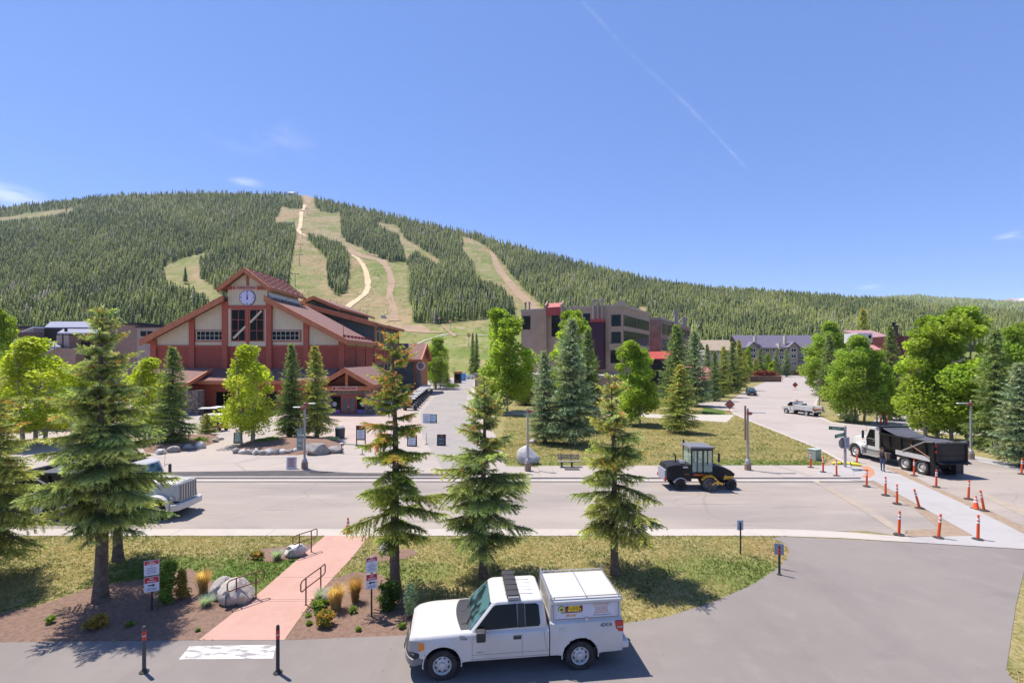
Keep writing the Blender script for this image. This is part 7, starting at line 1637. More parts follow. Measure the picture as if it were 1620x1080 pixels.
for i, (px, py, tx, ty, lb_) in enumerate(DL):
    p = G(px, py, 0.12 if i < 3 else 0.02); o = dl if i == 0 else dup(dl, p)
    o.location = p; o['label'] = lb_; o['group'] = 'orange delineator posts'
    for c in o.children:
        if not c.name.startswith('rubber'): c.rotation_euler = (0.03 * math.sin(i * 2.1), tx, 0)
for (px, py, lb_) in [(1393.5, 672, 'left brown orange post at the driveway mouth'), (1403, 672.5, 'right brown orange post at the driveway mouth'), (1443.5, 672, 'orange post in the driveway by the aspens'), (1238, 601, 'orange barricade post left of the red cars'), (1226, 603, 'orange barricade post in front of the red cars')]:
    o = dup(dl, G(px, py), None, lb_); o['group'] = 'orange delineator posts'; o.scale = (1.6, 1.6, 1.25)
# traffic cones
tcn = thing('traffic_cone', 'x', 'traffic cone')
b = MB(); b.box(-0.19, 0.19, -0.19, 0.19, 0, 0.04); b.build('cone_base', O_rub, tcn, bevel=0.01)
b = MB(); b.lathe([(0.16, 0.04), (0.135, 0.07), (0.03, 0.72), (0.0, 0.725)], 'Z', (0, 0, 0), 18); b.build('cone_body', O_orange, tcn, smooth=40)
for z0, z1 in ((0.36, 0.47), (0.54, 0.61)):
    b = MB(); b.lathe([(0.135 - 0.105 * (z0 - 0.07) / 0.65 + 0.004, z0), (0.135 - 0.105 * (z1 - 0.07) / 0.65 + 0.004, z1)], 'Z', (0, 0, 0), 18, cap=False); b.build('cone_band', O_white, tcn, smooth=60)
for i, (px, py, lb_) in enumerate([(550.5, 842, 'traffic cone on the near gutter left of the tall thin spruce'), (1544, 804.5, 'traffic cone beside the leaning post on the crossing'), (1047, 754, 'traffic cone behind the sweeper engine hood'), (797, 706, 'traffic cone on the lane edge behind the grey green spruce')]):
    p = G(px, py, 0.02); o = tcn if i == 0 else dup(tcn, p); o.location = p; o['label'] = lb_; o['group'] = 'traffic cones'

# street lamps
def lamp(label, px, py, top, arms=(), banner=False, z=0.0, bare=False):
    p = G(px, py, z); h = (py - top) * p.y / F
    t = thing('street_lamp', label, 'street lamp', p, 0, 'street lamps')
    b = MB(); b.lathe([(0.24, -0.05), (0.24, 0.48), (0.22, 0.5)], 'Z', (0, 0, 0), 18); b.build('footing', M_bconc, t, smooth=35)
    b = MB(); b.lathe([(0.20, 0.5), (0.205, 0.58), (0.15, 0.74), (0.09, 0.82)], 'Z', (0, 0, 0), 14); b.build('base_cover', M_galv, t, smooth=40)
    b = MB(); b.lathe([(0.085, 0.78), (0.07, h), (0.04, h + 0.03)], 'Z', (0, 0, 0), 14); b.build('pole', M_pole, t, smooth=40)
    for (sx, ln, dz) in arms:
        b = MB(); b.bar((0, 0, h - 0.25 - dz), (sx * 0.38, 0, h - 0.2 - dz), 0.12, 0.1); b.cbox((sx * 0.1, 0, h - 0.24 - dz), (0.3, 0.2, 0.22)); b.build('lamp_arm', mat('lamp_red', (0.34, 0.08, 0.07), 0.5), t)
        b = MB(); b.prism([(sx * 0.30, -0.10), (sx * ln * 0.85, -0.13), (sx * ln * 0.88, 0), (sx * ln * 0.85, 0.13), (sx * 0.30, 0.10)], 'Z', h - 0.21 - dz, h - 0.13 - dz); b.build('lamp_head', mat('lamp_silver', (0.52, 0.51, 0.51), 0.4, metal=0.3), t, bevel=0.03)
    if banner:
        b = MB(); b.bar((-0.08, 0, h * 0.62), (-0.62, 0, h * 0.60), 0.03, 0.03); b.bar((-0.08, 0, h * 0.29), (-0.62, 0, h * 0.27), 0.03, 0.03); b.build('banner_arm', M_galv, t)
        b = MB(); b.box(-0.6, -0.14, -0.015, 0.015, h * 0.28, h * 0.61); bn = b.build('banner', mat('banner_green', (0.16, 0.24, 0.19), 0.7, c2=(0.30, 0.36, 0.33), scale=2.2), t)
        for k in range(3):
            b = MB(); b.box(-0.52, -0.22, -0.022, -0.0155, h * (0.34 + 0.08 * k), h * (0.37 + 0.08 * k)); b.build('banner_stripe', mat('banner_pale', (0.48, 0.52, 0.50), 0.7), bn)
    return t
lamp('street lamp with a green banner and two lamp heads before the plaza island', 482, 741, 637, ((-1, 1.0, 0.16), (1, 0.95, -0.12)), True)
lamp('street lamp beside the white boulder on the park lawn edge', 835, 742, 645, ((1, 0.4, 0.02),), z=0.12)
t = lamp('street lamp with a red arm on the pavement right of the sweeper', 1183, 743, 646, ((1, 1.5, 0.12),), z=0.12)
b = MB(); b.box(-0.25, -0.13, -0.04, 0.04, 2.2, 4.75); b.build('side_pole', mat('wood_pole', (0.30, 0.16, 0.10), 0.8), t)
lamp('street lamp with a red arm on the verge behind the dump bed', 1536, 726, 633, ((-1, 1.35, 0.08),))
lamp('street lamp behind the utility truck on the side street', 1296, 655, 601, ((-1, 0.9, 0.05),))
lamp('street lamp before the red hut on the left', 113, 706, 640, ((-1, 1.3, 0.05),))
p = G(1424, 664); t = thing('utility_pole', 'plain brown pole in the driveway under the right aspens', 'pole', p); b = MB(); b.lathe([(0.14, 0), (0.10, 5.2)], 'Z', (0, 0, 0), 12); b.build('shaft', mat('wood_pole', (0.30, 0.16, 0.10), 0.8), t, smooth=40); b = MB(); b.lathe([(0.18, 5.2), (0.16, 5.35)], 'Z', (0, 0, 0), 12); b.build('cap', M_galv, t)

# stop sign with street name plates, seen from behind
p = G(1337, 741); ss = thing('stop_sign', 'back of an octagonal stop sign under two green street name plates', 'stop sign', p, R(20))
b = MB(); b.box(-0.07, 0.07, -0.07, 0.07, 0, 3.25); b.build('post', M_galv, ss, bevel=0.01)
b = MB(); b.lathe([(0.45, -0.1), (0.45, -0.115)], 'Y', (-0.12, 0, 1.95), 8); old = b.v; b.v = [((x + 0.12) * math.cos(R(22.5)) - (z - 1.95) * math.sin(R(22.5)) - 0.12, -y, (x + 0.12) * math.sin(R(22.5)) + (z - 1.95) * math.cos(R(22.5)) + 1.95) for x, y, z in old]; b.build('sign_back', mat('sign_aluminium', (0.30, 0.29, 0.29), 0.5, metal=0.3), ss)
b = MB(); b.box(-0.16, 0.30, -0.12, -0.10, 1.55, 2.4); pl = b.build('instruction_plate', mat('plate_grey', (0.36, 0.37, 0.42), 0.5), ss)
for z, w in ((2.2, 0.3), (2.0, 0.34), (1.78, 0.3)):
    b = MB(); b.box(0.07 - w / 2, 0.07 + w / 2, -0.125, -0.1195, z - 0.03, z + 0.03); b.build('plate_line', mat('plate_dark', (0.12, 0.12, 0.14), 0.5), pl)
M_gsign = mat('street_sign_green', (0.045, 0.16, 0.085), 0.5)
for z, rz_, s in ((3.0, -8, 'Beeler Pl'), (2.62, 22, 'Copper Rd')):
    b = MB(); b.box(-1.15, -0.08, -0.012, 0.012, -0.13, 0.13); n_ = b.build('name_plate', M_gsign, ss); n_.location = (0, 0, z); n_.rotation_euler = (0, R(4 if z > 2.8 else -6), R(rz_ - 20))
    text('lettering', s, 0.17, O_white, n_, (-0.62, -0.016, 0), (R(90), 0, 0), 0.002, sx=0.9)
    b = MB(); b.cbox((-0.05, 0, 0), (0.12, 0.14, 0.16)); b.build('bracket', M_galv, n_)
# yellow sand tubes round its foot
for i, (px, py, a, l) in enumerate([(1330, 735.5, -8, 1.3), (1345, 736.5, -30, 1.5)]):
    p = G(px, py); t = thing('sandbag_tube', ('yellow sandbag left of the stop sign foot', 'yellow sandbag right of the stop sign foot')[i], 'sandbag', p, R(a)); b = MB(); b.tube([(x, 0.03 * math.sin(x * 6), 0.14) for x in np.linspace(-l / 2, l / 2, 8)], [0.05, 0.13, 0.15, 0.12, 0.15, 0.15, 0.12, 0.05], 10); b.build('bag', mat('sandbag_yellow', (0.72, 0.62, 0.05), 0.7), t, smooth=50)
    b = MB(); b.box(-0.02, 0.02, -0.16, 0.16, 0.05, 0.29); b.build('strap', V_plastic, t)
# utility box, bench, litter bins, boards
p = G(1288.5, 727); t = thing('utility_box', 'pale green utility box on the grass corner by the orange posts', 'utility box', p, R(25)); b = MB(); b.box(-0.35, 0.35, -0.35, 0.35, 0, 0.85); b.build('cabinet', mat('cabinet_green', (0.30, 0.36, 0.30), 0.6), t, bevel=0.03); b = MB(); b.box(-0.37, 0.37, -0.37, 0.37, 0.83, 0.92); b.build('lid', mat('cabinet_lid', (0.36, 0.42, 0.36), 0.6), t, bevel=0.03)
p = G(900, 738.5, 0.1); t = thing('park_bench', 'grey slatted bench with its back to the park lawn', 'bench', p, R(2))
M_slat = mat('weathered_slat', (0.30, 0.24, 0.20), 0.8, c2=(0.24, 0.19, 0.16), scale=5)
b = MB()
for k in range(4): b.box(-0.85, 0.85, -0.28 + 0.14 * k, -0.17 + 0.14 * k, 0.43, 0.47)
b.build('seat', M_slat, t)
b = MB()
for k in range(3): b.box(-0.85, 0.85, 0.26 + 0.03 * k, 0.29 + 0.03 * k, 0.56 + 0.13 * k, 0.65 + 0.13 * k)
b.build('backrest', M_slat, t)
for x in (-0.55, 0.22):
    b = MB(); b.box(x - 0.04, x + 0.04, -0.26, 0.26, 0.36, 0.43); b.box(x - 0.04, x + 0.04, -0.22, -0.12, 0, 0.4); b.box(x - 0.04, x + 0.04, 0.16, 0.26, 0, 0.4); b.bar((x, 0.25, 0.4), (x, 0.38, 0.95), 0.06, 0.06); b.build('leg', V_plastic, t)
p = G(538, 693); t = thing('litter_bin', 'dark green round litter bin on the plaza right of the island', 'litter bin', p)
b = MB(); b.lathe([(0.46, 0.05), (0.50, 1.05), (0.46, 1.1)], 'Z', (0, 0, 0), 20); b.build('body', mat('bin_green', (0.075, 0.08, 0.065), 0.6), t, smooth=40)
b = MB(); b.lathe([(0.48, 1.08), (0.40, 1.2), (0.15, 1.22)], 'Z', (0, 0, 0), 20); b.tube([(-0.3, 0, 1.2), (-0.25, 0, 1.42), (0.25, 0, 1.42), (0.3, 0, 1.2)], 0.02, 6); b.build('lid', M_galv, t, smooth=40)
def board(label, px, py, top, w, frame, face, lean=0.0, header=None, rz=0.0, lines=5, legs=0.0, name='sandwich_board', grp=None, accent=None):
    """a free-standing board: frame, poster with lines of print, and its rear leg or feet"""
    p = G(px, py); h = (py - top) * p.y / F; t = thing(name, label, 'sign board', p, rz, grp)
    f = MB(); f.M = Matrix.Rotation(-lean, 4, 'X')
    f.box(-w / 2, w / 2, -0.03, 0.03, legs, h); f.box(-w / 2, -w / 2 + 0.08, -0.04, 0.04, 0, h); f.box(w / 2 - 0.08, w / 2, -0.04, 0.04, 0, h); fr = f.build('frame', frame, t)
    f = MB(); f.M = Matrix.Rotation(-lean, 4, 'X'); f.box(-w / 2 + 0.1, w / 2 - 0.1, -0.045, -0.03, legs + 0.12, h * (0.80 if header else 0.95)); po = f.build('poster', face, t)
    for k in range(lines):
        f = MB(); f.M = Matrix.Rotation(-lean, 4, 'X'); z = legs + 0.2 + (h * 0.72 - legs) * k / max(1, lines); f.box(-w * 0.28, w * (0.28 - 0.1 * (k % 2)), -0.050, -0.0455, z, z + 0.06); f.build('print_line', accent or mat('print_grey', (0.25, 0.27, 0.33), 0.6), po)
    if header:
        f = MB(); f.M = Matrix.Rotation(-lean, 4, 'X'); f.box(-w * 0.2, w * 0.2, -0.046, -0.03, h * 0.86, h * 0.93); f.build('heading', header, fr)
    f = MB()
    if lean: f.bar((-w / 2 + 0.05, 2 * h * math.sin(lean), 0), (-w / 2 + 0.05, h * math.sin(lean), h * math.cos(lean)), 0.05, 0.05); f.bar((w / 2 - 0.05, 2 * h * math.sin(lean), 0), (w / 2 - 0.05, h * math.sin(lean), h * math.cos(lean)), 0.05, 0.05)
    else: f.box(-w / 2, w / 2, -0.25, 0.25, 0, 0.05)
    f.build('rear_leg' if lean else 'foot', frame, t); return t
P_white = mat('poster_white', (0.66, 0.67, 0.70), 0.5); P_pale = mat('poster_pale', (0.60, 0.50, 0.50), 0.6); P_blue = mat('poster_blue', (0.33, 0.55, 0.62), 0.5, c2=(0.62, 0.68, 0.70), scale=1.5); P_dark = mat('poster_slate', (0.07, 0.085, 0.105), 0.5)
board('white sandwich board with red print at the plaza kerb left of the lamp', 461, 742, 723, 0.7, O_white, P_pale, 0.16, None, R(14), accent=mat('print_red', (0.5, 0.15, 0.13), 0.6))
board('sandwich board with a pale green poster beside the lime aspen trunk', 376, 701, 684, 0.75, M_black, mat('poster_mint', (0.45, 0.60, 0.52), 0.6), 0.22, None, R(18), 3)
board('tall black menu board with a red and white heading on the plaza', 571, 705, 673, 0.95, M_black, P_white, 0, M_orlet, R(-8), 6, 0.55, 'menu_board')
board('black menu board mostly hidden by the tall thin spruce', 651.5, 706, 688, 0.95, M_black, P_white, 0.10, None, R(-10), 4)
board('black sandwich board with a slate face left of the grey green spruce', 698, 705, 687, 0.85, M_black, P_dark, 0.12, M_orlet, R(-6), 2)
board('blue poster board in a black frame on the lane', 685, 669, 655, 0.95, M_black, P_blue, 0.10, None, R(-12), 2)
board('white poster board beside the blue poster board', 674.5, 669, 654, 0.95, O_white, P_white, 0.10, None, R(0), 3)
for i, (px, py, lb_) in enumerate([(674.8, 703, 'slim rope stanchion between the two black boards on the lane'), (598, 703, 'slim rope stanchion right of the tall menu board')]):
    p = G(px, py); t = thing('rope_stanchion', lb_, 'stanchion', p, 0, 'stanchions on the plaza'); b = MB(); b.lathe([(0.03, 0), (0.025, 1.05), (0.04, 1.06), (0.04, 1.12)], 'Z', (0, 0, 0), 8); b.build('pole', M_galv, t); b = MB(); b.lathe([(0.18, 0), (0.16, 0.04), (0.04, 0.06)], 'Z', (0, 0, 0), 14); b.build('base', V_plastic, t)
p = G(560, 719); t = thing('barrier_rail', 'low dark rail crossing the plaza behind the bannered lamp', 'barrier', p); b = MB(); b.bar((-1.3, 0.4, 0.85), (0.75, 0, 0.85), 0.06, 0.06); b.build('rail', mat('rail_green', (0.08, 0.11, 0.09), 0.6), t)
for x, y in ((0.72, 0.0), (-1.2, 0.38)):
    b = MB(); b.tube([(x, y, 0), (x, y, 0.85)], 0.035, 6); b.box(x - 0.2, x + 0.2, y - 0.04, y + 0.04, 0, 0.05); b.build('post', V_plastic, t)
p = G(699, 616); t = thing('barrier_gate', 'white braced gate at the end of the golf cart row', 'gate', p); b = MB(); b.bar((-0.9, 0, 1.5), (0.9, 0, 1.5), 0.1, 0.12); b.bar((-0.9, 0, 0.3), (0.9, 0, 0.3), 0.1, 0.12); b.bar((-0.9, 0, 0.3), (0.9, 0, 1.5), 0.08, 0.1); b.build('gate_leaf', O_white, t)
for x in (-0.95, 0.95):
    b = MB(); b.box(x - 0.08, x + 0.08, -0.08, 0.08, 0, 1.7); b.build('post', O_white, t)
# slope signs with orange tops
sp = None
for i, (px, y0, h_) in enumerate([(695, 515, 8.5), (712.5, 524, 10.5), (741.5, 551, 11)]):
    p = hill(px, y0); lb_ = ('orange topped slope sign at the forest foot', 'orange topped slope sign beside the soil trail', 'orange topped slope sign next to the twin spruces')[i]
    t = thing('slope_sign', lb_, 'sign', p, 0, 'orange signs on the ski slope'); b = MB(); b.lathe([(0.18, -0.5), (0.15, h_ * 0.8)], 'Z', (0, 0, 0), 8); b.build('post', M_pole, t); b = MB(); b.box(-1.1, 1.1, -0.2, 0.2, h_ * 0.72, h_ * 0.95); b.build('panel', mat('panel_orange', (0.72, 0.26, 0.05), 0.5), t); b = MB(); b.box(-1.1, -0.2, -0.23, -0.205, h_ * 0.74, h_ * 0.84); b.build('panel_patch', O_white, t)
# ski lift towers
def lift(px, y0, h_, lb_):
    p = hill(px, y0); t = thing('lift_tower', lb_, 'lift tower', p, 0, 'ski lift towers'); b = MB(); b.lathe([(0.45, -1), (0.3, h_)], 'Z', (0, 0, 0), 8); b.build('mast', mat('tower_grey', (0.22, 0.24, 0.24), 0.6), t); b = MB(); b.box(-4.2, 4.2, -0.25, 0.25, h_ - 0.5, h_ + 0.1); b.build('crossarm', mat('tower_grey', (0.22, 0.24, 0.24), 0.6), t)
    for x in (-4, 4):
        b = MB(); b.box(x - 0.2, x + 0.2, -2, 2, h_ - 1.1, h_ - 0.6); b.build('sheave_train', V_plastic, t)
for i, (px, y0, h_) in enumerate([(467, 453, 16), (473.5, 420, 17), (475, 402, 17), (478, 376, 17), (486, 341, 17)]): lift(px, y0, h_, ('lowest ski lift tower above the clock gable', 'second ski lift tower from the bottom of the run', 'third ski lift tower from the bottom of the run', 'ski lift tower beside the bend of the straw trail', 'highest ski lift tower near the summit')[i])
p = hill(463, 308); t = thing('summit_hut', 'tiny white hut at the summit left of the top of the run', 'hut', p); b = MB(); b.box(-11, 3, -3, 3, -1, 5); b.build('wall', M_white, t); b = MB(); b.prism([(-4, 5), (4, 5), (0, 7.5)], 'X', -12, 4); b.build('roof', M_galv, t)
p = hill(607, 503); t = thing('slope_hut', 'small white vehicle shaped hut above the lodge wing roof', 'hut', p); b = MB(); b.box(-2.4, 2.4, -1.4, 1.4, 0, 2.2); b.build('wall', M_white, t); b = MB(); b.box(-2.0, 2.0, -1.45, -1.38, 1.1, 1.8); b.build('window', M_glass, t)

# diamond road-work signs seen from behind
for i, (px, py, top) in enumerate([(1154.5, 651, 631.5), (1258, 616.5, 604)]):
    p = G(px, py); h_ = (py - top) * p.y / F; s = 0.62 * (1 if i == 0 else 0.95); t = thing('road_work_sign', ('nearer diamond road work sign seen from behind at the grass corner', 'farther diamond road work sign seen from behind by the dark car')[i], 'road sign', p, 0, 'diamond road work signs'); zc = h_ - s * 1.28
    b = MB(); b.prism([(0, zc - s * 1.3), (s * 1.3, zc), (0, zc + s * 1.3), (-s * 1.3, zc)], 'Y', -0.01, 0.01); b.build('panel', mat('panel_back', (0.13, 0.115, 0.13), 0.6) if i == 0 else mat('panel_back_rust', (0.16, 0.07, 0.05), 0.6), t)
    b = MB(); b.bar((-s * 1.25, -0.03, zc), (s * 1.25, -0.03, zc), 0.03, 0.12); b.bar((0, -0.03, zc - s * 1.25), (0, -0.03, zc + s * 1.25), 0.03, 0.12); b.build('brace', O_orange, t)
    b = MB(); b.bar((-0.6, -0.3, 0.03), (0.6, 0.3, 0.03), 0.06, 0.05); b.bar((-0.6, 0.3, 0.03), (0.6, -0.3, 0.03), 0.06, 0.05); b.tube([(0, 0, 0), (0, 0, zc)], 0.03, 6); b.build('stand', O_orange, t)
# timber planter and orange work at the end of the street
p = G(1208, 603.5); t = thing('timber_planter', 'brown timber planter with red leaved shrubs at the end of the street', 'planter', p); b = MB(); b.box(-5.5, 5.5, -1.5, 1.5, 0, 2.0)
for x in (-3, 0, 3): b.box(x - 0.1, x + 0.1, -1.56, -1.5, 0, 2.05)
b.build('box', mat('planter_brown', (0.20, 0.115, 0.07), 0.85, c2=(0.15, 0.085, 0.05), scale=1.2), t); b = MB(); b.box(-5.6, 5.6, -1.6, 1.6, 1.95, 2.1); b.build('rim', M_slat, t)
rg = np.random.default_rng(3); n = 2600; P = rg.normal(size=(n, 3)) * np.array([1.7, 0.5, 0.5]) + np.array([0.5, 0, 2.6]); P = P[P[:, 2] > 2.05]; nm = rg.normal(size=(len(P), 3)); nm /= np.linalg.norm(nm, axis=1, keepdims=True); u, w = rot_basis(nm); V = np.stack([P + u * 0.2, P + w * 0.2, P - u * 0.2, P - w * 0.2], 1).reshape(-1, 3)
sh = thing('red_shrub', 'red leaved shrubs filling the timber planter', 'shrub', (p.x, p.y, 0)); np_mesh('foliage', V, np.arange(len(V)).reshape(-1, 4), M_leaf, sh, np.repeat(np.array([[0.13, 0.03, 0.025]]) * rg.uniform(0.5, 1.4, (len(P), 1)), 4, 0), quads=True)

# ---- foreground: bollards, signs, rails, lights
bo = None
for i, (px, py, top, lb_) in enumerate([(228, 1063, 990, 'left flexible bollard with two red bands by the painted box'), (439.5, 1064, 988, 'right flexible bollard at the foot of the pink path')]):
    p = G(px, py); h_ = (py - top) * p.y / F; t = thing('bollard', lb_, 'bollard', p, R(20 if i == 0 else 90), 'bollards by the pink path'); b = MB(); b.lathe([(0.11, 0), (0.12, 0.03), (0.06, 0.07), (0.045, 0.12)], 'Z', (0, 0, 0), 12); b.build('base', O_rub, t); b = MB(); b.lathe([(0.047, 0.08), (0.045, h_ - 0.03), (0.03, h_)], 'Z', (0, 0, 0), 12); b.build('shaft', mat('bollard_grey', (0.075, 0.07, 0.07), 0.5) if i == 0 else V_plastic, t, smooth=40)
    for z in (h_ - 0.17, h_ - 0.31):
        b = MB(); b.lathe([(0.049, z - 0.05), (0.049, z + 0.05)], 'Z', (0, 0, 0), 12, cap=False); b.build('red_band', mat('band_red', (0.55, 0.04, 0.03), 0.4), t, smooth=60)
    b = MB(); b.lathe([(0.049, h_ - 0.255), (0.049, h_ - 0.235)], 'Z', (0, 0, 0), 12, cap=False); b.build('white_band', O_white, t)
p = G(1233, 909); t = thing('bollard', 'black flexible bollard with red bands before a grey marker plate at the lawn tip', 'bollard', p); b = MB(); b.lathe([(0.09, 0), (0.09, 0.03), (0.05, 0.06)], 'Z', (0, 0, 0), 10); b.build('base', O_rub, t); b = MB(); b.lathe([(0.042, 0.05), (0.042, 1.08), (0.03, 1.12)], 'Z', (0, 0, 0), 10); b.build('shaft', V_plastic, t, smooth=40)
for z in (0.86, 1.0):
    b = MB(); b.lathe([(0.045, z - 0.05), (0.045, z + 0.05)], 'Z', (0, 0, 0), 10, cap=False); b.build('red_band', mat('band_red', (0.55, 0.04, 0.03), 0.4), t)
p = G(1232.5, 899); t = thing('marker_sign', 'grey back of a small marker plate behind the lawn tip bollard', 'sign', p, R(-20)); b = MB(); b.box(-0.17, 0.17, -0.01, 0.01, 0.55, 1.0); b.build('plate', mat('plate_bluegrey', (0.30, 0.33, 0.38), 0.5), t); b = MB(); b.box(-0.02, 0.02, 0.012, 0.04, 0, 0.95); b.build('post', V_plastic, t)
p = G(1171.5, 876); t = thing('small_sign', 'thin black post with the pale back of a small sign on the lawn', 'sign', p, R(5)); b = MB(); b.box(-0.14, 0.14, 0.02, 0.035, 1.02, 1.45); b.build('plate', mat('plate_pale', (0.50, 0.53, 0.58), 0.5), t); b = MB(); b.box(-0.025, 0.025, -0.02, 0.02, 0, 1.36); b.build('post', V_plastic, t)
S_red = mat('sign_bright_red', (0.52, 0.035, 0.03), 0.5); S_wh = mat('sign_white', (0.66, 0.64, 0.68), 0.5); S_in = mat('sign_ink', (0.03, 0.03, 0.035), 0.6); S_gr = mat('sign_small_print', (0.22, 0.22, 0.28), 0.6)
def parking_sign(label, px, py, zb, wd, rz, arrow):
    p = G(px, py); t = thing('parking_sign', label, 'parking sign', p, rz, 'no parking signs'); b = MB(); b.box(-0.025, 0.025, 0.0, 0.05, 0, zb + 0.9); b.build('post', V_plastic, t, bevel=0.005)
    for k in (0, 1):
        z0 = zb + 0.52 * (1 - k) + (0.0 if k else 0.02); h_ = 0.50
        b = MB(); b.box(-wd / 2, wd / 2, -0.012, -0.002, z0, z0 + h_); pl = b.build('upper_plate' if k == 0 else 'lower_plate', S_wh, t, bevel=0.004)
        rh_ = 0.13 if k == 0 else 0.19
        b = MB(); b.box(-wd / 2 + 0.015, wd / 2 - 0.015, -0.0155, -0.0125, z0 + h_ - rh_ - 0.015, z0 + h_ - 0.015); b.build('red_header', S_red, pl)
        text('lettering', 'NO', 0.07, S_wh, pl, (0, -0.017, z0 + h_ - 0.015 - rh_ * 0.28), (R(90), 0, 0), 0.001, bold=0.002); text('lettering', 'PARKING', 0.07, S_wh, pl, (0, -0.017, z0 + h_ - 0.015 - rh_ * 0.74), (R(90), 0, 0), 0.001, bold=0.002, sx=0.8)
        if k == 0:
            for j in range(5):
                w = wd * (0.12 if j == 0 else 0.66 - 0.1 * (j % 2)); b = MB(); b.box(-w / 2, w / 2, -0.0155, -0.0125, z0 + 0.29 - 0.055 * j, z0 + 0.31 - 0.055 * j); b.build('print_line', S_gr, pl)
        else:
            s = 0.1; b = MB(); b.prism([(-s * arrow, z0 + 0.21), (-s * 0.3 * arrow, z0 + 0.265), (-s * 0.3 * arrow, z0 + 0.23), (s * arrow, z0 + 0.23), (s * arrow, z0 + 0.19), (-s * 0.3 * arrow, z0 + 0.19), (-s * 0.3 * arrow, z0 + 0.155)], 'Y', -0.0155, -0.0125); b.build('arrow', S_in, pl)
            for j in range(2): b = MB(); b.box(-0.12, 0.12, -0.0155, -0.0125, z0 + 0.05 + 0.05 * j, z0 + 0.07 + 0.05 * j); b.build('print_line', S_gr, pl)
parking_sign('no parking sign with a black arrow beside the thick left spruce trunk', 240, 966, 0.65, 0.42, R(24), -1)
parking_sign('no parking sign with a black arrow right of the tan grass clumps', 588, 976, 0.92, 0.36, R(24), 1)
# handrails
def handrail(label, a, c):
    A, C_ = G(*a), G(*c); d = (C_ - A); L = d.length; t = thing('handrail', label, 'handrail', A, math.atan2(d.y, d.x), 'handrails of the pink path')
    for x in (0, L):
        b = MB(); b.tube([(x, 0, -0.05), (x, 0, 0.92)], 0.024, 8); b.lathe([(0.05, 0), (0.05, 0.015)], 'Z', (x, 0, 0), 10); b.build('post', M_rust, t, smooth=50)
    for z, nm in ((0.92, 'top_rail'),):
        b = MB(); b.tube([(0, 0, 0.58), (-0.22, 0, 0.56), (-0.28, 0, 0.62), (-0.28, 0, 0.84), (-0.22, 0, 0.91), (0, 0, 0.93), (L, 0, 0.93), (L + 0.22, 0, 0.95), (L + 0.27, 0, 0.90), (L + 0.27, 0, 0.66), (L + 0.22, 0, 0.60), (L, 0, 0.58), (0, 0, 0.58)], 0.022, 8); b.build(nm, M_rust, t, smooth=60)
handrail('brown handrail in front of the large boulder left of the pink path', (374, 957.5), (405, 946.7)); handrail('brown handrail on the right edge of the pink path by the tan grass', (484, 957), (507.5, 938)); handrail('brown handrail at the far left of the pink path by the small boulder', (473.5, 879.5), (492.5, 873))
for i, (px, py, lb_) in enumerate([(357, 961, 'path light before the large boulder'), (457, 885.5, 'path light before the far small boulder')]):
    p = G(px, py); t = thing('path_light', lb_, 'path light', p, 0, 'path lights'); b = MB(); b.tube([(0, 0, 0), (0.01, 0, 0.5)], 0.014, 6); b.build('stem', V_plastic, t); b = MB(); b.lathe([(0.12, 0.47), (0.03, 0.56), (0.0, 0.57)], 'Z', (0, 0, 0), 12); b.build('shade', mat('light_shade', (0.10, 0.10, 0.115), 0.45), t)

# boulders
B_grey = layered('granite', (0.40, 0.36, 0.33), [((0.26, 0.23, 0.215), 2.4, 0.45, 0.62, 0.7), ((0.50, 0.47, 0.44), 7, 0.5, 0.68, 0.7), ((0.17, 0.15, 0.14), 16, 0.58, 0.7, 0.6)], rough=0.95, bump=1.0, bscale=9)
B_white = layered('pale_granite', (0.62, 0.59, 0.56), [((0.33, 0.30, 0.28), 2.8, 0.48, 0.62, 0.6), ((0.60, 0.58, 0.55), 7, 0.5, 0.68, 0.7), ((0.24, 0.22, 0.21), 14, 0.6, 0.7, 0.6)], rough=0.95, bump=1.0, bscale=9)
B_tan = layered('tan_granite', (0.55, 0.48, 0.41), [((0.40, 0.34, 0.28), 2.4, 0.46, 0.62, 0.6), ((0.64, 0.59, 0.53), 6, 0.5, 0.68, 0.7)], rough=0.95, bump=1.0, bscale=9)
def boulder(label, px, py, hwpx, top, m, seed, dep=0.8, group=None):
    p = G(px, py); hw = hwpx * p.y / F; h_ = (py - top) * p.y / F; t = MB(); t.blob((0, 0, h_ * 0.40), (hw * 1.05, hw * dep, h_ * 0.66), seed, 3, 0.12)
    o = t.build('boulder', m, None, smooth=28); o.location = (p.x, p.y + hw * dep * 0.6, 0); return tag(o, label, 'boulder', group)
boulder('large angular boulder beside the front handrail', 366, 957, 27, 921, B_tan, 3); boulder('grey boulder behind the large angular one by the handrail', 345, 948, 20, 917, B_grey, 8); boulder('pale boulder at the far left handrail of the pink path', 463, 881, 18, 861, B_white, 12); boulder('grey boulder beside the tan grass at the path edge', 520, 955, 13, 932, B_grey, 21)
boulder('pale boulder behind the tall thin spruce', 612, 876, 16, 860, B_white, 22); boulder('tall white boulder at the foot of the park lamp', 836, 735, 18, 707, B_white, 5); boulder('small flat stone block on the park lawn behind the white boulder', 843, 701, 7, 694, B_tan, 31)
boulder('big tan boulder under the blue spruce at the right photo edge', 1598, 718, 16, 697, B_tan, 41); boulder('cream boulder left of the broad aspen', 1338, 663, 12, 652, B_tan, 43, 0.6); boulder('white boulder at the trunk of the broad aspen', 1352, 665, 9, 655, B_white, 47)
boulder('speckled grey boulder nearest the kerb under the broad aspen', 1349, 666.5, 10, 655, B_grey, 53); boulder('mossy tan boulder left of the speckled grey one', 1338, 657.5, 9, 650, B_tan, 59)
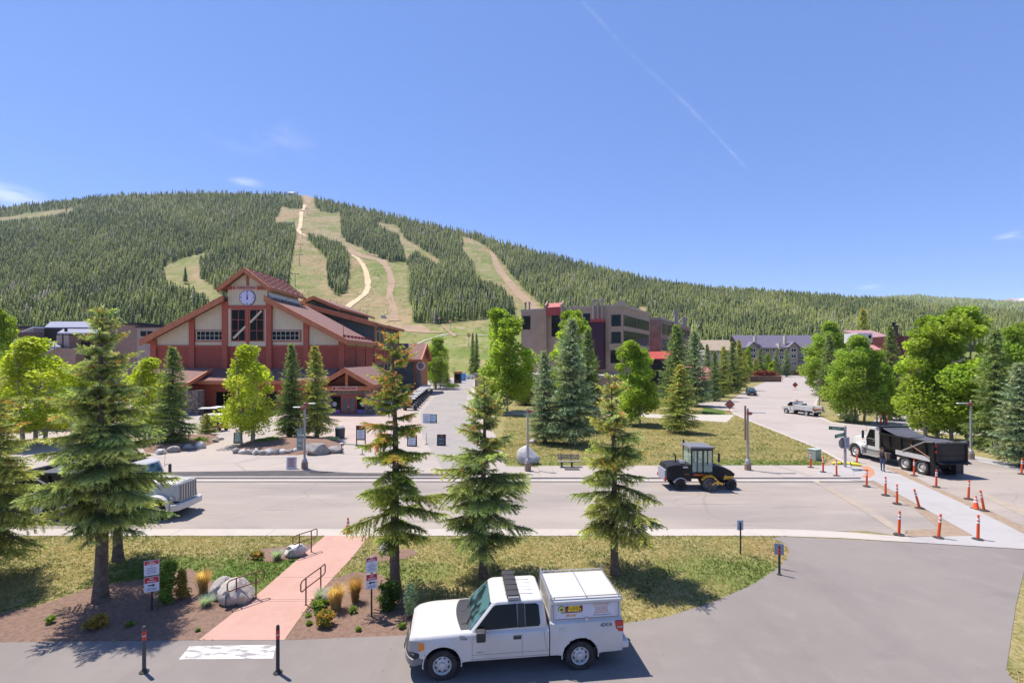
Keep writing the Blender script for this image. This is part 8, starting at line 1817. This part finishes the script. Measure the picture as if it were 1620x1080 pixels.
isl = [('big rounded boulder of the plaza island by the lamp', 499, 720, 20, 700, B_grey, 61), ('grey shaded boulder at the right tip of the plaza island', 528, 717, 13, 706, B_grey, 62), ('small white boulder at the island behind the litter bin', 540, 704, 4, 700, B_white, 63)]
for a in isl: boulder(*a, group='boulders of the plaza islands')
for i in range(10):
    x = 372 + i * 10.5; boulder('low grey rock in the kerb of stones before the plaza island', x, 717.5 + 2.2 * math.sin(i * 0.34), 6 + (i * 7 % 3), 709 + (i * 5 % 3), (B_grey, B_white)[i % 2], 70 + i, group='edging rocks of the plaza island')
for i, (x, y, h_, tp_) in enumerate([(296, 712, 9, 703), (314, 710, 9, 699), (272, 716, 10, 706), (250, 719, 9, 710), (337, 700, 7, 694), (348, 696, 5, 691)]): boulder(('rounded rock of the left island seen beside the dark spruce', 'tallest rock of the left island', 'rock of the left island below the dark spruce', 'leftmost visible rock of the left island', 'flat pale rock at the tip of the left island', 'smallest rock at the tip of the left island')[i], x, y, h_, tp_, (B_grey, B_white)[i % 2], 90 + i, group='boulders of the plaza islands')
# island soil
def mound(name, pts, hgt, m):
    w_ = [G(*p) for p in pts]; c = sum(w_, Vector()) / len(w_); b = MB(); n = len(w_)
    vs = [(p.x, p.y, 0) for p in w_] + [(c.x + (p.x - c.x) * 0.72, c.y + (p.y - c.y) * 0.72, hgt * 0.8) for p in w_] + [(c.x, c.y, hgt)]
    b._add(vs, [(i, (i + 1) % n, n + (i + 1) % n, n + i) for i in range(n)] + [(n + i, n + (i + 1) % n, 2 * n) for i in range(n)]); return tag(b.build(name, m, smooth=80), kind='structure')
mound('island_soil', [(366, 712), (385, 719), (420, 720), (470, 720), (520, 716), (545, 705), (535, 697), (500, 692), (440, 694), (390, 698)], 0.55, M_mulch)
mound('island_soil', [(230, 716), (260, 718), (310, 711), (350, 697), (345, 690), (310, 690), (260, 694), (220, 702)], 0.5, M_mulch)

# shrubs and grasses
def tuft(name, label, px, py, h_, wid, n, cols, m=M_leaf, blade=0.02, spread=0.5, arch=0.5, group=None):
    """bunch grass: arching blades from one foot"""
    rg = np.random.default_rng(int(px)); t = thing(name, label, 'grass clump', G(px, py), 0, group); V, K = [], []
    for half, part in ((0, 'blades'), ):
        for k in range(n):
            a = rg.random() * 6.283; l = h_ * rg.uniform(0.6, 1.08); out = wid * rg.random() ** 0.6; x0, y0 = 0.25 * wid * rg.normal(size=2) * 0.5
            pts = [(x0 + math.cos(a) * out * s ** 1.6, y0 + math.sin(a) * out * s ** 1.6, l * (s - arch * 0.35 * s ** 3)) for s in (0, 0.35, 0.7, 1.0)]
            sx, sy = -math.sin(a + 0.6) * blade, math.cos(a + 0.6) * blade
            c = np.array(cols[0]) + (np.array(cols[1]) - np.array(cols[0])) * rg.random()
            for i in range(3):
                p, q = pts[i], pts[i + 1]; w0, w1 = 1 - 0.3 * i, 0.7 - 0.3 * i; w1 = max(w1, 0.1)
                V += [(p[0] - sx * w0, p[1] - sy * w0, p[2]), (p[0] + sx * w0, p[1] + sy * w0, p[2]), (q[0] + sx * w1, q[1] + sy * w1, q[2]), (q[0] - sx * w1, q[1] - sy * w1, q[2])]; K += [c * (0.7 + 0.15 * i)] * 4
    o = np_mesh('blades', np.array(V), np.arange(len(V)).reshape(-1, 4), m, t, np.array(K), quads=True); return t
STRAW = ((0.34, 0.22, 0.09), (0.50, 0.38, 0.20)); FESC = ((0.20, 0.26, 0.20), (0.34, 0.38, 0.32)); BRN = ((0.24, 0.13, 0.055), (0.42, 0.28, 0.12))
tuft('ornamental_grass', 'big straw coloured grass clump by the right path edge', 531, 964, 1.1, 0.42, 900, STRAW, blade=0.012, arch=0.8); tuft('ornamental_grass', 'brown upright grass clump behind the big straw one', 562, 951, 0.95, 0.34, 700, BRN, blade=0.011, arch=0.3); tuft('ornamental_grass', 'straw grass clump behind the large angular boulder', 321, 938, 0.95, 0.36, 700, STRAW, blade=0.012, arch=0.3)
tuft('blue_fescue', 'grey blue grass tuft in front of the large angular boulder', 327, 958, 0.42, 0.4, 400, FESC, blade=0.008); tuft('blue_fescue', 'grey blue grass tuft in the far bed by the pale boulder', 438, 885, 0.5, 0.38, 350, FESC, blade=0.009); tuft('blue_fescue', 'grey blue grass tuft at the foot of the right handrail', 507, 950, 0.5, 0.4, 400, FESC, blade=0.009); tuft('blue_fescue', 'grey blue grass tuft behind the front handrail', 396, 947, 0.4, 0.3, 250, FESC, blade=0.008)
def shrub(label, px, py, hwpx, top, col, col2, n=2600, leaf=0.035, seed=0, shape='round', name='shrub', group=None):
    p = G(px, py); s = p.y / F; hw = hwpx * s; h_ = (py - top) * s; rg = np.random.default_rng(seed + int(px)); t = thing(name, label, 'shrub', p, 0, group)
    k = 40; cl = rg.normal(size=(k, 3)); cl /= np.linalg.norm(cl, axis=1, keepdims=True); cl *= rg.random((k, 1)) ** 0.4
    if shape == 'upright': cl = np.stack([rg.normal(size=k) * 0.38, rg.normal(size=k) * 0.38, rg.uniform(-0.9, 1, k)], 1)
    C = np.stack([cl[:, 0] * hw * 0.82, cl[:, 1] * hw * 0.82, h_ * 0.5 + cl[:, 2] * h_ * 0.42], 1)
    idx = rg.integers(0, k, n); P = C[idx] + rg.normal(size=(n, 3)) * np.array([hw, hw, h_ * 0.5]) * 0.15; P[:, 2] = np.clip(P[:, 2], 0.02, h_ * 1.05)
    nm = rg.normal(size=(n, 3)) + np.array([0, 0, 0.4]); nm /= np.linalg.norm(nm, axis=1, keepdims=True); u, w = rot_basis(nm); q = leaf * rg.uniform(0.7, 1.3, (n, 1))
    V = np.stack([P + u * q * 1.5, P + w * q * 0.7, P - u * q * 1.5, P - w * q * 0.7], 1).reshape(-1, 3)
    hue = rg.random(k)[idx][:, None]; K = (np.array(col) * (1 - hue) + np.array(col2) * hue) * rg.uniform(0.75, 1.25, (n, 1))
    np_mesh('foliage', V, np.arange(len(V)).reshape(-1, 4), M_leaf, t, np.repeat(K, 4, 0), quads=True)
    b = MB()
    for j in range(7): b.tube([(0, 0, -0.03), tuple(C[j] * np.array([0.5, 0.5, 0.5])), tuple(C[j])], [0.014, 0.010, 0.004], 4, cap=False)
    b.build('stem', M_bark, t); return t
GR = ((0.07, 0.12, 0.02), (0.17, 0.22, 0.05)); RG = ((0.08, 0.11, 0.025), (0.34, 0.20, 0.05)); PG = ((0.16, 0.20, 0.11), (0.36, 0.40, 0.26)); DG = ((0.035, 0.06, 0.015), (0.09, 0.13, 0.03))
shrub('round shrub tipped orange in the right mulch bed', 515, 989, 15, 965, *RG, n=4200, leaf=0.024, seed=1); shrub('low round shrub in the left mulch bed under the spruce shadow', 152, 993, 16, 972, *RG, n=3000, leaf=0.025, seed=2); shrub('round green shrub in the far bed beyond the pink path', 407, 883, 10, 871, *RG, n=2200, leaf=0.026, seed=3)
shrub('upright green shrub just right of the left parking sign', 264, 952, 16, 888, *GR, n=4200, leaf=0.035, seed=4, shape='upright'); shrub('twiggy shrub right of the upright green one', 286, 948, 12, 902, *RG, n=2200, leaf=0.03, seed=5, shape='upright'); shrub('pale leaved shrub left of the pickup bonnet', 652, 976, 13, 924, *PG, n=2600, leaf=0.032, seed=6, shape='upright')
shrub('dark shrub at the foot of the tall thin spruce', 617, 962, 21, 918, *DG, n=4200, leaf=0.034, seed=7); shrub('green shrub below the right handrail tuft', 506, 963, 12, 947, *GR, n=2200, leaf=0.028, seed=8)
for i, (px, py, hw, top, lb_) in enumerate([(558, 969, 8, 958, 'pale green plant right of the tan grass'), (502, 972, 5, 965, 'tiny plant left of the round orange tipped shrub'), (488, 975, 4.5, 970, 'tiny plant at the path edge'), (489, 988, 4.5, 981, 'tiny plant below the path edge one'), (567, 998, 5, 991, 'tiny green plant near the kerb in the right bed'), (636, 993, 6, 984, 'tiny green plant close to the pickup grille'),
        (313, 998, 3.5, 993, 'tiny plant near the left corner of the pink path'), (413, 886, 3, 882, 'tiny plant in the far bed'), (80, 985, 8, 972, 'low green plant in the left bed'), (206, 990, 6, 982, 'low plant right of the low round shrub')]): shrub(lb_, px, py, hw, top, *GR, n=420, leaf=0.024, seed=20 + i, name='bedding_plant', group='bedding plants')
shrub('low green cover under the lime aspen on the plaza island', 425, 702, 26, 691, *GR, n=3000, leaf=0.06, seed=40); shrub('low yellow green plants on the right of the plaza island', 523, 698, 14, 690, *PG, n=1500, leaf=0.05, seed=41); shrub('low bush at the tip of the left island', 318, 702, 12, 690, *GR, n=1400, leaf=0.05, seed=42); shrub('low hedge at the foot of the lane aspen', 712, 613, 18, 606, *DG, n=1500, leaf=0.12, seed=43)

# ---- people
SK = mat('skin', (0.42, 0.23, 0.15), 0.6); CL_v = mat('black_vest', (0.018, 0.018, 0.022), 0.8); CL_o = mat('tan_orange_sleeve', (0.46, 0.20, 0.085), 0.8); CL_j = mat('blue_jeans', (0.055, 0.085, 0.15), 0.85, c2=(0.085, 0.115, 0.18), scale=9); CL_b = mat('dark_boots', (0.02, 0.017, 0.015), 0.7)
def person(label, loc, rz, joints, edges, mats_by):
    t = thing('person', label, 'person', loc, rz); names = list(joints); bm = bmesh.new(); lay = bm.verts.layers.skin.verify(); vv = {}
    for n in names:
        x, y, z, r = joints[n]; v = bm.verts.new((x, y, z)); v[lay].radius = (r, r); v[lay].use_root = (n == 'pelvis'); vv[n] = v
    for a, c in edges: bm.edges.new((vv[a], vv[c]))
    me = bpy.data.meshes.new('body'); bm.to_mesh(me); bm.free(); o = bpy.data.objects.new('tmp', me); COL.objects.link(o)
    s = o.modifiers.new('skin', 'SKIN'); s.use_smooth_shade = True; s.branch_smoothing = 0.3; u = o.modifiers.new('sub', 'SUBSURF'); u.levels = 1; u.render_levels = 1
    m2 = bpy.data.meshes.new_from_object(o.evaluated_get(bpy.context.evaluated_depsgraph_get())); bpy.data.objects.remove(o)
    m2.materials.clear(); ms = [SK, CL_v, CL_o, CL_j, CL_b]
    for m in ms: m2.materials.append(m)
    for f in m2.polygons: f.material_index = mats_by(f.center)
    bo_ = bpy.data.objects.new('body', m2); COL.objects.link(bo_); bo_.parent = t; m2.name = 'body'; return t, bo_
def fingers(J, E, w, d, side, curl):
    """palm, four unequal fingers and a thumb from a wrist joint"""
    wx, wy, wz, _ = J[w]; d = Vector(d).normalized(); s = d.cross(Vector(side)).normalized(); pal = Vector((wx, wy, wz)) + d * 0.075; J[w + 'palm'] = (*pal, 0.030); E.append((w, w + 'palm')); cv = Vector(side).normalized() * curl
    for k, l in enumerate((0.070, 0.080, 0.074, 0.058)):
        r = pal + s * (0.030 - 0.020 * k) + d * 0.022; a = r + d * l * 0.5 + cv * 0.25; q = r + d * l * 0.85 + cv
        J[f'{w}f{k}a'] = (*r, 0.009); J[f'{w}f{k}b'] = (*a, 0.0085); J[f'{w}f{k}c'] = (*q, 0.007); E += [(w + 'palm', f'{w}f{k}a'), (f'{w}f{k}a', f'{w}f{k}b'), (f'{w}f{k}b', f'{w}f{k}c')]
    r = Vector((wx, wy, wz)) + d * 0.035 + s * 0.036; q = r + d * 0.04 + s * 0.022 + cv * 0.6; J[w + 'ta'] = (*r, 0.011); J[w + 'tb'] = (*q, 0.009); E += [(w, w + 'ta'), (w + 'ta', w + 'tb')]
J = dict(pelvis=(0, 0, 0.95, 0.135), waist=(0, 0, 1.08, 0.125), chest=(0, 0.0, 1.28, 0.150), neck=(0, 0.01, 1.48, 0.058), jaw=(0, 0.035, 1.56, 0.070), head=(0, 0.02, 1.64, 0.088), crown=(0, 0.01, 1.71, 0.070),
         shl=(0.17, 0, 1.40, 0.062), ell=(0.24, -0.02, 1.13, 0.045), wrl=(0.20, 0.10, 0.90, 0.030), shr=(-0.17, 0, 1.40, 0.062), elr=(-0.27, 0.13, 1.22, 0.045), wrr=(-0.12, 0.24, 1.40, 0.030),
         hil=(0.09, 0, 0.88, 0.095), knl=(0.10, 0.02, 0.48, 0.062), anl=(0.10, -0.02, 0.10, 0.045), tol=(0.115, 0.14, 0.04, 0.040), hir=(-0.09, 0, 0.88, 0.095), knr=(-0.09, 0.05, 0.48, 0.062), anr=(-0.08, 0.04, 0.10, 0.045), tor=(-0.09, 0.20, 0.04, 0.040))
E = [('pelvis', 'waist'), ('waist', 'chest'), ('chest', 'neck'), ('neck', 'jaw'), ('jaw', 'head'), ('head', 'crown'), ('chest', 'shl'), ('shl', 'ell'), ('ell', 'wrl'), ('chest', 'shr'), ('shr', 'elr'), ('elr', 'wrr'), ('pelvis', 'hil'), ('hil', 'knl'), ('knl', 'anl'), ('anl', 'tol'), ('pelvis', 'hir'), ('hir', 'knr'), ('knr', 'anr'), ('anr', 'tor')]
fingers(J, E, 'wrl', (-0.1, 0.3, -1), (-1, 0, 0), 0.02); fingers(J, E, 'wrr', (0.35, 0.15, 1), (0, 1, 0), 0.025)
def pm(c):
    if c.z > 1.47: return 0
    if abs(c.x) > 0.155 or c.y > 0.17:
        if c.z > 0.70 and (abs(c.x) > 0.165 or (c.y > 0.15 and c.z > 0.8)):
            return 2 if ((c - Vector((0.24, -0.02, 1.13))).length < 0.32 and c.z > 1.0 and c.x > 0) or (c.x < 0 and c.y < 0.2) else 0
    if c.z > 0.97: return 1
    return 3 if c.z > 0.13 else 4
p = G(1396, 745.5, 0.03)
t, bo_ = person('man in jeans, dark vest and cap holding a phone beside the dump truck', p, R(-60), J, E, pm)
def face(t, hat, cap_bill=True):
    b = MB(); b.lathe([(0.098, 0.0), (0.100, 0.03), (0.085, 0.085), (0.04, 0.115), (0.0, 0.12)], 'Z', (0, 0.012, 1.675), 18)
    if cap_bill: b.prism([(-0.075, 0.08), (-0.06, 0.19), (0, 0.215), (0.06, 0.19), (0.075, 0.08)], 'Z', 1.682, 1.695)
    b.build('cap' if cap_bill else 'hair', hat, t, smooth=50)
    for sx in (-1, 1):
        b = MB(); b.lathe([(0.0, 0.006), (0.012, 0.0), (0.0, -0.006)], 'Y', (sx * 0.033, 0.108, 1.635), 10, cap=False); b.build('eye', mat('eye_dark', (0.02, 0.018, 0.016), 0.3), t)
        b = MB(); b.blob((sx * 0.092, 0.005, 1.625), (0.012, 0.024, 0.034), 3, 1, 0.0); b.build('ear', SK, t, smooth=60)
    b = MB(); b.prism([(0.100, 1.64), (0.130, 1.598), (0.100, 1.590)], 'X', -0.014, 0.014); b.build('nose', SK, t, bevel=0.004); b = MB(); b.box(-0.025, 0.025, 0.098, 0.104, 1.566, 1.573); b.build('mouth', mat('lips', (0.28, 0.11, 0.09), 0.6), t)
face(t, mat('cap_dark', (0.03, 0.03, 0.035), 0.8))
b = MB(); b.lathe([(0.145, 0.955), (0.145, 0.985)], 'Z', (0, 0, 0), 16, cap=False); b.build('belt', CL_b, t)
b = MB(); b.box(-0.115, -0.04, 0.262, 0.272, 1.44, 1.585); ph = b.build('phone', V_plastic, None, bevel=0.006); ph.location = p; ph.rotation_euler = (0, 0, R(-60)); b = MB(); b.box(-0.11, -0.045, 0.2575, 0.2615, 1.45, 1.575); b.build('phone_screen', V_glass, ph); tag(ph, 'dark phone held up by the man beside the dump truck', 'phone')
J2 = {k: list(q) for k, q in J.items() if not k.startswith('wr') and not k.startswith('el')}; E2 = [e for e in E if not any(n.startswith(('wr', 'el')) for n in e)]
J2.update(ell=(0.23, -0.03, 1.13, 0.045), wrl=(0.24, 0.05, 0.88, 0.03), elr=(-0.23, -0.03, 1.13, 0.045), wrr=(-0.24, 0.05, 0.88, 0.03)); E2 += [('shl', 'ell'), ('ell', 'wrl'), ('shr', 'elr'), ('elr', 'wrr')]
fingers(J2, E2, 'wrl', (0, 0.2, -1), (-1, 0, 0), 0.02); fingers(J2, E2, 'wrr', (0, 0.2, -1), (1, 0, 0), 0.02)
p = G(1399, 671); t, bo_ = person('person in dark blue clothes standing between the two brown orange posts', p, R(150), J2, E2, lambda c: 0 if c.z > 1.47 or (abs(c.x) > 0.2 and c.z < 0.9 and c.z > 0.68) else (3 if c.z > 0.13 else 4)); face(t, mat('hair_black', (0.015, 0.012, 0.011), 0.8), False)

# ------------------------------------------------------------------ thin mountain air
M_haze = bpy.data.materials.new('haze'); M_haze.use_nodes = True
hn = M_haze.node_tree.nodes; hn.remove(hn['Principled BSDF']); pv = hn.new('ShaderNodeVolumePrincipled')
pv.inputs['Color'].default_value = (0.80, 0.88, 1.0, 1); pv.inputs['Density'].default_value = 0.000038; pv.inputs['Anisotropy'].default_value = 0.2
M_haze.node_tree.links.new(pv.outputs[0], hn['Material Output'].inputs['Volume'])
b = MB(); b.box(-9100, 9100, -100, 10100, -12, 900); hz = b.build('haze', M_haze); tag(hz, kind='stuff')
scene.cycles.volume_bounces = 1
